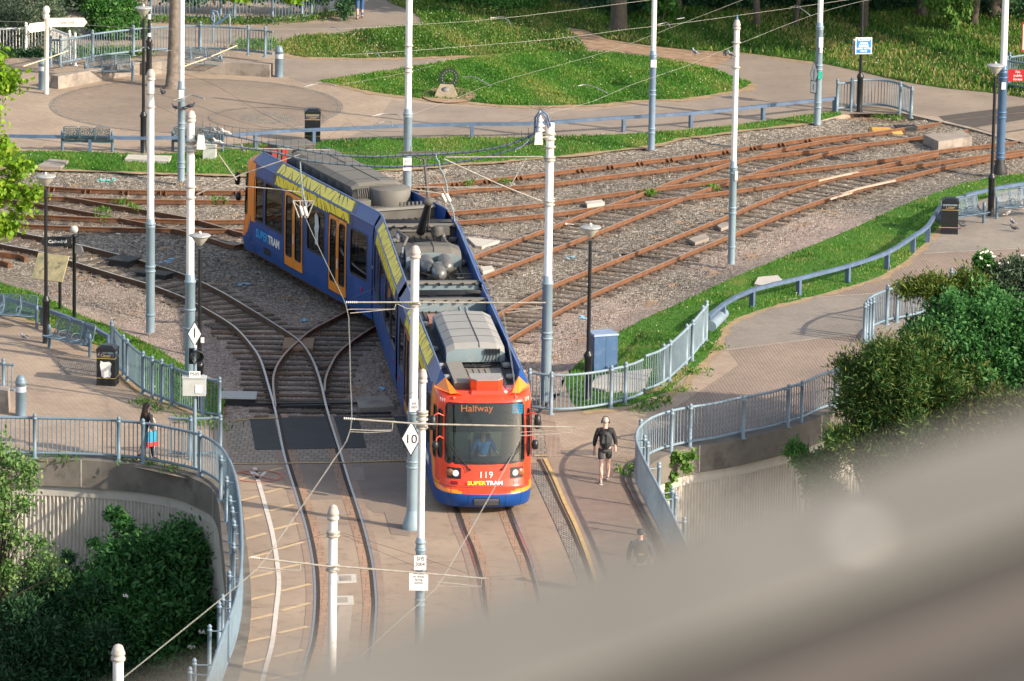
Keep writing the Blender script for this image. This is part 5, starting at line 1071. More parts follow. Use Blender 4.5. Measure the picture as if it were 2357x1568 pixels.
def sidewall(M,sd,s0,s1,ops,name='side_wall',colf=None,zcut=None):
    """one side of a car: wall with openings, frames, panes, doors"""
    def surf(a,z,off=0): return V((sd*(xo(z)+off),a,z))
    us=sorted(set([s0,s1]+[v for o in ops for v in (o[0]+.03,o[1]-.03)])); zs=sorted(set([.26,.5,.62,2.1,2.8,3.14]+[v for o in ops for v in(o[2]+.03,o[3]-.03)]))
    ok=lambda u,z: any(o[0]+.03<u<o[1]-.03 and o[2]+.03<z<o[3]-.03 for o in ops)
    mb=MB(); mb.grid(lambda u,z:surf(u,z),us,zs,False,skip=ok); w=mk(mb,name,M_TBLUE,M)
    mb=MB(); mb.grid(lambda u,z:surf(u,z),lin(s0,s1,2),[3.16,3.5],False); mb.grid(lambda u,z:V((sd*(1.06-.05*(3.5-z)/.4),u,z)),lin(s0,s1,2),[3.5,3.1],False); mk(mb,'roof_fairing',M_TBLUE,M)
    mb=MB(); mb.tube([surf(s0,3.15,.008),surf(s1,3.15,.008)],.018,6); mk(mb,'gutter',M_TFADE,M)
    mb=MB(); mb.tube([V((sd*1.055,s0,3.505)),V((sd*1.055,s1,3.505))],.022,6); mk(mb,'fairing_edge',M_TFADE,M)
    for o in ops:
        a0,a1,z0,z1,t=o
        if t=='w':
            mb=MB(); ringmesh(mb,surf,a0,a1,z0,z1,.14,.05); f=mk(mb,'window',M_TBLACK,M); mb=MB(); panemesh(mb,surf,a0+.03,a1-.03,z0+.03,z1-.03); mk(mb,'pane',M_TGLASS,M,f)
        else:
            mid=(a0+a1)/2; mb=MB(); panemesh(mb,surf,a0+.02,a1-.02,z0+.0,z0+.05,-.01); mb.grid(lambda u,z:surf(u,z,.012),[a0,a0+.04],lin(z0,z1,6),False); mb.grid(lambda u,z:surf(u,z,.012),[a1-.04,a1],lin(z0,z1,6),False); mb.grid(lambda u,z:surf(u,z,.012),[a0,a1],[z1-.05,z1],False); mk(mb,'door_surround',M_TBLACK,M)
            for p,q in((a0+.04,mid-.008),(mid+.008,a1-.04)):
                dz0,dz1=z0+.05,z1-.06; wi=(p+.10,q-.10,dz0+.30,dz1-.10); mb=MB()
                mb.grid(lambda u,z:surf(u,z,.004),[p,wi[0]+.03,wi[1]-.03,q],sorted([dz0,wi[2]+.03,2.1,wi[3]-.03,dz1]),False,skip=lambda u,z:wi[0]+.03<u<wi[1]-.03 and wi[2]+.03<z<wi[3]-.03)
                d=mk(mb,'door',M_TDOOR,M); mb=MB(); ringmesh(mb,surf,*wi,.12,.035,.010); f=mk(mb,'window_frame',M_TBLACK,M,d); mb=MB(); panemesh(mb,surf,wi[0]+.02,wi[1]-.02,wi[2]+.02,wi[3]-.02,-.01,2,4); mk(mb,'pane',M_TGLASS,M,d)
            mb=MB(); mb.grid(lambda u,z:surf(u,z,.012),[mid-.03,mid+.03],[1.25,1.55],False); mk(mb,'door_button',M_CREAM,M)
    return surf
def yellow_ad(M,sd,s0,s1,seed,rows=(0,1)):
    "big slanted yellow brush lettering over two rows of panels"
    rg=random.Random(seed)
    for row,(z0,z1) in enumerate(((2.80,3.135),(3.175,3.49))):
        if row not in rows: continue
        surf=(lambda a,z,off:V((sd*(xo(z)+off),a,z)))
        mb=MB(); mb.grid(lambda u,z:surf(u,z,.004),lin(s0,s1,6),[z0,z1],False); mk(mb,'advert_backing',mat('advert_blue',(.03,.05,.12),.4),M)
        # solid yellow field with ragged ends, cut by slanted dark counters
        e0=s0+rg.uniform(.0,.25)+row*.15; e1=s1-rg.uniform(0,.3); st=lin(e0,e1,40)
        Y=MB(); Y.add([surf(a,z0+.008+rg.uniform(0,.012),.007) for a in st]+[surf(min(max(a+.10,s0),s1) if 0<i<40 else a+(.12 if i==0 else -.2),z1-.008-rg.uniform(0,.03),.007) for i,a in enumerate(st)],[(j,j+1,j+42,j+41) for j in range(40)])
        K=Y; K.cur=1; s=e0+.2
        while s<e1-.3:
            lean=rg.choice((-.30,-.2,.12,.2,-.24)); w=rg.uniform(.05,.11); q=rg.random()
            za,zb_=(z0+.0,z1-rg.uniform(.0,.12)) if q<.5 else (z0+rg.uniform(.02,.12),z1)
            t0,t1=(w,.008) if q<.5 else (.008,w)
            K.add([surf(min(max(x,s0),s1),z,.010) for x,z in((s,za),(s+t0,za),(s+lean+t1,zb_),(s+lean,zb_))],[(0,1,2,3)])
            s+=rg.uniform(.20,.40)
        mk(Y,'advert_lettering',[M_TYEL,mat('advert_ink',(.03,.035,.05),.4)],M)
def interior(M,s0,s1,cab=False):
    mb=MB(); mb.b6(-1.22,1.22,s0,s1,.42,.48); mk(mb,'floor',M_TFLOOR,M); mb=MB(); mb.b6(-1.24,1.24,s0,s1,2.84,2.9); mk(mb,'ceiling',M_TINT,M)
    mb=MB(); s=s0+1.0
    while s<s1-.8:
        for x in(-.98,-.52,.52,.98):
            mb.b6(x-.2,x+.2,s,s+.42,.85,.95); mb.b6(x-.2,x+.2,s+.40,s+.46,.9,1.55)
        s+=.95
    tag(mk(mb,'seats',M_TSEAT,M),kind='stuff')
    mb=MB(); s=s0+.9
    while s<s1-.5:
        for x in(-.32,.32): mb.tube([(x,s,.48),(x,s,2.84)],.018,6)
        s+=1.9
    tag(mk(mb,'grab_poles',mat('grab_pole',(.62,.58,.42),.4),M),kind='stuff')
def deck(M,s0,s1):
    mb=MB(); mb.b6(-1.04,1.04,s0,s1,3.02,3.10); x=-.95
    while x<1.0: mb.b6(x-.012,x+.012,s0,s1,3.10,3.125); x+=.19
    mk(mb,'roof_deck',M_TDECK,M)
    mb=MB(); mb.b6(-1.2,1.2,s0+.3,s1-.1,.2,.42); mk(mb,'underframe',M_TBLACK,M)
# --- cab shell
OUT=[(-1.325,1.75),(-1.315,1.35),(-1.285,1.0),(-1.23,.72),(-1.13,.46),(-1.0,.28),(-.82,.155),(-.58,.07),(-.3,.018),(0,0)]
OUT=OUT+[(-x,y) for x,y in OUT[-2::-1]]
OC=catmull([V((x,y,0)) for x,y in OUT],.03); OL=arclen(OC); OT=OL[-1]
def so(z):
    T=[(.22,.16),(.3,.08),(.42,.03),(.58,.03),(.64,.07),(.74,.20),(.95,.28),(1.3,.34),(2.95,.66),(3.06,.78),(3.14,.98),(3.16,1.1)]
    if z<=T[0][0]: return T[0][1]
    for (a,b),(c,d) in zip(T[:-1],T[1:]):
        if z<=c: return b+(d-b)*(z-a)/(c-a)
    return T[-1][1]
def csurf(u,z,off=0):
    "u = arclength from the centre of the nose, + to the right"
    p,t=along(OC,OL,u+OT/2); n=V((t.y,-t.x,0)); 
    k=xo(z)/1.325; q=V((p.x*k,p.y,0))
    # rake fades out towards the car sides
    f=max(0.0,1-p.y/1.7); q.y=p.y+so(z)*f
    if n.y>0.05 or (abs(n.y)<.06 and n.x*p.x<0): n=-n
    q+=n*off; return V((q.x,q.y,z))
def build_end(tip,joint,front,right_ads):
    M,Lc=carM(tip,joint); s0=1.75
    U=OT/2
    us=sorted(set(lin(-U,U,150))); zs=[*[],.22,.3,.36,.42,.5,.54,*lin(.57,1.55,34),1.7,1.9,2.1,2.3,2.5,2.7,2.8,2.88,2.95,3.02,3.06,3.10,3.14,3.16]
    uw=next(u for u in lin(0,U,300) if csurf(u,2.0).x>1.06)
    cw=lambda u: csurf(u,2.0).y-.5
    sideu=lambda y: next((u for u in lin(0,U,300) if csurf(u,2.0).y-so(2.0)*max(0,1-csurf(u,2.0).y/1.7)>=y),U)
    u1a,u1b=uw+.10,uw+.42; u2a,u2b=uw+.52,uw+1.02
    ops=[(-uw,uw,1.33,2.93)]+[(a,b,1.42,2.72) for a,b in((u1a,u1b),(-u1b,-u1a))]+[(a,b,1.36,2.76) for a,b in((u2a,min(u2b,U-.05)),(-min(u2b,U-.05),-u2a))]
    inop=lambda u,z:any(a+.03<u<b-.03 and c+.03<z<d-.03 for a,b,c,d in ops)
    us=sorted(set(us+[v for o in ops for v in(o[0]+.03,o[1]-.03)])); zs=sorted(set(zs+[v for o in ops for v in(o[2]+.03,o[3]-.03)]))
    def col(u,z):
        y=abs(u)/U    # 0 centre .. 1 side
        zb=.585+.02*(y>.3) if y<.55 else .60+((y-.55)/.45)**3*.85
        if z<zb: return 1
        if z<zb+.075 and y>.25: return 2
        if z>zb and y>.70+.05*(z>1.3) : return 2
        if .55<y<=.70 and z<zb+.2: return 2
        return 0
    mb=MB(); mb.grid(lambda u,z:csurf(u,z),us,zs,True,skip=inop,matf=col); mk(mb,'cab_shell',[M_TRED,M_TBLUE,M_TORG],M)
    # roof visor of the cab
    mb=MB(); R0=[csurf(u,3.16) for u in lin(-U,U,48)]; n=len(R0)
    vs=R0+[V((p.x*.86,max(p.y+.15,1.25),3.12)) for p in R0]; mb.add(vs,[(i,i+1,i+1+n,i+n) for i in range(n-1)],True)
    mb.add([V((p.x*.86,max(p.y+.15,1.25),3.12)) for p in R0],[tuple(range(n))]); mk(mb,'cab_roof',M_TRED,M)
    # windscreen and side windows
    mb=MB(); ringmesh(mb,csurf,-uw,uw,1.33,2.93,.13,.055,.008); f=mk(mb,'windscreen',M_TBLACK,M); mb=MB(); panemesh(mb,csurf,-uw+.03,uw-.03,1.36,2.90,-.015,40,6); mb.sm=[True]*len(mb.f); mk(mb,'pane',M_WGLASS,M,f)
    for a,b,c,d in ops[1:]:
        mb=MB(); ringmesh(mb,csurf,a,b,c,d,.12,.04,.008); f=mk(mb,'cab_window',M_TBLACK,M); mb=MB(); panemesh(mb,csurf,a+.03,b-.03,c+.03,d-.03,-.015,4,4); mk(mb,'pane',M_TGLASS,M,f)
    # bumper seam, grille, lamps
    mb=MB(); mb.tube([csurf(u,.745,.004) for u in lin(-U*.8,U*.8,40)],.008,5); [mb.tube([csurf(u,z,.002) for z in lin(.24,.72,6)],.006,4) for u in(-.95,-.48,.98,.52)]; mk(mb,'panel_seams',M_INK,M)
    mb=MB(); ringmesh(mb,csurf,-.36,.36,.27,.50,.05,.03,.012); mb.grid(lambda u,z:csurf(u,z,.006),lin(-.34,.34,6),[.29,.48],False); g=mk(mb,'grille',M_TBLACK,M)
    mb=MB(); [mb.grid(lambda u,z:csurf(u,z,.012+.014*(z-z_)/.028),lin(-.33,.33,6),[z_,z_+.028],False) for z_ in lin(.30,.45,4)]; mk(mb,'grille_slats',mat('grille_grey',(.22,.2,.17),.6),M,g)
    for sd in(-1,1):
        a0,a1=(-1.06,-.66) if sd<0 else (.66,1.06)
        mb=MB(); mb.grid(lambda u,z:csurf(u,z,.012),lin(a0,a1,4),[.95,1.24],False); h=mk(mb,'headlamp',M_TBLACK,M)
        c=csurf(sd*.80,1.095,.014); nn=(csurf(sd*.80,1.095,.1)-csurf(sd*.80,1.095,0)); mb=MB(); mb.lathe([(.085,0),(.08,.02),(.05,.035),(0,.04)],20,c,tuple(nn)); mk(mb,'lens',emat('headlamp_glow',(1,.98,.92),.75) if front else M_LENS,M,h)
        mb=MB(); mb.lathe([(.105,0),(.10,.012),(.0,.02)],16,csurf(sd*.97,1.1,.012),tuple(nn)); mk(mb,'indicator',mat('indicator',(.25,.12,.06),.3),M,h)
        mb=MB(); mb.grid(lambda u,z:csurf(u,z,.012),lin(sd*.95,sd*.75,3),[.80,.885],False); mk(mb,'tail_lamp',mat('tail_lamp',(.22,.01,.01),.3),M)
        # mirrors
        for zz,ln,hh_ in((2.35,.36,.36),(1.75,.26,.22)):
            b=csurf(sd*(uw+.05),zz+.2,.0); t=b+V((sd*ln*.75,-.12,.05)); e_=t+V((sd*.04,-.02,-.2))
            mb=MB(); mb.tube([b,b+(t-b)*.6+V((0,0,.06)),t,e_],.018,6); a=mk(mb,'mirror_arm',M_TRED,M); mb=MB(); mb.lathe([(0,-hh_/2-.03),(.075,-hh_/2),(.095,0),(.075,hh_/2),(0,hh_/2+.03)],10,e_,(0,0,1)); mb.v=[(x*1,y,z) for x,y,z in mb.v]; mk(mb,'mirror',M_TBLACK,M,a)
        # wipers
        b=csurf(sd*.42,1.20,.03); q=csurf(sd*(.98),1.86,.035); mb=MB(); mb.tube([b,q],.014,5).tube([b+V((sd*.06,0,0)),csurf(sd*1.02,1.80,.035)],.008,5).tube([csurf(sd*.98,1.93,.03),csurf(sd*.98,1.5,.03)],.007,4).lathe([(.035,0),(.02,.05),(0,.06)],8,b,(0,-1,0)); mk(mb,'wiper',M_TBLACK,M)
        mb=MB(); mb.lathe([(.055,0),(.05,.03),(0,.035)],10,csurf(sd*.88,3.03,.0),(0,-1,.3)); mk(mb,'marker_lamp',M_TRED,M)
        # fairing nose tapering towards the cab
        y0,y1=.92,2.15
        mb=MB(); v=[(.90,y1,3.10),(1.06,y1,3.505),(1.262,y1,3.16),(.60,y0-.05,3.10),(.72,y0-.06,3.16),(.92,y0-.02,3.13),(.80,y1-.4,3.11),(.98,y1-.45,3.40),(1.23,y1-.45,3.16)]
        mb.add([V((sd*a,b_,c_)) for a,b_,c_ in v],[(0,1,7,6),(1,2,8,7),(6,7,4,3),(7,8,5,4),(3,4,5)]); mb.mi=[1,1,0,0,2]; mk(mb,'fairing_nose',[M_TORG,M_TBLUE,M_TRED],M)
        mb=MB(); mb.add([V((sd*a,b_,c_+.004)) for a,b_,c_ in((1.262,y1+.01,3.16),(1.275,1.55,3.158),(1.16,1.25,3.158),(.92,y0+.0,3.14),(1.23,y1-.45,3.158))],[(0,1,2,3,4)]); mk(mb,'ledge',M_TORG,M)
        mb=MB(); mb.lathe([(.13,-.03),(.15,0),(.13,.05),(.05,.07),(0,.07)],12,(sd*.86,2.5,3.2)); mk(mb,'roof_vent',M_TGREYT,M)
    text('119',.24,M_WHITE,tram,M@frame(csurf(0,1.06,.012),(1,0,0),csurf(0,1.2)-csurf(0,.95)),name='fleet_number',sp=1.1)
    fr=frame(csurf(0,.855,.014),(1,0,0),csurf(0,.9)-csurf(0,.8))
    text('SUPER',.145,mat('logo_yellow',(.9,.52,.03),.4),tram,M@fr@TFl(-.01),name='logo',sx=1.2,bold=.006,align='RIGHT'); text('TRAM',.145,M_WHITE,tram,M@fr@TFl(.0),name='logo',sx=1.15,bold=.006,align='LEFT')
    for sd in(-1,1):
        b=csurf(sd*(uw+.16),2.96,.012); b2=csurf(sd*(uw+.24),2.96,.012); X=(b2-b)*sd; text('119',.16,M_WHITE,tram,M@frame(b,X,(0,0,1)),name='fleet_number')
    # saloon sides : s measured from the nose tip
    ops_=[(2.02,2.85,1.33,2.75,'w') ,(2.98,4.52,1.33,2.75,'w'),(4.66,6.30,.42,2.86,'d'),(6.62,8.12,1.33,2.75,'w'),(8.42,9.96,.42,2.86,'d'),(10.22,11.62,1.33,2.75,'w')]
    ops_=[(a*Lc/12.3,b*Lc/12.3,c,d,t) for a,b,c,d,t in ops_]
    for sd in(-1,1): 
        sf=sidewall(M,sd,s0+.40,Lc-.28,ops_,'side_wall')
        # orange return behind the cab
        mb=MB(); mb.grid(lambda u,z:V((sd*(xo(z)),u,z)),[s0-.0,s0+.40],[.26,.5,1.25],False); mk(mb,'side_wall',M_TBLUE,M); mb=MB(); mb.grid(lambda u,z:V((sd*(xo(z)),u,z)),[s0-.0,s0+.40],[1.25,2.1,2.8,3.14],False); mk(mb,'side_wall',M_TORG if True else M_TBLUE,M)
        yellow_ad(M,sd,3.6,10.4,5+sd,(0,1) if sd==(-1 if front else 1) else (0,))
        for (al,s_b,tx,mm,dx) in (('RIGHT',0,'SUPER',mat('logo_cyan',(.02,.33,.75),.4),-.01),('LEFT',0,'TRAM',M_WHITE,.01)):
            xd=(0,1,0) if sd>0 else (0,-1,0); cen=3.3 if sd>0 else 3.35; text(tx,.36,mm,tram,M@frame(V((sd*1.335,cen+(dx if sd>0 else -dx),.95)),xd,(0,0,1)),name='logo',sx=1.05,bold=.012,align=al)
        mb=MB(); mb.grid(lambda u,z:V((sd*(xo(z)+.006),u,z)),[2.9,3.5],[.42,.64],False); mk(mb,'side_hatch',M_TBLACK,M)
        mb=MB(); mb.b6(*sorted((sd*1.325,sd*1.345)),Lc-1.15,Lc-1.07,.95,1.08); mk(mb,'side_reflector',mat('reflector_red',(.6,.03,.02),.3),M)
    interior(M,1.9,Lc-.2); deck(M,1.9,Lc-.1)
    mb=MB(); mb.b6(-1.2,1.2,.75,1.9,.7,.76); mb.b6(-1.1,1.1,1.98,2.02,.76,2.85); c_=mk(mb,'cab_bulkhead',M_TCREAM,M)
    mb=MB(); mb.b6(-1.0,1.0,.62,1.0,.75,1.42,.05,.1); mb.b6(.45,.8,.6,.8,1.42,1.62,.1,.05); mk(mb,'dashboard',M_TBLACK,M)
    mb=MB(); mb.b6(-1.0,1.0,.78,.95,2.62,2.9); mk(mb,'destination_box',M_TBLACK,M)
    if front:
        mb=MB(); mb.b6(-.9,.98,.86,.87,2.10,2.6); mk(mb,'sun_blind',glassmat('blind_tint',(.35,.42,.40),.2),M)
        text('Halfway',.27,emat('destination_amber',(1,.20,.02),1.1),tram,M@TF(-.22,.755,2.76),name='destination_text')
        mb=MB(); [mb.b6(.72,1.0,.748,.752,2.62+i*.045,2.65+i*.045) for i in range(6)]; mk(mb,'route_display',emat('display_blue',(.05,.45,.75),.7),M)
        mb=MB(); mb.b6(.18,.98,1.90,1.97,.8,2.1); mk(mb,'cab_door_panel',M_TCREAM,M)
        mb=MB(); mb.b6(-.98,-.25,1.90,1.97,.8,2.6); mk(mb,'cab_partition',mat('pale_partition',(.45,.50,.50),.5),M)
        for x in(.28,-.45): mb=MB(); mb.tube([(x-.22,.80,2.42),(x,.78,2.56),(x+.22,.80,2.42),(x,.82,2.28),(x-.22,.80,2.42)],.012,5); mk(mb,'sun_blind_frame',M_TBLACK,M)
    return M,Lc
def TFl(x): return Matrix.Translation(V((x,0,0)))
MC,LC=build_end(TIPC,J2,True,True)
MA,LA=build_end(TIPA,J1,False,False)
o_=MB(); o_.add([V((1.327,7.0+x,1.62+z)) for x,z in((.35,0),(.62,.02),(.60,.35),(.68,.6),(.60,.92),(.42,1.0),(.30,.9),(.34,.62),(.28,.5),(.36,.3))],[tuple(range(10))]); mk(o_,'window_sticker',mat('sticker_grey_white',(.55,.60,.62),.5,var=.25,scale=14,dirt=(.2,.25,.3),dscale=12,damt=.7),MA)
# middle car
MBm,LB_=carM(J2,J1)
for sd in(-1,1):
    sidewall(MBm,sd,.28,LB_-.28,[(.5,2.45,1.33,2.75,'w'),(2.62,4.6,1.33,2.75,'w'),(4.95,6.9,1.33,2.75,'w'),(7.1,9.1,1.33,2.75,'w')])
    yellow_ad(MBm,sd,.9,8.9,21+sd,(0,1) if sd<0 else (0,))
    for y in(2.5,4.8,7.0): mb=MB(); mb.b6(*sorted((sd*1.326,sd*1.34)),y-.02,y+.02,.5,1.25); mk(mb,'panel_strip',M_TFADE,MBm)
    mb=MB(); mb.b6(*sorted((sd*1.325,sd*1.345)),1.0,1.08,.95,1.08); mk(mb,'side_reflector',mat('reflector_red',(.6,.03,.02),.3),MBm)
interior(MBm,.3,LB_-.3); deck(MBm,.2,LB_-.2)
# gangway bellows
for J,(Ma,La),nm in((J2,(MC,LC),0),(J1,(MBm,LB_),1)):
    mb=MB()
    for i in range(7):
        y=La-.26+i*.09; w=1.24 if i%2 else 1.17; h=3.22 if i%2 else 3.15
        mb.tube([(-w,y,.4),(-w,y,h-.3),(-w+.2,y,h),(w-.2,y,h),(w,y,h-.3),(w,y,.4)],.05,6)
    mb.b6(-1.15,1.15,La-.27,La+.30,.4,.45); mb.b6(-1.16,1.16,La-.27,La+.30,3.0,3.08); mb.b6(-1.19,-1.15,La-.27,La+.30,.4,3.05); mb.b6(1.15,1.19,La-.27,La+.30,.4,3.05)
    mk(mb,'bellows',M_TBLACK,Ma)
def hood(M,x0,x1,y0,y1,z0,z1,ms,mt,ch=.22,slit=.12,name='roof_unit'):
    "long equipment hood with sloped shoulders and ridge"
    xm=(x0+x1)/2+slit; zt=z1; zs=z1-.14; mb=MB()
    sec=[(x0,z0),(x0,zs),(x0+ch,zt-.03),(xm,zt),(x1-ch,zt-.03),(x1,zs),(x1,z0)]
    n=len(sec); ys=[y0,y0+.22,y1-.15,y1]; ins=[.12,0,0,.08]
    vs=[]
    for y,dz in zip(ys,ins):
        for x,z in sec: vs.append((x,y,z-(dz if z>z0 else 0)))
    fs=[];mi=[]
    for j in range(3):
        for i in range(n-1): fs.append((j*n+i,(j+1)*n+i,(j+1)*n+i+1,j*n+i+1)); mi.append(1 if 1<=i<=4 else 0)
    fs.append(tuple(range(n))); mi.append(0); fs.append(tuple(range(3*n,4*n))[::-1]); mi.append(0)
    mb.add(vs,fs); mb.mi[-len(fs):]=mi; o=mk(mb,name,[ms,mt],M)
    mb=MB(); mb.tube([(xm,y0+.02,zt-.10),(xm,y0+.24,zt+.006),(xm,y1-.15,zt+.006)],.012,5); 
    for y in lin(y0+1.0,y1-.6,3): mb.tube([(x0+.0,y,zs),(x0+ch,y,zt-.026),(xm,y,zt+.004),(x1-ch,y,zt-.026),(x1,y,zs)],.005,4)
    mk(mb,'cover_seam',M_INK,M,o)
    mb=MB(); k=7
    for i in range(k):
        y=y0+.5+i*(y1-y0-.9)/k; 
        for x,s_ in((x0-.003,-1),(x1+.003,1)): mb.b6(min(x,x+s_*.01),max(x,x+s_*.01),y,y+.3,z0+.08,zs-.06)
    mk(mb,'louvres',mat('louvre_dark',(.05,.05,.05),.6),M,o)
    mb=MB(); [mb.b6(x-.06,x+.06,y-.06,y+.06,3.1,z0+.02) for x in(x0+.05,x1-.05) for y in(y0+.06,y1-.1)]; mk(mb,'feet',M_TGREYB,M,o); return o
# --- car C roof
hood(MC,-.70,.88,4.35,8.55,3.17,3.68,M_TGREYB,M_TGREYT,slit=.1)
mb=MB()
for i in range(5):
    x=.38+i*.085; mb.b6(x-.022,x+.022,4.27,4.345,3.42,3.54); mb.tube([(x,4.31,3.43),(x-.005,4.29,3.3),(x-.02,4.22,3.18),(x-.14,4.02,3.15),(-.0,3.9-.02*i,3.16)],.015,6)
mb.tube([(.2,3.86,3.16),(-.3,3.9,3.15)],.05,6); mk(mb,'roof_cables',M_TBLACK,MC)
mb=MB(); mb.b6(-.75,-.34,1.5,3.9,3.13,3.30,.0,.0); o=mk(mb,'long_roof_box',M_TDECKL,MC); mb=MB(); mb.b6(-.76,-.33,1.485,1.5,3.12,3.27); mk(mb,'box_end',M_TGREYD,MC,o)
mb=MB(); [mb.b6(x-.02,x+.02,1.6,3.7,3.125,3.15) for x in lin(-.2,.62,5)]; mb.b6(-.28,.7,1.9,3.8,3.123,3.13); mk(mb,'pale_deck_ribs',M_TDECKL,MC)
for M_,red in((MC,True),(MA,True)):
    xc=.07; y0=.95
    if M_ is MA: continue
    mb=MB(); q=[(xc-.28,y0),(xc+.28,y0),(xc+.42,y0+.2),(xc+.42,y0+.75),(xc-.42,y0+.75),(xc-.42,y0+.2)]; mb.prism(q,3.14 if M_ is MA else 3.1,3.46); o=mk(mb,'air_unit',M_TRED if M_ is MC else M_TRED,M_)
    mb=MB(); mb.prism([(xc+(x-xc)*1.02,y0+.35+(y-y0-.35)*1.02) for x,y in q],3.462,3.49); mk(mb,'air_unit_lid',M_TGREYT,M_,o)
    if M_ is MC: mb=MB(); mb.b6(xc-.44,xc+.44,.86,1.8,3.05,3.20,.03,.04); mk(mb,'air_unit_base',M_TRED,M_,o)
mb=MB(); mb.b6(-.50,.75,1.7,2.6,3.14,3.72); o=mk(mb,'fan_unit',M_TGREYD,MA); mb=MB(); mb.b6(-.52,.77,1.68,2.62,3.722,3.75); mk(mb,'fan_unit_lid',M_TGREYDT,MA,o)
mb=MB(); [mb.lathe([(.16,0),(.15,.03),(.05,.03),(.05,.05),(0,.05)],14,(x,2.6,3.50),(0,1,0)) for x in(-.25,.12)]; mk(mb,'fans',M_TBLACK,MA,o)
mb=MB(); mb.b6(.78,.95,1.8,2.6,3.12,3.62); mb.b6(.44,.62,2.605,2.64,3.2,3.66); mk(mb,'red_unit',mat('dull_red',(.30,.03,.02),.6),MA)
mb=MB(); mb.lathe([(.05,0),(.06,.03),(.03,.06),(0,.06)],10,(.55,1.0,3.12)); mk(mb,'roof_lamp',M_CREAM,MC)
# --- car A roof (sooty)
hood(MA,-.95,.72,3.3,8.9,3.17,3.78,M_TGREYD,M_TGREYDT,slit=-.1)
mb=MB(); mb.lathe([(.62,3.14),(.62,3.62),(.6,3.64),(0,3.64)],26,(-.42,9.15,0)); mk(mb,'half_drum',M_TGREYDT,MA)
mb=MB()
for i in range(7): x=.62-i*.07; mb.tube([(x,8.95,3.6),(x,9.08,3.62),(x+.02,9.2,3.45),(x+.03,9.2,3.2)],.02,6)
for y in(9.6,9.85,10.1): mb.tube([(.8,y,3.2),(.1,y+.35,3.2)],.035,6)
mk(mb,'roof_cables',M_TGREYD,MA)
mb=MB(); mb.b6(.35,.8,9.2,9.5,3.1,3.35); mb.b6(-.9,-.1,9.95,10.9,3.1,3.17); mk(mb,'junction_boxes',M_TGREYDT,MA)
def beam(M,y,m,mt,cables=None):
    mb=MB(); mb.b6(-1.02,1.02,y-.07,y+.07,3.1,3.40); o=mk(mb,'cross_beam',m,M); mb=MB(); mb.b6(-1.03,1.03,y-.13,y+.13,3.402,3.47,.0,.04); mk(mb,'beam_cap',mt,M,o)
    mb=MB(); [mb.b6(x-.03,x+.03,y-.17,y-.13,3.36,3.45) for x in lin(-.8,.9,5)]; mk(mb,'beam_clips',M_TBLACK,M,o)
beam(MA,11.2,M_TGREYD,M_TGREYDT); beam(MBm,8.3,M_TGREYD,M_TGREYDT); beam(MBm,.45,M_TGREYB,M_TGREYDT); beam(MC,10.9,M_TGREYB,M_TGREYDT)
mb=MB()
for i in range(6): x=-.0-i*.13; mb.b6(x-.03,x+.03,11.0,11.08,3.42,3.56); mb.tube([(x,11.02,3.5),(x+.02,10.95,3.38),(x+.1,10.85,3.2),(x+.3,10.9,3.12)],.025,6)
mk(mb,'cable_heads',M_TGREYD,MA)
mb=MB(); [mb.b6(x-.035,x+.035,11.5,11.75,3.12,3.30) for x in lin(-.05,.55,8)]; [mb.tube([(-.5+i*.04,12.2,3.25),(-.3+i*.03,11.9,3.22),(-.05+i*.02,11.6,3.2)],.018,5) for i in range(6)]; mb.b6(-.3,.7,11.45,11.5,3.1,3.22); [mb.tube([(.72+i*.06,12.0,3.2),(.7+i*.06,11.6,3.26)],.02,5) for i in range(4)]; mk(mb,'coupler_cables',M_TBLACK,MC)
mb=MB(); [mb.tube([(x,8.6,3.3),(x,9.6,3.3),(x+.02,10.6,3.25)],.05,8) for x in(.22,.4)]; mk(mb,'roof_pipes',M_TGREYB,MC); mb=MB(); mb.b6(-.75,-.45,9.0,9.7,3.1,3.3); mk(mb,'red_brown_box',mat('red_brown',(.33,.17,.13),.6),MC)
# --- middle car roof: hood with tanks, pantograph
hood(MBm,-.78,.82,3.75,4.85,3.14,3.70,M_TGREYB,M_TGREYDT,ch=.3,slit=0)
for i,(x,y,z,l) in enumerate(((-.25,2.35,3.40,1.3),(.30,2.45,3.40,1.3),(.03,1.55,3.38,1.2))):
    r=.205; mb=MB(); mb.lathe([(0,0),(r*.5,.02),(r*.86,.1),(r,.22),(r,.5),(r+.012,.51),(r+.012,.55),(r,.56),(r,l-.22),(r*.86,l-.1),(r*.5,l-.02),(0,l)],22,(x,y,z),(0,1,-.0)); t=mk(mb,'air_tank',mat('tank_grey',(.17,.17,.16),.35,.3,var=.2,scale=3,dirt=(.09,.085,.075),dscale=3,damt=.6),MBm); mb=MB(); mb.lathe([(.05,-.08),(.05,0)],10,(x,y,z),(0,1,0)); mk(mb,'tank_valve',M_ALU,MBm,t)
mb=MB(); [mb.b6(x-.3,x+.3,y,y+.06,3.1,3.3) for x,y in((-.26,2.9),(.32,3.0),(0,2.1))]; [mb.tube([(x,.9,3.16),(x,5.2,3.16)],.03,6) for x in(.62,.76,-.7)]; mb.tube([(.5,1.6,3.3),(.9,1.6,3.3),(.9,2.1,3.2)],.02,6); mb.tube([(.45,1.9,3.35),(.95,1.9,3.35)],.02,6); mk(mb,'tank_cradles',M_TGREYD,MBm)
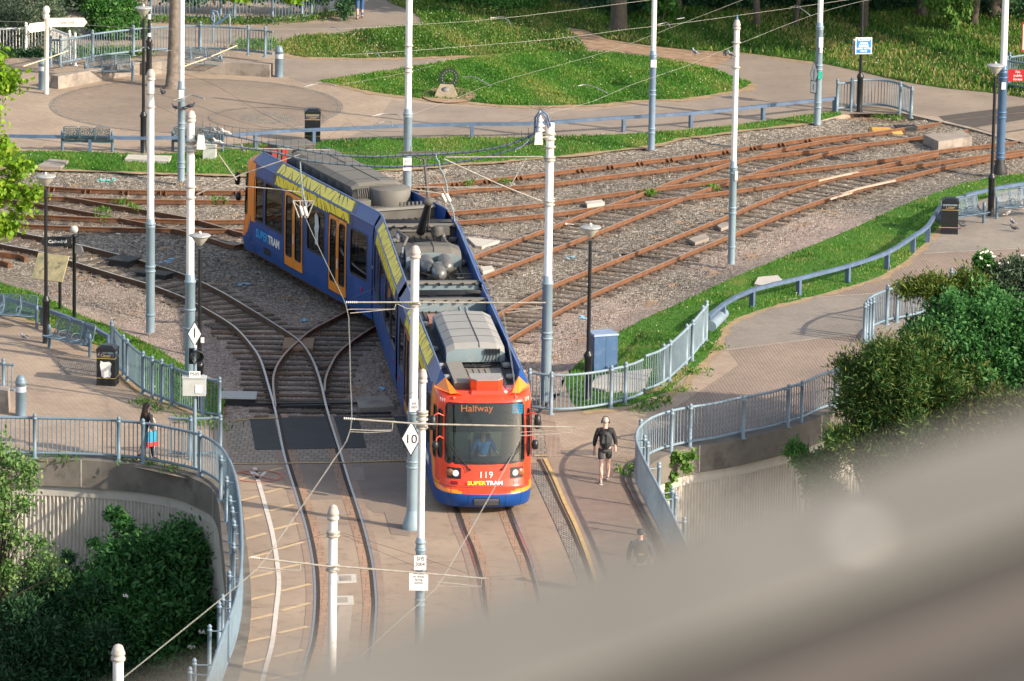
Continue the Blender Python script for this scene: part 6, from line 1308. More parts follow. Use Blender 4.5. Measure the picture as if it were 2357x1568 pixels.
# pantograph
PX,PY=-.05,6.3
mb=MB(); mb.tube([(-.75,5.3,3.42),(-.55,6.4,3.45),(-.75,7.5,3.42)],.045,8).tube([(.62,5.3,3.42),(.5,6.4,3.45),(.62,7.5,3.42)],.045,8).tube([(-.75,5.3,3.42),(.1,5.0,3.4),(.62,5.3,3.42)],.045,8).tube([(-.75,7.5,3.42),(.62,7.5,3.42)],.045,8)
pn=mk(mb,'pantograph',M_TGREYDT,MBm)
mb=MB(); [mb.lathe([(.08,0),(.05,.03),(.08,.06),(.05,.09),(.08,.12),(.05,.15),(.05,.3)],12,(x,y,3.12)) for x,y in((-.75,5.3),(.62,5.3),(-.75,7.5),(.62,7.5))]; mk(mb,'insulators',M_PORC,MBm,pn)
mb=MB(); mb.tube([(-.1,7.2,3.45),(.05,6.2,4.55)],[.13,.09],12); mk(mb,'lower_arm',M_TBLACK,MBm,pn)
mb=MB(); mb.lathe([(.1,-.12),(.14,-.05),(.14,.05),(.1,.12)],10,(.05,6.2,4.58),(1,0,0)); mb.tube([(.05,6.2,4.58),(-.02,7.1,5.65)],[.05,.04],8); mb.tube([(-.02,7.1,5.65),(-.45,7.15,5.82)],.03,6).tube([(-.02,7.1,5.65),(.4,7.15,5.82)],.03,6).tube([(.1,7.2,3.5),(.12,6.3,4.5)],.025,6); mk(mb,'upper_arm',M_TGREYD,MBm,pn)
mb=MB(); mb.tube([(-.95,7.05,5.66),(-.75,7.05,5.82),(-.45,7.05,5.85),(.4,7.05,5.85),(.7,7.05,5.82),(.9,7.05,5.66)],.025,6).tube([(-.75,7.3,5.84),(.7,7.3,5.84)],.025,6); mk(mb,'collector_head',M_TGREYD,MBm,pn)
mb=MB(); mb.lathe([(.17,0),(.2,.08),(.17,.16),(.19,.22),(.12,.3)],12,(.38,6.9,3.4)); mb.b6(-1.0,-.4,5.9,6.9,3.1,3.2); mb.b6(.35,.75,7.0,7.5,3.4,3.6); mb.b6(-.35,-.1,5.4,5.6,3.1,3.3); mb.tube([(-.7,7.6,3.3),(-.2,7.7,3.5),(.2,7.4,3.45)],.03,6); mb.tube([(.75,5.2,3.2),(.55,6.6,3.25)],.05,6); mb.tube([(.9,5.2,3.2),(.7,6.6,3.25)],.05,6); mk(mb,'roof_equipment',M_TGREYD,MBm)
for M_,ys in((MBm,(1.2,4.2,7.4)),(MC,(3.9,5.9,8.9)),(MA,(9.4,10.8))):
    for y in ys:
        for sd in(-1,1): mb=MB(); mb.lathe([(.12,-.06),(.14,0),(.12,.04),(0,.06)],12,(sd*.90,y,3.2)); mk(mb,'roof_vent',M_TGREYDT if M_ is not MC else M_TGREYT,M_)
# bogies and wheels
for M_,ys in((MC,(3.0,4.9)),(MA,(3.0,4.9)),(MBm,(-.9,.9,8.8,10.6))):
    for y in ys:
        for sd in(-1,1): mb=MB(); mb.lathe([(.30,-.06),(.33,-.06),(.33,.0),(.30,.05),(.12,.05),(.1,.08),(0,.08)],20,(sd*.75,y,.35),(sd,0,0)); mk(mb,'wheel',M_RAILDARK,M_)
# ================= people =================
def skin(name,nodes,edges,mats,parent,sub=2,root=0):
    "nodes: list of (x,y,z,r) ; continuous skinned surface"
    me=bpy.data.meshes.new('sk'); me.from_pydata([n[:3] for n in nodes],edges,[]); o=bpy.data.objects.new('sk',me); COL.objects.link(o)
    o.modifiers.new('s','SKIN').use_smooth_shade=True; sb=o.modifiers.new('u','SUBSURF'); sb.levels=sub; sb.render_levels=sub
    for i,n in enumerate(nodes):
        r=n[3]; r=(r,r) if not isinstance(r,tuple) else r
        me.skin_vertices[0].data[i].radius=r; me.skin_vertices[0].data[i].use_root=(i==root)
    bpy.context.view_layer.update(); dg=bpy.context.evaluated_depsgraph_get(); m2=bpy.data.meshes.new_from_object(o.evaluated_get(dg)); bpy.data.objects.remove(o)
    m2.name=name; m2.materials.clear(); m2.materials.append(mats); m2.polygons.foreach_set('use_smooth',[True]*len(m2.polygons))
    r=bpy.data.objects.new(name,m2); COL.objects.link(r); r.parent=parent; return r
def chain(pts): return [(i,i+1) for i in range(len(pts)-1)]
def hand(nodes,edges,wi,wp,dirv,side,curl=.5,s=1.0):
    "add palm, four fingers and thumb to the skin graph at wrist index wi; dirv = hand direction, side = thumb side vector"
    d=V(dirv).normalized(); sdv=V(side); sdv=(sdv-d*sdv.dot(d)).normalized(); nrm=d.cross(sdv)
    def add(p,r,par): nodes.append((p.x,p.y,p.z,r)); edges.append((par,len(nodes)-1)); return len(nodes)-1
    w=V(wp); palm=add(w+d*.05*s,(.036*s,.020*s),wi)
    kn=add(w+d*.085*s,(.038*s,.016*s),palm)
    for k,(o,l) in enumerate(((.027,.070),(.009,.08),(-.010,.074),(-.028,.058))):
        b=w+d*.095*s+sdv*o*s; q=add(b,.0095*s,kn); m=b+(d*(1-.3*curl)+nrm*curl*.6).normalized()*l*.5*s; q=add(m,.0088*s,q); e=m+(d*(1-curl)+nrm*curl).normalized()*l*.5*s; add(e,.0075*s,q)
    t=w+d*.03*s+sdv*.036*s; q=add(t,.013*s,palm); t2=t+(d*.7+sdv*.6+nrm*.3*curl).normalized()*.035*s; q=add(t2,.0105*s,q); add(t2+(d*.9+nrm*.4*curl).normalized()*.028*s,.009*s,q)
def person(loc,rz,label,H=1.78,pose=None,**k):
    e=empty('person',loc,rz,label,'person'); f=H/1.78; return e,f
M_JACK=mat('jacket_black',(.020,.021,.024),.8,var=.3,scale=10,bd=.01); M_SHORT=mat('shorts_charcoal',(.055,.06,.065),.85,var=.3,scale=14,bd=.01)
M_SHOEB=mat('shoe_black',(.02,.02,.03),.6); M_SHOEW=mat('shoe_white',(.75,.74,.72),.6); M_PACK=mat('backpack_black',(.03,.034,.036),.7,var=.3,scale=8,bd=.006)
M_HAIRG=mat('hair_grey',(.42,.38,.34),.8,var=.35,scale=30,bd=.004); M_PINK=mat('skin_pale',(.66,.42,.34),.6,var=.05)
def head(e,c,yaw,skinm,hairm,hair='short',cap=None):
    "face with eyes, nose, mouth, ears; looks along local -y rotated by yaw; c = head centre"
    M=Matrix.Translation(V(c))@Matrix.Rotation(yaw,4,'Z')
    return M
def walker(loc,rz,label,skinm,jm,sm,long_trousers=False,H=1.78,hair='grey',stride=.30,cap=False):
    # faces local -y (towards the camera side) ; built facing +y = away when rz=0 handled by caller
    e=empty('person',loc,rz,label,'person'); s=H/1.78
    hipz=.94*s; N_=[(0,0,.98*s,(.15*s,.10*s))]; E=[]
    def add(p,r,par): N_.append((*p,r)); E.append((par,len(N_)-1)); return len(N_)-1
    sp=add((0,.01,1.15*s),(.135*s,.095*s),0); ch=add((0,.01,1.34*s),(.165*s,.11*s),sp); nb=add((0,.0,1.46*s),(.085*s,.07*s),ch); nk=add((0,-.005,1.53*s),.052*s,nb)
    h1=add((0,.01,1.60*s),(.068*s,.078*s),nk); h2=add((0,.012,1.68*s),(.078*s,.094*s),h1); h3=add((0,.008,1.755*s),(.05*s,.06*s),h2)
    legs={}
    for sd,fy,fx in ((-1,-stride/2,.0),(1,stride/2,.02)):
        hp=add((sd*.095*s,0,.90*s),.085*s,0); kn=add((sd*.10*s,fy*.45+.05,.50*s),.062*s,hp); cf=add((sd*.105*s,fy*.75+.0,.33*s),.062*s,kn); an=add((sd*.11*s,fy-.03,.09*s if fy<0 else .13*s),.036*s,cf); he=add((sd*.11*s,fy-.05,.045 if fy<0 else .10),.036*s,an); to=add((sd*.125*s,fy+.13,.03 if fy<0 else .03),.034*s,he); legs[sd]=(hp,kn,an,he,to)
    arms={}
    for sd in (-1,1):
        sh=add((sd*.185*s,0,1.42*s),.060*s,ch); el=add((sd*.27*s,-.03,1.15*s),.046*s,sh); fw=sd*stride*.35; wr=add((sd*.275*s,-fw*.6-.0,.92*s),.030*s,el); arms[sd]=(sh,el,wr,N_[wr][:3])
        hand(N_,E,wr,N_[wr][:3],(sd*.02,-fw*.2+.03,-1),(0,1,0),.5,s)
    b=skin('body',N_,E,skinm,e); 
    # face
    fc=MB(); y=.108*s
    fc.sphere((0,y,1.64*s),.020*s,8,6,(1,1,1.3)); fb=fc.build('nose',skinm,b)
    fc=MB(); [fc.sphere((x,.092*s,1.672*s),.012*s,8,5) for x in(-.032*s,.032*s)]; fc.build('eyes',M_WHITE,b); fc=MB(); [fc.sphere((x,.1025*s,1.672*s),.006*s,6,4) for x in(-.032*s,.032*s)]; fc.build('pupils',M_INK,b)
    fc=MB(); fc.sphere((0,.093*s,1.60*s),.022*s,8,5,(1,.4,.3)); fc.build('mouth',mat('lips',(.45,.16,.13),.6),b)
    fc=MB(); [fc.sphere((x,.0,1.655*s),.026*s,8,6,(.4,.8,1.2)) for x in(-.083*s,.083*s)]; fc.build('ears',skinm,b)
    return e,N_,E,legs,arms,b,s
def cloth(e,name,nodes,edges,m): return skin(name,nodes,edges,m,e,2)
# --- man with backpack and headphones, walking away from the camera?  (he walks towards the lower right, back to us)
c=P(1391,1110)
e,N_,E,legs,arms,b,s=walker((c.x,c.y,0),R(4),'man in black jacket, grey shorts and headphones walking on the crossing pavement',M_PINK,M_JACK,M_SHORT,stride=.42,H=1.80)
g=[(0,0,1.02,(.165,.12)),(0,.01,1.18,(.165,.125)),(0,.01,1.36,(.19,.135)),(0,.0,1.49,(.10,.085)),(-.19,0,1.43,.078),(-.275,-.03,1.16,.064),(-.285,.07,.97,.046),(.19,0,1.43,.078),(.275,-.03,1.16,.064),(.285,-.05,.97,.046)]
cloth(e,'jacket',[(x*s,y*s,z*s,r) for x,y,z,r in g],[(0,1),(1,2),(2,3),(2,4),(4,5),(5,6),(2,7),(7,8),(8,9)],M_JACK)
g=[(0,0,.97,(.155,.115)),(-.10,0,.88,.105),(-.108,-.06,.62,.088),(.10,0,.88,.105),(.108,.10,.62,.088)]
cloth(e,'shorts',[(x*s,y*s,z*s,r) for x,y,z,r in g],[(0,1),(1,2),(0,3),(3,4)],M_SHORT)
mb=MB(); mb.lathe([(.150,-.03),(.160,0),(.155,.05)],20,(0,.0,1.0*s)); mb.build('shirt_hem',mat('shirt_pink',(.75,.55,.52),.8),e)
for sd in(-1,1):
    a=N_[legs[sd][3]]; t=N_[legs[sd][4]]; sh=skin('shoe',[(a[0],a[1]-.02,a[2]+.01,.045),(t[0],t[1]+.01,t[2]+.012,.04)],[(0,1)],M_SHOEB,e); MB().bar((a[0],a[1]-.07,max(.012,a[2]-.035)),(t[0],t[1]+.05,.014),.085,.025).build('sole',M_SHOEW,sh)
mb=MB(); mb.sphere((0,-.005*s,1.695*s),.098*s,18,12,(.88,1.0,.95)); hr=mb.build('hair',M_HAIRG,e)
o=empty('headphones',(c.x,c.y,0),R(4),'black over ear headphones worn by the walking man','headphones'); MB().tube([(-.095*s,0,1.66*s),(-.092*s,0,1.74*s),(-.055*s,0,1.80*s),(0,0,1.815*s),(.055*s,0,1.80*s),(.092*s,0,1.74*s),(.095*s,0,1.66*s)],.010,6).build('headband',M_BLACK,o); mb=MB(); [mb.sphere((x,0,1.655*s),.042,10,8,(.5,.9,1.1)) for x in(-.10*s,.10*s)]; mb.build('ear_cups',M_BLACK,o)
o=empty('backpack',(c.x,c.y,0),R(4),'black backpack on the back of the walking man','backpack'); mb=MB(); mb.sphere((0,-.21*s,1.20*s),.24*s,16,12,(.72,.42,1.05)); pk=mb.build('bag',M_PACK,o); mb=MB(); mb.b6(-.12,.12,-.335,-.28,1.16,1.36,.03,.01); mb.build('flap',mat('flap_grey',(.05,.055,.058),.6),pk); mb=MB(); mb.b6(-.015,.015,-.345,-.30,.98,1.4); mb.build('strap',M_BLACK,pk); mb=MB(); [mb.tube([(x*.5,-.17,1.42*s),(x,-.05,1.50*s),(x*1.1,.09,1.44*s),(x,.13,1.2*s)],.016,6) for x in(-.12,.12)]; mb.build('shoulder_strap',M_BLACK,pk)
w=N_[arms[-1][2]]; o=empty('water_bottle',(c.x,c.y,0),R(4),'clear plastic bottle in the left hand of the walking man','bottle'); MB().lathe([(.0,0),(.03,.005),(.032,.02),(.032,.13),(.012,.17),(.012,.19),(0,.19)],12,(w[0],w[1]+.02,w[2]-.21)).build('bottle_body',glassmat('clear_plastic',(.85,.9,.92),.1,.05),o)
# --- woman with tote bags behind the left railing
c=P(338,1063)
e,N_,E,legs,arms,b,s=walker((c.x,c.y,0),R(-50),'woman in black jacket with long brown hair walking behind the left railing',M_SKIN,M_JACK,M_JACK,H=1.66,stride=.36)
g=[(0,0,.84,(.15,.11)),(0,0,1.02,(.15,.11)),(0,.01,1.18,(.14,.11)),(0,.01,1.36,(.17,.12)),(0,.0,1.49,(.09,.08)),(-.18,0,1.42,.07),(-.25,-.02,1.16,.058),(-.22,.12,1.10,.045),(.18,0,1.42,.07),(.26,-.03,1.16,.058),(.27,-.05,.97,.042)]
cloth(e,'jacket',[(x*s,y*s,z*s,r) for x,y,z,r in g],[(0,1),(1,2),(2,3),(3,4),(3,5),(5,6),(6,7),(3,8),(8,9),(9,10)],M_JACK)
for sd in(-1,1):
    L_=[N_[i] for i in legs[sd][:3]]; lg=cloth(e,'trouser_leg',[(x,y,z,r*1.5 if i!=0 else r*1.2) for i,(x,y,z,r) in enumerate(L_)],[(0,1),(1,2)],M_JACK)
    if sd==1 or True: mb=MB(); mb.tube([(L_[0][0]+sd*.105,L_[0][1],L_[0][2]-.1),(L_[1][0]+sd*.072,L_[1][1],L_[1][2]),(L_[2][0]+sd*.05,L_[2][1],L_[2][2]+.03)],.014,5); mb.build('white_stripe',M_WHITE,lg)
    a=N_[legs[sd][3]]; t=N_[legs[sd][4]]; skin('shoe',[(a[0],a[1]-.02,a[2]+.01,.042),(t[0],t[1]+.01,t[2]+.012,.038)],[(0,1)],M_SHOEB,e)
mb=MB(); mb.sphere((0,-.02*s,1.685*s),.108*s,18,12,(.9,1.0,1.0)); mb.tube([(0,-.05,1.66*s),(.02,-.09,1.54*s),(.04,-.08,1.42*s),(.05,-.06,1.33*s)],[.08,.085,.075,.03],12); mb.build('hair',M_HAIRD,e)
o=empty('tote_bag',(c.x,c.y,0),R(-50),'turquoise tote bag with a red base carried by the walking woman','bag'); mb=MB(); mb.b6(.20,.31,-.19,.15,.62,.90,.02,.03); bg_=mb.build('bag_top',mat('turquoise',(.02,.28,.45),.7,var=.1),o); mb=MB(); mb.b6(.195,.315,-.20,.16,.50,.618); mb.build('bag_base',mat('bag_red',(.80,.06,.05),.7),bg_); MB().tube([(.27,-.15,.93),(.22,-.06,1.2),(.17,0,1.44*s),(.24,.08,1.2),(.27,.12,.93)],.012,6).build('strap',M_CREAM,bg_)
# --- man in cap, lower right, seen from behind, mostly behind the parapet blur
t=P(1475,1217,1.80)
e,N_,E,legs,arms,b,s=walker((t.x,t.y,0),R(2),'man in dark cap and blue grey jacket near the bottom right, half behind the blur',M_SKIN,M_JACK,M_JACK,H=1.80,stride=.35)
g=[(0,0,.98,(.165,.12)),(0,.01,1.18,(.17,.125)),(0,.01,1.36,(.2,.14)),(0,.0,1.50,(.10,.09)),(-.2,0,1.43,.08),(-.29,-.03,1.16,.066),(-.29,.03,.95,.046),(.2,0,1.43,.08),(.29,-.03,1.16,.066),(.29,-.03,.95,.046)]
cloth(e,'jacket',[(x*s,y*s,z*s,r) for x,y,z,r in g],[(0,1),(1,2),(2,3),(2,4),(4,5),(5,6),(2,7),(7,8),(8,9)],mat('jacket_slate',(.05,.065,.085),.8,var=.2,scale=8))
for sd in(-1,1):
    L_=[N_[i] for i in legs[sd][:3]]; cloth(e,'trouser_leg',[(x,y,z,r*1.35) for x,y,z,r in L_],[(0,1),(1,2)],M_SHORT); a=N_[legs[sd][3]]; t_=N_[legs[sd][4]]; skin('shoe',[(a[0],a[1]-.02,a[2]+.01,.045),(t_[0],t_[1]+.01,t_[2]+.012,.04)],[(0,1)],M_SHOEB,e)
mb=MB(); mb.sphere((0,.0,1.70*s),.107*s,18,10,(.9,1.0,.85)); cp=mb.build('cap',mat('cap_dark',(.04,.045,.05),.8),e); MB().b6(-.07,.07,.08,.19,1.685*s,1.70*s).build('cap_peak',M_PACK,cp)
o=empty('backpack',(t.x,t.y,0),R(2),'dark backpack with yellow tags on the man in the cap','backpack'); mb=MB(); mb.sphere((0,-.21,1.22*s),.25,16,12,(.75,.42,1.1)); pk=mb.build('bag',mat('pack_brown',(.05,.045,.038),.7,var=.2),o); mb=MB(); mb.b6(-.06,.06,-.34,-.29,1.2,1.24); mb.build('label_patch',M_GOLD,pk); mb=MB(); mb.b6(-.16,-.11,-.27,-.22,1.05,1.13); mb.build('yellow_tag',M_YELP,pk)
# --- person in jeans at the top, only legs in the picture
c=P(828,44)
e,N_,E,legs,arms,b,s=walker((c.x,c.y,0),R(10),'person in blue jeans at the top edge on the tarmac path',M_SKIN,M_JACK,M_JACK,H=1.72,stride=.16)
M_JEAN=mat('jeans',(.045,.12,.27),.85,var=.2,scale=10)
cloth(e,'jeans',[(x,y,z,(r[0]*1.12,r[1]*1.12) if isinstance(r,tuple) else r*1.3) for x,y,z,r in [N_[0]]+[N_[i] for sd in(-1,1) for i in legs[sd][:3]]],[(0,1),(1,2),(2,3),(0,4),(4,5),(5,6)],M_JEAN)
g=[(0,0,1.02,(.16,.12)),(0,.01,1.36,(.19,.135)),(0,.0,1.47,(.10,.085)),(-.19,0,1.41,.075),(-.275,-.03,1.14,.06),(-.28,.0,.95,.045),(.19,0,1.41,.075),(.275,-.03,1.14,.06),(.28,-.0,.95,.045)]
cloth(e,'jacket',[(x*s,y*s,z*s,r) for x,y,z,r in g],[(0,1),(1,2),(1,3),(3,4),(4,5),(1,6),(6,7),(7,8)],M_JACK)
for sd in(-1,1): a=N_[legs[sd][3]]; t_=N_[legs[sd][4]]; skin('shoe',[(a[0],a[1]-.02,a[2]+.01,.045),(t_[0],t_[1]+.01,t_[2]+.012,.04)],[(0,1)],M_SHOEB,e)
MB().sphere((0,-.01,1.695*s),.1*s,14,10,(.9,1,.95)).build('hair',M_HAIRD,e)
# --- tram driver, seated, facing the camera
d_=(J2-TIPC).normalized(); rr=V((d_.y,-d_.x,0)); dl=TIPC+d_*1.35+rr*(.03)
yaw=math.atan2(-d_.x,d_.y)+PI   # local +y points out of the windscreen
e=empty('person',(dl.x,dl.y,.76),yaw,'tram driver in a blue shirt seated behind the windscreen','person')
N_=[(0,0,.50,(.16,.12))];E=[]
def add(p,r,par): N_.append((*p,r)); E.append((par,len(N_)-1)); return len(N_)-1
a1=add((0,-.02,.70),(.14,.10),0); a2=add((0,0,.90),(.15,.09),a1); a3=add((0,0,1.02),(.08,.07),a2); a4=add((0,.0,1.09),.052,a3); a5=add((0,.02,1.16),(.066,.076),a4); a6=add((0,.02,1.24),(.076,.09),a5); add((0,.015,1.31),(.05,.06),a6)
for sd in(-1,1):
    q=add((sd*.1,.05,.48),.085,0); q=add((sd*.14,.42,.48),.065,q); q=add((sd*.14,.46,.08),.045,q); add((sd*.14,.58,.04),.035,q)
    q=add((sd*.18,0,.96),.052,a2); q=add((sd*.30,.10,.72),.046,q); q=add((sd*.34,.34,.70),.032,q); hand(N_,E,q,N_[q][:3],(sd*.1,.8,-.1),(-sd,0,0),.6)
b=skin('body',N_,E,M_SKIN,e)
g=[(0,0,.52,(.17,.13)),(0,-.02,.72,(.15,.115)),(0,0,.90,(.185,.125)),(0,0,1.045,(.115,.10))]+[x for sd in(-1,1) for x in((sd*.19,0,.97,.078),(sd*.30,.09,.74,.062),(sd*.33,.24,.72,.045))]
cloth(e,'blue_shirt',g,[(0,1),(1,2),(2,3),(2,4),(4,5),(5,6),(2,7),(7,8),(8,9)],mat('shirt_blue',(.035,.20,.55),.8,var=.2,scale=9))
mb=MB(); mb.sphere((0,-.005,1.255),.096,16,10,(.88,1,.9)); mb.build('hair',M_HAIRD,e)
for nm,mm,pts_,r in(('eyes',M_WHITE,((-.03,.105,1.235),(.03,.105,1.235)),.011),('nose',M_SKIN,((0,.115,1.20),),.018),('mouth',mat('lips',(.45,.16,.13),.6),((0,.10,1.165),),.016),('ears',M_SKIN,((-.08,.01,1.21),(.08,.01,1.21)),.022)):
    mb=MB(); [mb.sphere(p,r,8,5) for p in pts_]; mb.build(nm,mm,b)
mb=MB(); mb.tube([(-.05,.10,1.0),(0,.14,.78),(.05,.10,1.0)],.008,5); mb.build('lanyard',M_INK,e)
o=MB().b6(-.24,.24,-.28,.2,.30,.42).b6(-.22,.22,-.32,-.2,.42,1.1,.02,.02).build('driver_seat',M_TSEAT); o.location=(dl.x,dl.y,.76); o.rotation_euler=(0,0,yaw); tag(o,'dark seat behind the tram driver inside the cab','seat')
# ================= pigeons =================
def mk_pig(dark):
    e=empty('pigeon',(0,0,0),0,'x','pigeon','pigeons around the tramway')
    col=(.07,.075,.09) if dark==0 else ((.30,.30,.32) if dark==1 else (.68,.65,.62)); m=mat('pigeon_%d'%dark,col,.6,var=.3,scale=25)
    b=skin('body',[(0,0,.13,(.055,.055)),(0,.07,.16,(.05,.05)),(0,.10,.21,.026),(0,.115,.25,.026),(0,.15,.245,.008),(0,-.09,.12,(.035,.028)),(0,-.19,.10,(.028,.008))],[(0,1),(1,2),(2,3),(3,4),(0,5),(5,6)],m,e)
    mb=MB(); [mb.sphere((sx*.05,-.03,.145),.06,8,6,(.25,1.5,.6)) for sx in(-1,1)]; mb.build('wings',mat('wing_%d'%dark,tuple(x*.55 for x in col),.6,var=.5,scale=40),e)
    mb=MB(); [mb.tube([(sx*.02,0,.09),(sx*.02,.01,.0),(sx*.02,.04,.0)],.005,4) for sx in(-1,1)]; mb.build('legs',mat('pigeon_leg',(.5,.15,.12),.6),e)
    mb=MB(); [mb.sphere((sx*.024,.12,.255),.005,5,4) for sx in(-1,1)]; mb.build('eyes',mat('pigeon_eye',(.6,.15,.03),.4),e); return e
pg=[mk_pig(i) for i in range(3)]; used=[0,0,0]
def pig(p,k,rz,lb):
    if not used[k]: pg[k].location=p; pg[k].rotation_euler=(0,0,rz); pg[k]['label']=lb; used[k]=1
    else: copy_tree(pg[k],p,rz,lb)
b3=BP[3]; z3=Z(3,255)
pig((b3.x+.0,b3.y,z3+.0),0,R(-110),'dark pigeon perched on the rusty finial of the thick pole')
for (x,y,k,r_,lb) in ((462,314,1,-150,'grey pigeon highest on the bracket beside the thick pole'),(500,306,1,60,'grey pigeon in the middle of the upper spiked cable'),(520,307,2,80,'white pigeon at the right of the upper spiked cable'),(469,326,1,120,'grey pigeon low on the bracket near the thick pole'),(501,328,2,100,'white pigeon on the lower spiked cable'),(558,343,1,20,'grey pigeon alone on the long cantilever tube left of the tram')):
    w=P(x,y,7.2-(.6 if k==1 and y>340 else 0)); w.y=b3.y-.05; 
    r=ray(x,y); t=(b3.y-.05-CAM.y)/r.y; w=CAM+r*t; pig((w.x,w.y,w.z-.12),k,R(r_),lb)
for (x,y,k,r_,kp,lb) in ((374,213,0,30,1,'dark pigeon on the wire just right of the slender left pole'),(404,248,0,70,2,'dark pigeon left of the pole near the tree trunk'),(427,250,0,-60,2,'dark pigeon right of the pole near the tree trunk'),(1600,121,1,40,6,'grey pigeon far out on the upper span wire'),(1671,124,0,-30,6,'dark pigeon on the span wire beside the rusty finial'),(1684,127,1,60,6,'grey pigeon touching the slim pole on the span wire')):
    b=BP[kp]; r=ray(x,y); t=(b.y-.2-CAM.y)/r.y; w=CAM+r*t; pig((w.x,w.y,w.z-.12),k,R(r_),lb)
for (x,y,k,r_,lb) in ((55,785,1,60,'grey pigeon on the setts between the two left benches'),(2152,515,0,200,'dark pigeon left of the right litter bin'),(2215,528,0,120,'dark pigeon under the bench beside the right bin'),(2318,500,2,-60,'white and black pigeon on the paving below the right lamp'),(2331,520,1,40,'pale grey pigeon right of the lamp, nearer of two'),(2334,534,0,90,'dark pigeon nearest to the camera on the right paving'),(2340,474,0,150,'dark pigeon in the shade under the right edge bench'),(2353,484,2,10,'white pigeon at the right edge below the bench')):
    w=P(x,y); pig(w,k,R(r_),lb)
# ================= overhead line =================
def YP(x,y,Y): r=ray(x,y); return CAM+r*((Y-CAM.y)/r.y)
def wire(pts,label,r=.008,m=None,cat='wire',name='overhead_wire',clips=True,group='overhead wires'):
    p=catmull(pts,1.0) if len(pts)>2 else pts; e=MB().tube(p,r*.58,5,caps=False).build(name,m or M_WIRE); tag(e,label,cat,group); return e
def hv(l,z): return [P(a,b,z) if len(q:=(a,b))==2 else 0 for a,b in l]
ZC=5.9
# contact and messenger wires: height ~5.9 m above the rails
W1=[(693,430),(697,470),(705,506),(750,605),(796,703),(803,760),(806,870),(806,989),(763,1065),(667,1205),(593,1308),(553,1342),(420,1450),(283,1560),(180,1640)]
wire([P(a,b,ZC+.0) for a,b in W1],'long grey contact wire zigzagging down over the left street track',.011)
wire([P(a+1.5,b+1,ZC+.05) for a,b in W1],'second strand of the contact wire over the left street track',.007)
W2=[(1037,480),(1047,511),(1087,583),(1116,641),(1153,706),(1165,765),(1181,863),(1191,966),(1196,1008),(1160,1082),(1058,1263),(1003,1355),(971,1383),(886,1458),(800,1540)]
wire([P(a,b,ZC) for a,b in W2],'grey contact wire running down in front of the tram windscreen',.011)
wire([P(a+2,b,ZC+.05) for a,b in W2],'second strand of the contact wire in front of the tram',.007)
for i,(l,lb,r,z) in enumerate((
 ([(-40,48),(120,53),(380,67),(786,66),(933,58),(1149,43),(1496,0),(1600,-16)],'uppermost contact wire sweeping from the top left across the picture',.010,5.9),
 ([(786,127),(933,118),(1060,108),(1293,88),(1440,68),(1572,53),(1831,17),(1990,-6)],'second contact wire below the uppermost, ending past the slim pole',.010,5.9),
 ([(786,195),(933,168),(1000,150)],'short light wire meeting the tall pole behind the tram',.006,5.9),
 ([(929,270),(1040,230),(1153,187),(1400,118),(1572,53),(1704,2),(1760,-20)],'diagonal wire rising from the tall pole behind the tram to the top right',.008,5.9),
 ([(1259,262),(1366,233),(1449,197),(1572,155),(1650,122),(1864,37),(1984,3),(2060,-12)],'pair contact wire rising to the top right from the thick right pole',.010,5.9),
 ([(692,372),(740,330),(805,280),(822,300),(900,322),(1090,300),(1250,262)],'thin wire above the tram rear roof dipping towards the thick right pole',.006,5.9),
 ([(20,65),(160,110),(330,152),(470,185),(605,262),(690,300)],'sagging dark span wire at upper left',.007,5.9),
 ([(-40,72),(120,118),(250,163),(345,180)],'lower sagging dark span wire at upper left',.006,5.9),
 ([(361,243),(450,285),(560,318),(640,352)],'dark span wire leaving the slender left pole',.006,6.5),
 ([(361,216),(415,230),(604,293),(786,300),(940,304)],'long dark span wire from the slender left pole over the tram',.007,6.8),
 ([(953,58),(990,72),(1060,100),(1240,166),(1329,200)],'dark stay wire with insulator from the top of the tall pole behind the tram',.006,6.6),
 ([(953,105),(986,128),(1063,178)],'short dark stay wire with insulator below the first one',.006,6.2),
 ([(1175,56),(1330,82),(1500,110),(1690,135)],'dark span wire crossing the grass island to the slim pole',.006,5.9),
 ([(1330,92),(1500,132),(1600,140),(1688,152)],'lower dark span wire crossing the island to the slim pole',.006,5.9),
 ([(0,63),(60,75),(330,20),(380,-5)],'thin cable over the shrubs at the top left',.006,5.0))):
    wire([P(a,b,z) for a,b in l],lb,r,M_WIRED if 'dark' in lb or 'thin' in lb else M_WIRE)
def arm(pts,label,r=.028,m=None,ins=None,name='bracket_arm'):
    e=MB().tube(pts,r*.7,8).build(name,m or M_STEELW); tag(e,label,'bracket arm','bracket arms of the overhead line')
    if ins:
        p,q=ins; p,q=V(p),V(q); d=(q-p); n=6; mb=MB(); L=d.length
        pr=[]; 
        for i in range(n): z=L*i/n; pr+=[(.018,z),(.034,z+L/n*.3),(.018,z+L/n*.6)]
        pr.append((.018,L)); mb.lathe(pr,10,p,tuple(d)); mb.build('insulator',M_PORC,e)
    return e
def ontoY(k,l,dy=-.2): Y=BP[k].y+dy; return [YP(a,b,Y) for a,b in l]
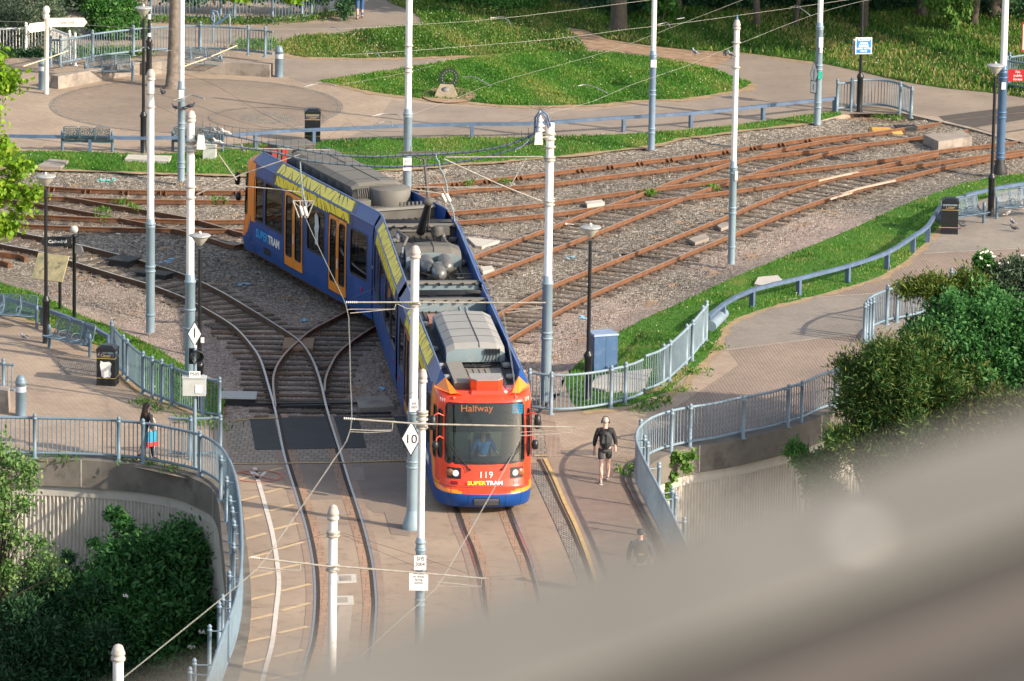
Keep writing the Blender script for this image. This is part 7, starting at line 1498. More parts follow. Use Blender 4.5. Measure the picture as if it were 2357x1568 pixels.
# pole 10 arms
q=ontoY(10,[(796,696),(955,696),(1256,697)]); arm(q,'long horizontal tube across the white pole above the tram front',.03,ins=(q[0],q[0].lerp(q[1],.18)))
q=ontoY(10,[(804,722),(806,712),(812,708)]); 
arm(ontoY(10,[(798,714),(806,712),(910,712)]),'upper thin registration arm left of the footed pole',.016); arm(ontoY(10,[(806,721),(840,718),(908,711),(911,700)]),'lower registration arm left of the footed pole',.018)
arm(ontoY(10,[(1168,712),(1250,709)]),'upper thin registration arm over the right of the tram roof',.014); arm(ontoY(10,[(1166,720),(1200,716),(1248,710)]),'lower registration arm over the right of the tram roof',.016)
arm(ontoY(10,[(915,700),(935,710),(958,712),(985,706),(1003,699)]),'short curved jumper cable sagging around the footed pole',.014)
wire(ontoY(10,[(805,688),(860,664),(945,628)]),'stay from the left arm tip up to the footed pole',.006,M_WIRED); wire(ontoY(10,[(968,626),(1075,658),(1230,689)]),'upper stay from the footed pole to the right arm tip',.006,M_WIRED); wire(ontoY(10,[(970,628),(1060,662),(1135,688)]),'lower stay from the footed pole to the middle of the right arm',.006,M_WIRED)
# pole 11 arms
q=ontoY(11,[(791,963),(968,976),(1150,980),(1327,984)]); arm(q,'horizontal tube crossing the tram windscreen from the slim front pole',.03,ins=(q[0],q[0].lerp(q[1],.16)))
arm(ontoY(11,[(806,989),(860,991),(903,990),(904,972)]),'registration arm left of the slim front pole',.018); arm(ontoY(11,[(808,994),(850,996),(900,993)]),'thin lower registration arm left of the slim front pole',.012)
arm(ontoY(11,[(1198,1003),(1290,998),(1316,994),(1314,985)]),'registration arm right of the tram windscreen',.018); arm(ontoY(11,[(1198,995),(1260,992),(1300,993)]),'thin upper registration arm right of the tram windscreen',.012)
wire(ontoY(11,[(808,959),(880,930),(955,902)]),'stay from the left tube end up to the slim front pole',.007,M_WIRED); wire(ontoY(11,[(984,900),(1100,935),(1200,958),(1283,975)]),'upper stay crossing the destination display',.007,M_WIRED); wire(ontoY(11,[(984,902),(1045,923),(1120,950),(1188,971)]),'lower stay crossing the windscreen',.007,M_WIRED)
# pole 12 arms
q=ontoY(12,[(577,1283),(767,1305)]); arm(q,'left cantilever tube of the rounded white pole over the hatched lane',.03,ins=(q[0],q[0].lerp(q[1],.12))); q=ontoY(12,[(767,1303),(978,1320),(1120,1332)]); arm(q,'right cantilever tube of the rounded white pole',.03)
arm(ontoY(12,[(593,1306),(640,1311),(680,1313),(692,1311),(691,1297)]),'registration arm at the left tube end above the hatched lane',.018); arm(ontoY(12,[(583,1314),(640,1316),(692,1314)]),'thin registration arm below the left tube',.012); arm(ontoY(12,[(1006,1340),(1060,1345),(1108,1350),(1108,1330)]),'registration arm at the right tube end',.018); arm(ontoY(12,[(1005,1349),(1060,1351),(1105,1350)]),'thin registration arm below the right tube',.012)
wire(ontoY(12,[(583,1276),(660,1255),(757,1226)]),'stay from the left tube end up to the rounded white pole',.008,M_WIRED); wire(ontoY(12,[(786,1226),(960,1280),(1078,1321)]),'upper stay right of the rounded white pole',.007,M_WIRED); wire(ontoY(12,[(786,1230),(880,1272),(975,1312)]),'lower stay right of the rounded white pole',.007,M_WIRED)
# pole 9 bracket
q=ontoY(9,[(1026,362),(1211,361),(1250,361)]); arm(q,'brown horizontal bracket tube left of the thick right pole',.028)
q=ontoY(9,[(1022,366),(1150,425),(1248,464)]); arm(q,'white diagonal strut rising left from the thick right pole',.028)
arm(ontoY(9,[(1211,364),(1196,390),(1174,430)]),'short link between the bracket tube and the diagonal strut',.026)
arm(ontoY(9,[(950,431),(1050,431),(1154,431),(1156,424)]),'horizontal registration tube above the rusty rails right of the tram',.022); arm(ontoY(9,[(948,437),(985,441),(1017,446)]),'short white registration arm right of the tram roof',.02)
# pole 3 bracket arms
q=ontoY(3,[(455,342),(520,341),(640,343),(760,346)]); arm(q,'long brown tube running right from the thick left pole',.028); arm(ontoY(3,[(499,347),(506,360),(545,415)]),'white elbow strut hanging from the long brown tube',.022)
arm(ontoY(3,[(452,448),(560,400),(692,355)]),'long diagonal tube rising right from the thick left pole over the tram rear',.026); arm(ontoY(3,[(563,429),(640,436),(692,443)]),'white double arm in front of the tram rear windows',.022); arm(ontoY(3,[(533,425),(552,431),(568,431)]),'wire clamp end with red tip left of the tram',.016)
MB_=MB()
# box brackets on poles 3 and 9
for k,(a,b),lb in ((3,(463,327),'small pale feeder box on the thick left pole'),(9,(1240,316),'small pale feeder box on the thick right pole')):
    w=ontoY(k,[(a,b)])[0]; e=empty('feeder_box',w,0,lb,'feeder box'); MB().b6(-.12,.12,-.1,.1,-.2,.2,.03).build('box',M_CREAM,e); MB().tube([(.12 if k==9 else -.12,0,0),(.3 if k==9 else -.3,.1,0)],.02,6).build('mount',M_STEELW,e)
w=ontoY(9,[(1243,287)])[0]; e=empty('line_insulator',w,0,'stack of pale insulators with black cable loops on the thick right pole','insulator'); MB().lathe([(.06,-.25),(.06,-.2),(.14,-.17),(.06,-.1),(.06,-.07),(.14,-.03),(.06,.04),(.06,.08),(.11,.12),(.04,.2),(.03,.4)],14).build('discs',M_PORC,e); MB().tube([(-.15,0,-.3),(-.14,0,.2),(.0,0,.42),(.2,0,.3),(.3,.05,-.05)],.03,7).tube([(-.08,-.1,-.2),(-.05,-.08,.25),(.05,-.05,.36),(.17,0,.2),(.24,.05,-.1)],.03,7).build('cable_loop',M_BLUED,e)
mb=MB(); 
for a in range(9): t=R(-70+a*18); mb.tube([(0,0,.4),(.42*math.sin(t),.0,.4+.42*math.cos(t))],.005,4)
mb.build('bird_spikes',M_WIRED,e)
# spiked feeder cables between poles 9 and 3
def spiked(l,label,dy0,dy1,sp=.22,up=.26):
    Y0=BP[9].y-.2; Y1=BP[3].y-.2; n=len(l); pts=[YP(a,b,Y0+(Y1-Y0)*max(0,min(1,(1256-a)/(1256-455)))) for a,b in l]
    p=catmull(pts,.4); e=empty('spiked_cable',(0,0,0),0,label,'cable'); MB().tube(p,.03,8).build('cable',mat('cable_grey_blue',(.13,.17,.21),.5,var=.2),e)
    L=arclen(p); s=.3; mb=MB()
    while s<L[-1]:
        q,t=along(p,L,s); s+=sp; mb.tube([q+V((0,0,-.05)),q+V((.0,0,up))],.006,4,caps=False); mb.lathe([(.034,-.012),(.04,0),(.034,.012)],8,q,tuple(t))
    tag(mb.build('bird_spikes',M_WIRED,e),kind='stuff'); return e
spiked([(1236,303),(1215,316),(1170,334),(1120,344),(1086,349),(1020,354),(923,358),(870,361),(786,358),(736,352),(660,338),(597,326),(530,312),(465,300)],'upper sagging spiked feeder cable strung over the tram rear',0,0)
spiked([(1240,320),(1200,337),(1150,353),(1086,368),(1000,380),(898,384),(830,381),(758,376),(699,368),(640,352),(560,340),(500,330),(465,327)],'lower sagging spiked feeder cable strung over the tram rear',0,0)
arm(ontoY(9,[(1236,288),(1224,315),(1205,335),(1186,345)]),'pale lead dropping from the insulator stack to the spiked cable',.022,M_BLUEL)
# droppers near the cables: ribbed bird guard strands
def ribbed_strand(l,label,Y):
    pts=[YP(a,b,Y) for a,b in l]; p=catmull(pts,.15); mb=MB(); mb.tube(p,.02,6); L=arclen(p); s=0
    while s<L[-1]: q,t=along(p,L,s); s+=.07; mb.lathe([(.02,-.015),(.034,0),(.02,.015)],7,q,tuple(t))
    return tag(mb.build('ribbed_strand',mat('strand_grey',(.20,.26,.29),.5,var=.2)),label,'cable')
ribbed_strand([(1010,372),(1012,388),(1020,400),(1027,420),(1031,450),(1037,470),(1044,490),(1046,510)],'ribbed strand hanging beside the tram roof near the pantograph',BP[9].y-6)
ribbed_strand([(1009,371),(1003,362),(1004,355),(1014,352)],'small cable loop on top of the hanging strand',BP[9].y-6)
ribbed_strand([(691,374),(693,410),(697,440),(703,470),(707,492)],'ribbed strand hanging in front of the rear tram doors',BP[3].y-1)
w=YP(698,485,BP[3].y-1); e=empty('section_insulator',w,0,'white section insulator frame hanging in front of the rear tram doors','insulator'); mb=MB(); [mb.tube([(x,0,.28),(x*.4,0,-.2)],.02,6) for x in(-.3,-.1,.1,.3)]; mb.tube([(-.3,0,.28),(.3,0,.28)],.02,6); mb.tube([(-.3,.0,.28),(0,0,.0),(.3,0,.3)],.012,5); mb.build('frame',M_STEELW,e); MB().lathe([(.03,-.14),(.045,-.1),(.045,.1),(.03,.14)],10,(-.05,0,-.0),(.3,0,-1)).lathe([(.03,-.14),(.045,-.1),(.045,.1),(.03,.14)],10,(.07,0,-.02),(.3,0,-1)).build('rods',M_PORC,e)
w=YP(1030,455,BP[9].y-6); e=empty('section_insulator',w,0,'white section insulator frame over the tram roof edge','insulator'); mb=MB(); mb.tube([(-.15,0,.3),(0,0,0),(.2,0,-.35)],.012,5).tube([(-.25,0,.0),(.05,0,-.2),(.2,0,-.35)],.012,5); mb.build('frame',M_STEELW,e); MB().lathe([(.03,-.12),(.045,-.1),(.045,.1),(.03,.12)],10,(-.1,0,.0),(.5,0,-1)).lathe([(.03,-.12),(.045,-.1),(.045,.1),(.03,.12)],10,(.02,0,-.0),(.5,0,-1)).build('rods',M_PORC,e)
# curved pull-off arms on the far wires
po=[([(319,117),(330,109),(340,108),(343,112)],'1'),([(382,119),(387,116),(394,117)],''),([(447,135),(470,129),(490,132),(515,143)],''),([(500,132),(513,124),(525,127)],''),([(399,231),(440,219),(470,226)],''),([(410,234),(430,222),(446,219),(470,228)],''),([(700,200),(742,190),(760,194),(772,197)],''),([(843,120),(868,122),(879,135)],''),([(1128,42),(1155,39),(1170,47),(1175,55)],''),([(1293,87),(1318,87),(1337,99)],''),([(1065,177),(1095,178),(1130,198)],''),([(1330,198),(1350,194),(1375,203),(1397,214)],''),([(855,268),(880,262),(915,264),(922,272)],''),([(870,284),(885,279),(903,282),(904,290)],''),([(1513,57),(1535,52),(1542,60)],''),([(1558,44),(1575,41)],''),([(1820,16),(1835,13),(1864,35)],''),([(760,63),(772,64),(790,78)],'')]
for l,_ in po:
    x,y=l[0]; e=arm([P(a,b,5.95) for a,b in l],'curved pull off arm on a far contact wire',.022,M_GALV,name='pull_off_arm')
    e['label']='curved galvanised pull off arm on the wires, '+{0:'over the left plaza',1:'over the upper middle',2:'towards the upper right'}[0 if x<650 else 1 if x<1290 else 2]; e['group']='pull off arms '+('left' if x<650 else 'middle' if x<1290 else 'right')
for l,lb in (([(415,156),(480,133),(545,105)],'tan wooden pole held on wires above the bench'),([(53,153),(100,138),(157,117)],'tan tube held on wires in front of the white finger post')): arm([P(a,b,5.9) for a,b in l],lb,.03,mat('tan_tube',(.52,.44,.30),.6))
# ================= vegetation =================
LM_BRIGHT=leafmat('leaf_maple_bright',(.09,.23,.010),(.20,.37,.02),(.36,.48,.05),trans=.42)
LM_ELDER=leafmat('leaf_elder',(.03,.12,.035),(.06,.20,.055),(.14,.33,.09),trans=.4)
LM_DARK=leafmat('leaf_dark',(.018,.07,.028),(.035,.11,.045),(.08,.18,.07),trans=.3)
LM_BIRCH=leafmat('leaf_birch',(.06,.19,.03),(.13,.28,.05),(.26,.40,.10),trans=.4)
LM_YEW=leafmat('leaf_yew',(.014,.060,.014),(.035,.11,.02),(.17,.20,.04),trans=.25)
LM_GREY=leafmat('leaf_grey',(.035,.07,.035),(.08,.13,.07),(.17,.21,.14),trans=.3)
LM_MID=leafmat('leaf_mid',(.03,.12,.025),(.07,.21,.04),(.15,.33,.06),trans=.38)
M_BARK=mat('bark',(.175,.145,.12),.95,var=.3,scale=5,dirt=(.07,.05,.035),dscale=4,damt=.7,bd=.02)
M_TWIG=mat('twig',(.07,.055,.03),.9,var=.3)
def B(x,y,Y,rx,ry=None,rz=None):
    p=YP(x,y,Y); s=F_PX/((p-CAM).dot(_fw)); rx_=rx/s; return ((p.x,p.y,p.z),(rx_,(ry/s if ry else rx_*.8),(rz/s if rz else rx_)))
def branches(name,base,blobs,r,m,parent,seed=1,trunk_top=None):
    rg=random.Random(seed); mb=MB(); b=V(base)
    tt=V(trunk_top) if trunk_top else b.lerp(V(blobs[0][0]),.5)
    mb.tube([b,b.lerp(tt,.5)+V((rg.uniform(-.08,.08),0,0)),tt],[r,r*.8,r*.6],9)
    for c,rd in blobs:
        c=V(c)
        for k in range(3):
            e_=c+V((rg.uniform(-.6,.6)*rd[0],rg.uniform(-.6,.6)*rd[1],rg.uniform(-.3,.7)*rd[2])); mid=tt.lerp(e_,.5)+V((rg.uniform(-.2,.2),rg.uniform(-.2,.2),.1)); mb.tube([tt,mid,e_],[r*.4,r*.22,r*.06],6)
    return mb.build(name,m,parent)
def roughen(blobs,seed,k=3,f=.34):
    rg=random.Random(seed); out=list(blobs)
    for c,r in blobs:
        if min(r)<.25: continue
        for _ in range(k):
            a=rg.random()*6.28; z=rg.uniform(-.3,.95); h=math.sqrt(max(0,1-z*z)); q=rg.uniform(.95,1.25); g=rg.uniform(.7,1.3)*f
            out.append(((c[0]+r[0]*h*math.cos(a)*q,c[1]+r[1]*h*math.sin(a)*q,c[2]+r[2]*z*q),(r[0]*g,r[1]*g,r[2]*g*1.2)))
    return out
def plant(name,cat,label,base,blobs,n,ln,wd,matr,r=.05,seed=1,group=None,bark=None,rough=0,**k):
    if rough: blobs=roughen(blobs,seed,rough)
    e=empty(name,(0,0,0),0,label,cat,group); branches('trunk' if cat=='tree' else 'stem',base,blobs,r,bark or M_TWIG,e,seed)
    foliage('crown' if cat=='tree' else 'foliage',blobs,n,ln,wd,matr,e,seed=seed,**k); return e
# left edge maple (trunk outside the frame)
Y0=P(0,640).y
bl=[B(-14,140,Y0,26,30,28),B(8,190,Y0,34,30,26),B(26,180,Y0,26,24,14),B(-34,250,Y0,30,40,50),B(4,335,Y0,16,22,28),B(40,385,Y0,32,26,14),B(12,440,Y0,42,36,34),B(66,450,Y0,26,20,12),B(84,438,Y0,14,14,8),B(14,520,Y0,36,30,22),B(-56,420,Y0,56,60,110),B(50,480,Y0,16,16,10)]
plant('maple_tree','tree','bright yellow green maple hanging in at the left edge over the tracks',(YP(-150,640,Y0).x,Y0,0),bl,5200,.16,.14,LM_BRIGHT,r=.12,seed=31,bark=M_BARK,clump=.34,shell=.95,jit=.9,lump=.5)
# trunk on the plaza
c=P(397,203); e=empty('plane_tree',(c.x,c.y,0),0,'tree with a thick grey brown trunk standing on the plaza between the benches','tree')
mb=MB(); mb.tube([(-.02,0,-.02),(0,0,.1),(.0,0,.6),(.03,0,1.6),(.07,0,3.2),(.1,0,4.6)],[.36,.27,.215,.195,.185,.17],18)
for k in range(5): a=k*1.3; mb.tube([(.1,0,4.4),(.1+math.cos(a)*1.2,math.sin(a)*1.2,5.6),(.1+math.cos(a)*2.4,math.sin(a)*2.4,7.0)],[.1,.07,.03],8)
mb.build('trunk',M_BARK,e)
foliage('crown',[((.1,0,7.6),(3.4,3.2,2.2)),((1.6,-.8,7.0),(2.2,2,1.8)),((-1.6,.6,6.8),(2.2,2,1.6)),((.2,.2,9.2),(2.4,2.2,1.6))],9000,.30,.26,LM_BRIGHT,e,seed=5,clump=.5)
# twigs dipping into the picture top
for (x,y,w),lb in (((545,-6,30),'bright leaves of an overhanging twig at the top edge left of centre'),((672,-2,22),'bright leaf spray at the top edge above the curved railing')):
    Yq=P(600,60).y; b=B(x,y,Yq,w,w,9); plant('overhanging_twig','twig',lb,(b[0][0],b[0][1],b[0][2]+1.0),[b],160,.16,.13,LM_BRIGHT,r=.02,seed=3,clump=.15)
# shrubs top left
for i,(bs,n,lm,lb,cat) in enumerate((
 ([(40,60,62,50,52),(110,50,52,50,50),(-20,40,60,50,60),(150,70,35,30,28),(70,15,80,60,40)],9000,LM_GREY,'dusty grey green shrub at the top left corner behind the finger post','shrub'),
 ([(235,35,48,40,42),(285,30,42,36,38),(260,65,40,30,20),(320,70,24,20,16),(250,0,60,40,30)],8000,LM_MID,'fresh green shrub left of the black banded post at the top','shrub'),
 ([(20,128,60,30,16),(80,130,35,25,12),(-40,140,40,30,20)],2600,LM_DARK,'low dark ground shrub under the white railing at upper left','shrub'),
 ([(190,-6,70,40,30),(430,-16,90,50,26),(560,-20,90,50,26),(700,-16,80,50,26)],8000,LM_DARK,'dark hedge behind the long curved railing at the top','hedge'),
 ([(795,18,18,20,24),(805,-4,16,20,20)],900,LM_DARK,'dark shrub at the end of the top curved railing','shrub'))):
    bl=[]
    for (x,y,rx,ry,rz) in bs: 
        Yq=P(max(0,x),min(130,max(y,2)+rz+6 if y>-40 else 40)).y; bl.append(B(x,y,Yq if i!=3 else P(400,30).y,rx,ry,rz))
    b0=bl[0][0]; plant('shrub' if cat=='shrub' else 'hedge',cat,lb,(b0[0],b0[1],0),bl,n,.13,.075,lm,seed=40+i,shell=.6,clump=.22,zmin=0.02)
strip_=tufts([(x_,y_,.01) for x_,y_ in [(350+i*14,50+(4 if 5<i<22 else 0)-(max(0,i-24)*2.2)) for i in range(33)]],50,.25,77,'weeds along the foot of the top railing',.25,M_BLADE2)
tufts([(x_,y_,.01) for x_ in range(560,640,14) for y_ in (100,112)]+[(x_,y_,.01) for x_ in range(130,330,12) for y_ in (118,128)],50,.35,78,'grass showing through the curved plaza railing',.15,M_BLADE)
# wood at the top right: individual trees, crowns mostly above the frame, shading the bank
TREES=[((1423,68),.30,7,'stout brown trunk at the top edge behind the trodden path'),((1741,61),.13,6,'thin brown trunk left of three at the top right wood edge'),((1831,62),.08,6,'very thin grey stem behind the pole wires at the wood edge'),((1988,64),.14,6,'birch like trunk just right of the blue sign post'),((1885,42),.12,6,'pale stem between the upper right pole and the blue sign post'),
((2195,66),.12,5,'slender trunk beneath the hanging bright leaves at upper right'),((2240,60),.16,6,'brown trunk right of the hanging bright foliage'),((2290,40),.26,7,'dark broad trunk close to the right edge pole'),((2120,36),.18,7,'shaded trunk between the sign post and the hanging foliage'),((1560,30),.14,6,'shaded trunk right of the brown path in the top middle')]
for i,(q,r,h,lb) in enumerate(TREES):
    c=P(*q); e=empty('woodland_tree',(c.x,c.y,0),0,lb,'tree','trees of the wood'); rg=random.Random(i+50)
    mb=MB(); mb.tube([(0,0,-.05),(.02,0,.3),(rg.uniform(-.15,.15),0,1.6),(rg.uniform(-.3,.3),0,3.2),(rg.uniform(-.4,.4),0,5.5)],[r*1.5,r*1.05,r,r*.85,r*.5],12)
    for k in range(4): a=rg.random()*6.28; z=rg.uniform(2.8,4.5); mb.tube([(0,0,z),(math.cos(a)*1.1,math.sin(a)*1.1,z+1.1),(math.cos(a)*2.1,math.sin(a)*2.1,z+1.9)],[r*.4,r*.25,.02],7)
    mb.build('trunk',mat('bark_shaded',(.085,.07,.055),.95,var=.3,scale=5,bd=.02),e)  # darker bark copy, the shade of the wood painted into its colour
    foliage('crown',[((rg.uniform(-.5,.5),rg.uniform(-.5,.5),h),(2.6,2.6,2.4)),((1.2,.5,h-1.2),(1.8,1.8,1.2)),((-1.2,-.3,h-1.0),(1.8,1.8,1.2)),((0,0,h+1.8),(1.8,1.8,1.4))],5200,.26,.18,LM_DARK if i%2 else LM_MID,e,seed=60+i,clump=.45)
for i,(x,y,h) in enumerate(((21.5,50,8.5),(24.5,45,11),(25,58,9),(30,50,12),(12,66,7),(4,68,7),(-1,66,7),(17,66,7),(29,43,13),(9,70,7),(22,55,9),(33,47,14))):
    e=empty('woodland_tree',(x,y,0),0,'tree of the wood just outside the picture, its shadow lies on the grass bank','tree','trees of the wood outside the picture'); MB().tube([(0,0,0),(0,0,2),(.2,0,5.5)],[.25,.2,.1],10).build('trunk',M_BARK,e)
    foliage('crown',[((0,0,h),(4.0,4.0,3.0)),((1.5,.8,h-1.9),(2.6,2.6,1.6)),((-1.6,-.5,h-1.7),(2.6,2.6,1.6))],5200,.42,.34,LM_DARK,e,seed=80+i,clump=.5)
# undergrowth masses behind the trunks
for i,(bs,lm,lb) in enumerate((([(1330,-10,90,60,34),(1420,20,70,60,30),(1500,-5,80,60,40)],LM_DARK,'dark undergrowth around the stout trunk at the top middle'),([(1620,5,90,60,42),(1710,12,80,60,40),(1790,0,90,60,46)],LM_DARK,'dark undergrowth behind the three thin trunks'),([(1880,6,80,60,44),(1960,10,80,60,44),(2050,8,80,60,44)],LM_DARK,'dark undergrowth behind the blue sign post'),([(2140,6,90,60,44),(2250,20,80,60,44),(2340,30,90,60,60),(2420,30,80,60,70)],LM_DARK,'dark undergrowth at the upper right corner'),
 ([(1180,10,70,50,22),(1090,-4,90,50,22),(1010,-16,70,40,20)],LM_MID,'low green thicket at the top above the meadow'))):
    bl=[B(x,y,P(x if x<2357 else 2357,max(4,y+30)).y+2.5,rx,ry*1.5,rz) for x,y,rx,ry,rz in bs]; b0=bl[0][0]
    plant('undergrowth','undergrowth',lb,(b0[0],b0[1],0),bl,9500,.15,.09,lm,seed=100+i,shell=.7,clump=.25,zmin=0.0)
bl=[B(2165,0,P(2195,70).y-.3,26,24,40),B(2190,20,P(2195,70).y-.3,22,20,30),B(2196,45,P(2195,70).y-.3,10,10,24),B(2222,5,P(2195,70).y-.3,18,18,36),B(2140,-12,P(2195,70).y-.3,26,20,30)]
plant('weeping_tree','tree','light green hanging foliage lit by the sun at upper right',(P(2195,66).x,P(2195,66).y,0),bl,2600,.14,.08,LM_BIRCH,r=.06,seed=120,droop=1.4,updir=0,clump=.18,shell=.9)
bl=[B(1525,8,P(1520,50).y,34,30,24),B(1545,25,P(1520,50).y,18,18,14)]
plant('sapling','tree','bright green sapling foliage at the top edge right of the upper middle pole',(P(1530,60).x,P(1530,60).y,0),bl,1400,.15,.11,LM_MID,r=.04,seed=121,clump=.2)
# lower left valley vegetation
Yw=P(300,1070).y   # wall plane
def VB(l,dY=-1.2): return [B(x,y,Yw+dY+dd,rx,ry,rz) for x,y,rx,ry,rz,dd in l]
bl=VB([(400,1260,52,60,48,-.6),(330,1300,75,70,60,-1.2),(430,1330,60,60,70,-1.0),(270,1370,90,80,60,-1.8),(400,1420,95,80,80,-2.0),(300,1480,110,80,80,-2.4),(450,1490,60,60,90,-2.0),(470,1400,30,40,60,-1.0),(230,1440,80,60,60,-2.4),(420,1560,110,80,60,-2.6)])
e=plant('elder_bush','bush','large dark green elder bush against the left retaining wall',(YP(400,1500,Yw-3).x,Yw-3,LOW),bl,40000,.17,.07,LM_ELDER,r=.12,seed=130,rough=4,shell=.5,clump=.38,lump=.45,jit=.7)
bl=VB([(262,1185,20,18,14,-.4),(283,1205,22,18,20,-.4),(300,1232,20,18,22,-.4),(312,1255,18,18,18,-.4)]); plant('elder_shoot','bush','arching leafy shoot rising above the elder bush',(bl[-1][0][0],bl[-1][0][1],bl[-1][0][2]-.8),bl,1500,.15,.065,LM_ELDER,r=.03,seed=131,clump=.15)
bl=VB([(214,1250,13,12,9,-.3)]); plant('wall_seedling','bush','small isolated leaf tuft on the ribbed wall',(bl[0][0][0],Yw-.3,bl[0][0][2]-.3),bl,160,.14,.07,LM_ELDER,r=.01,seed=132,clump=.1)
bl=VB([(157,1283,14,14,14,-.3),(97,1246,7,8,8,-.3)]); plant('wall_seedling','bush','dark ivy tuft on the ribbed wall left of the elder',(bl[0][0][0],Yw-.3,bl[0][0][2]-.3),bl,300,.11,.07,LM_DARK,r=.01,seed=133,clump=.1)
bl=VB([(60,1440,110,80,70,-2.6),(160,1400,90,70,70,-2.2),(40,1530,120,80,80,-3.2),(180,1520,110,80,80,-3.0),(120,1340,60,50,40,-1.4),(280,1570,100,80,50,-3.4)])
plant('laurel_bush','bush','darkest shrub mass in the lower left corner',(bl[0][0][0],Yw-3.2,LOW),bl,32000,.15,.05,LM_DARK,r=.1,seed=134,rough=3,shell=.55,clump=.3,lump=.35)
bl=VB([(20,1060,26,24,26,-3.4),(62,1078,34,24,16,-3.2),(70,1108,24,20,12,-3.0),(8,1130,26,26,34,-3.4),(50,1160,24,22,20,-3.2),(8,1200,22,24,24,-3.4),(40,1240,26,24,24,-3.4),(95,1255,20,20,14,-3.0),(75,1300,30,26,20,-3.0),(118,1285,26,22,16,-2.6),(-30,1150,40,50,120,-3.6),(15,1320,28,26,28,-3.4),(-5,1010,12,14,14,-3.4),(140,1330,24,20,16,-2.6)])
plant('birch_tree','tree','airy light green birch at the lower left edge in front of the wall',(YP(-40,1500,Yw-3.4).x,Yw-3.4,LOW),bl,5200,.11,.07,leafmat('leaf_birch_pale',(.05,.15,.035),(.11,.23,.06),(.24,.36,.12),trans=.35),r=.05,seed=135,rough=2,shell=.98,clump=.34,jit=.9,lump=.5)
for k,(x,y) in enumerate(((288,1373),(465,1455),(440,1490),(308,1545))):
    w=B(x,y,Yw-4.3,5)[0]; mb=MB(); rg=random.Random(k); [mb.sphere((rg.uniform(-.09,.09),rg.uniform(-.03,.03),rg.uniform(-.03,.05)),.022,5,4) for i in range(16)]; e=mb.build('elder_blossom',M_CREAM,loc=w); tag(e,['cream blossom cluster in the middle of the elder bush','cream blossom cluster at the upper right edge of the elder','cream blossom cluster at the lower right of the elder','cream blossom cluster at the bottom of the elder'][k],'blossom')
# right side bushes
Yr=-14.5
def RB(l,Y=Yr): return [B(x,y,Y+dd,rx,ry,rz) for x,y,rx,ry,rz,dd in l]
bl=RB([(2030,850,75,70,55,0),(2100,850,80,70,70,0),(2000,930,60,60,60,0),(2080,930,110,80,80,0),(2160,900,80,70,80,.2),(2040,1010,90,70,60,-.4),(2140,1010,90,70,70,-.4),(1975,880,40,40,50,0),(2150,1100,120,80,80,-.8),(2000,1060,60,50,40,-.4)])
plant('yew_bush','bush','broad yew bush with bronze tips right of the walled railing',(bl[3][0][0],Yr,LOW),bl,56000,.15,.032,LM_YEW,r=.12,seed=140,rough=4,shell=.45,clump=.30,lump=.55,jit=.5,updir=.5)
bl=RB([(2200,740,75,70,60,1.4),(2280,730,80,70,70,1.6),(2150,770,60,60,40,1.2),(2250,820,90,80,80,1.2),(2340,800,80,70,90,1.4),(2190,840,60,60,60,1.0),(2330,900,70,70,90,1.0),(2420,800,80,70,120,1.4)])
plant('viburnum_bush','bush','tall fresh green bush behind the yew at the right',(bl[3][0][0],Yr+1.2,LOW),bl,42000,.125,.07,LM_ELDER,r=.12,seed=141,rough=3,shell=.55,clump=.28,lump=.35)
bl=RB([(2150,660,55,50,26,2.2),(2100,665,40,36,16,2.2),(2200,680,50,50,30,2.2),(2230,650,40,36,30,2.4)]); plant('juniper_bush','bush','yellow green spreading branches at the top of the right bushes',(bl[0][0][0],Yr+2.2,LOW),bl,9000,.13,.035,leafmat('leaf_juniper',(.035,.08,.012),(.10,.16,.02),(.26,.28,.05),trans=.3),r=.08,seed=142,shell=.6,clump=.22,lump=.4)
bl=RB([(2300,640,50,50,30,3.0),(2350,620,50,50,30,3.0),(2330,670,60,50,40,2.8),(2400,640,60,50,60,3.0)]); plant('grey_shrub','bush','silvery grey leaved shrub at the right edge',(bl[0][0][0],Yr+3,LOW),bl,12000,.11,.04,LM_GREY,r=.07,seed=143,shell=.6,clump=.22)
bl=RB([(2262,600,22,20,16,3.2),(2268,620,20,20,20,3.2),(2272,650,20,20,24,3.2)]); e=plant('rose_bush','bush','upright bush top with white blooms right of the railing posts',(bl[1][0][0],Yr+3.2,LOW),bl,2600,.11,.075,LM_MID,r=.05,seed=144,clump=.14)
mb=MB(); rg=random.Random(5)
for x,y in ((2255,582),(2264,578),(2272,576),(2281,580),(2258,592),(2285,590),(2300,606),(2320,602),(2352,586),(2212,648),(2275,610)):
    w=B(x,y,Yr+3.0,3)[0]; [mb.sphere((w[0]+rg.uniform(-.04,.04),w[1]-.15,w[2]+rg.uniform(-.02,.03)),.03,6,4) for _ in range(3)]
tag(mb.build('white_blooms',M_CREAM,e),kind='stuff')
bl=RB([(2300,960,80,70,70,-1.0),(2240,1020,90,70,50,-1.4),(2340,1050,90,70,80,-1.4),(2250,1120,120,80,80,-1.6),(2420,980,80,70,100,-1.2)]); plant('cypress_bush','bush','olive feathery conifer branches below the yew, fading into the blur',(bl[0][0][0],Yr-1.2,LOW),bl,26000,.17,.035,leafmat('leaf_cypress',(.02,.045,.012),(.06,.085,.02),(.20,.17,.05),trans=.25),r=.1,seed=145,shell=.6,clump=.3,lump=.4)
bl=RB([(1830,1035,26,24,18,.9),(1850,1060,30,26,26,.7),(1875,1090,34,30,40,.5),(1905,1060,36,30,36,.6),(1930,1010,30,30,30,.8),(1900,1140,50,40,50,.2)]); plant('young_conifer','tree','small green conifer against the right retaining wall, half in the blur',(bl[2][0][0],Yr+.5,LOW),bl,9000,.13,.035,LM_MID,r=.05,seed=146,shell=.7,clump=.2)
bl=[]
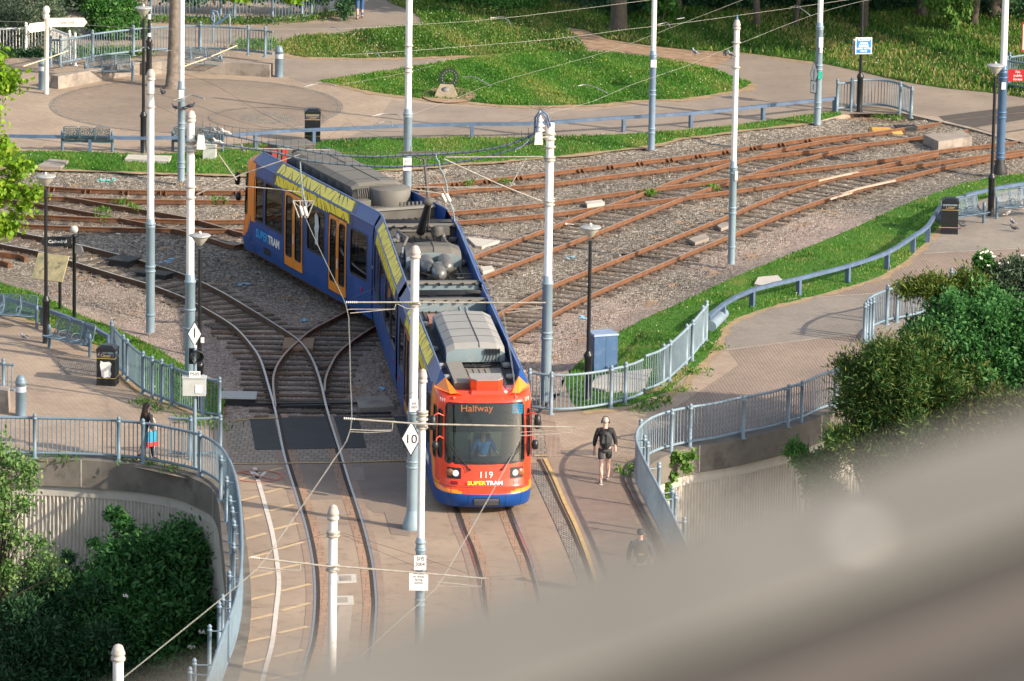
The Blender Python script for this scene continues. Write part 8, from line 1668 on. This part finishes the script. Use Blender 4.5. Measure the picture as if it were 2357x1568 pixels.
for (x,y,rx,rz) in ((1500,1072,16,12),(1530,1062,20,12),(1560,1054,22,10),(1590,1050,16,8),(1515,1090,18,18),(1528,1110,14,20),(1545,1095,12,10),(1580,1075,10,8),(1535,1130,10,14)):
    q=B(x,y,P(1530,1045).y-.22,rx,5,rz); bl.append(q)
plant('ivy','ivy','bright green ivy hanging over the end of the right retaining wall',(bl[0][0][0],bl[0][0][1],bl[0][0][2]-.3),bl,2300,.10,.09,LM_BIRCH,r=.012,seed=147,shell=.9,clump=.12)
# ================= foreground parapet (out of focus, beside the camera) =================
zp=HC-.69; A_=P(150,1672,zp); B__=P(2900,768,zp); dv=(B__-A_).normalized(); nv=V((dv.y,-dv.x,0)); nv=nv if (CAM-A_).dot(nv)>0 else -nv
A2=A_-dv*.8; B2=B__+dv*.8
e=empty('parapet',(0,0,0),0,'blurred stone parapet close to the camera filling the lower right corner','parapet')
def slabp(a,b,w0,w1,z0,z1):
    mb=MB(); q=[a+nv*w0,b+nv*w0,b+nv*w1,a+nv*w1]; vs=[(p.x,p.y,z0) for p in q]+[(p.x,p.y,z1) for p in q]; mb.add(vs,[(3,2,1,0),(4,5,6,7),(0,1,5,4),(1,2,6,5),(2,3,7,6),(3,0,4,7)]); return mb
slabp(A2,B2,0,.118,zp-.14,zp).build('coping',mat('parapet_stone',(.20,.186,.160),.9,var=.14,scale=6,dirt=(.14,.13,.11),dscale=7,damt=.8,bd=.003),e)
slabp(A2,B2,.119,.155,zp-.3,zp-.003).build('joint_shade_strip',mat('painted_joint_shade',(.012,.014,.012),.95,var=.2),e)  # flush dark strip, paints the shadow of a groove behind the coping
slabp(A2,B2,.156,1.2,zp-.9,zp-.001).build('brick_course',mat('parapet_brick',(.118,.096,.078),.9,var=.2,scale=5,dirt=(.10,.098,.09),dscale=5,damt=.9,bd=.003),e)
slabp(A2,B2,.02,.165,zp-1.2,zp-.302).build('wall_face',M_CONC,e)
slabp(A2,B2,.236,.26,zp-.3,zp+.001).build('joint_shade_strip',MATS['painted_joint_shade'],e)
w=P(1960,1232,zp); MB().lathe([(.011,0),(.010,.002),(.0,.003)],14,(w.x,w.y,zp)).build('pale_spot',mat('pale_lichen',(.50,.49,.46),.8),e)
# ---------------- light, sky, camera
SUN_EL=R(27); sd=V((-.88,.47,0)).normalized()
sunvec=V((-sd.x*math.cos(SUN_EL),-sd.y*math.cos(SUN_EL),math.sin(SUN_EL)))   # towards the sun
w=bpy.data.worlds.new('World'); S.world=w; w.use_nodes=True; nt=w.node_tree; nt.nodes.clear()
sk=nt.nodes.new('ShaderNodeTexSky'); sk.sky_type='NISHITA'; sk.sun_disc=False; sk.sun_elevation=SUN_EL; sk.sun_rotation=math.atan2(sunvec.x,sunvec.y); sk.air_density=1.0; sk.dust_density=2.0; sk.ozone_density=1.0
bg=nt.nodes.new('ShaderNodeBackground'); bg.inputs[1].default_value=.15; ow=nt.nodes.new('ShaderNodeOutputWorld'); hs=nt.nodes.new('ShaderNodeHueSaturation'); hs.inputs['Saturation'].default_value=.62; nt.links.new(sk.outputs[0],hs.inputs['Color']); nt.links.new(hs.outputs[0],bg.inputs[0]); nt.links.new(bg.outputs[0],ow.inputs[0])
l=bpy.data.lights.new('sun','SUN'); l.energy=4.15; l.angle=R(.5); l.color=(1.0,.85,.66); lo=bpy.data.objects.new('sun',l); COL.objects.link(lo); lo.rotation_euler=(-sunvec).to_track_quat('-Z','Y').to_euler()
cd=bpy.data.cameras.new('camera'); co=bpy.data.objects.new('camera',cd); COL.objects.link(co); S.camera=co
cd.sensor_width=36; cd.lens=36*F_PX/WD; cd.clip_start=.05; cd.clip_end=2000
M=Matrix((( _rt.x,_up.x,-_fw.x,CAM.x),(_rt.y,_up.y,-_fw.y,CAM.y),(_rt.z,_up.z,-_fw.z,CAM.z),(0,0,0,1))); co.matrix_world=M
cd.dof.use_dof=True; cd.dof.focus_distance=172; cd.dof.aperture_fstop=6.6
S.view_settings.view_transform='Standard'; S.view_settings.look='None'; S.view_settings.gamma=1; S.view_settings.exposure=.72
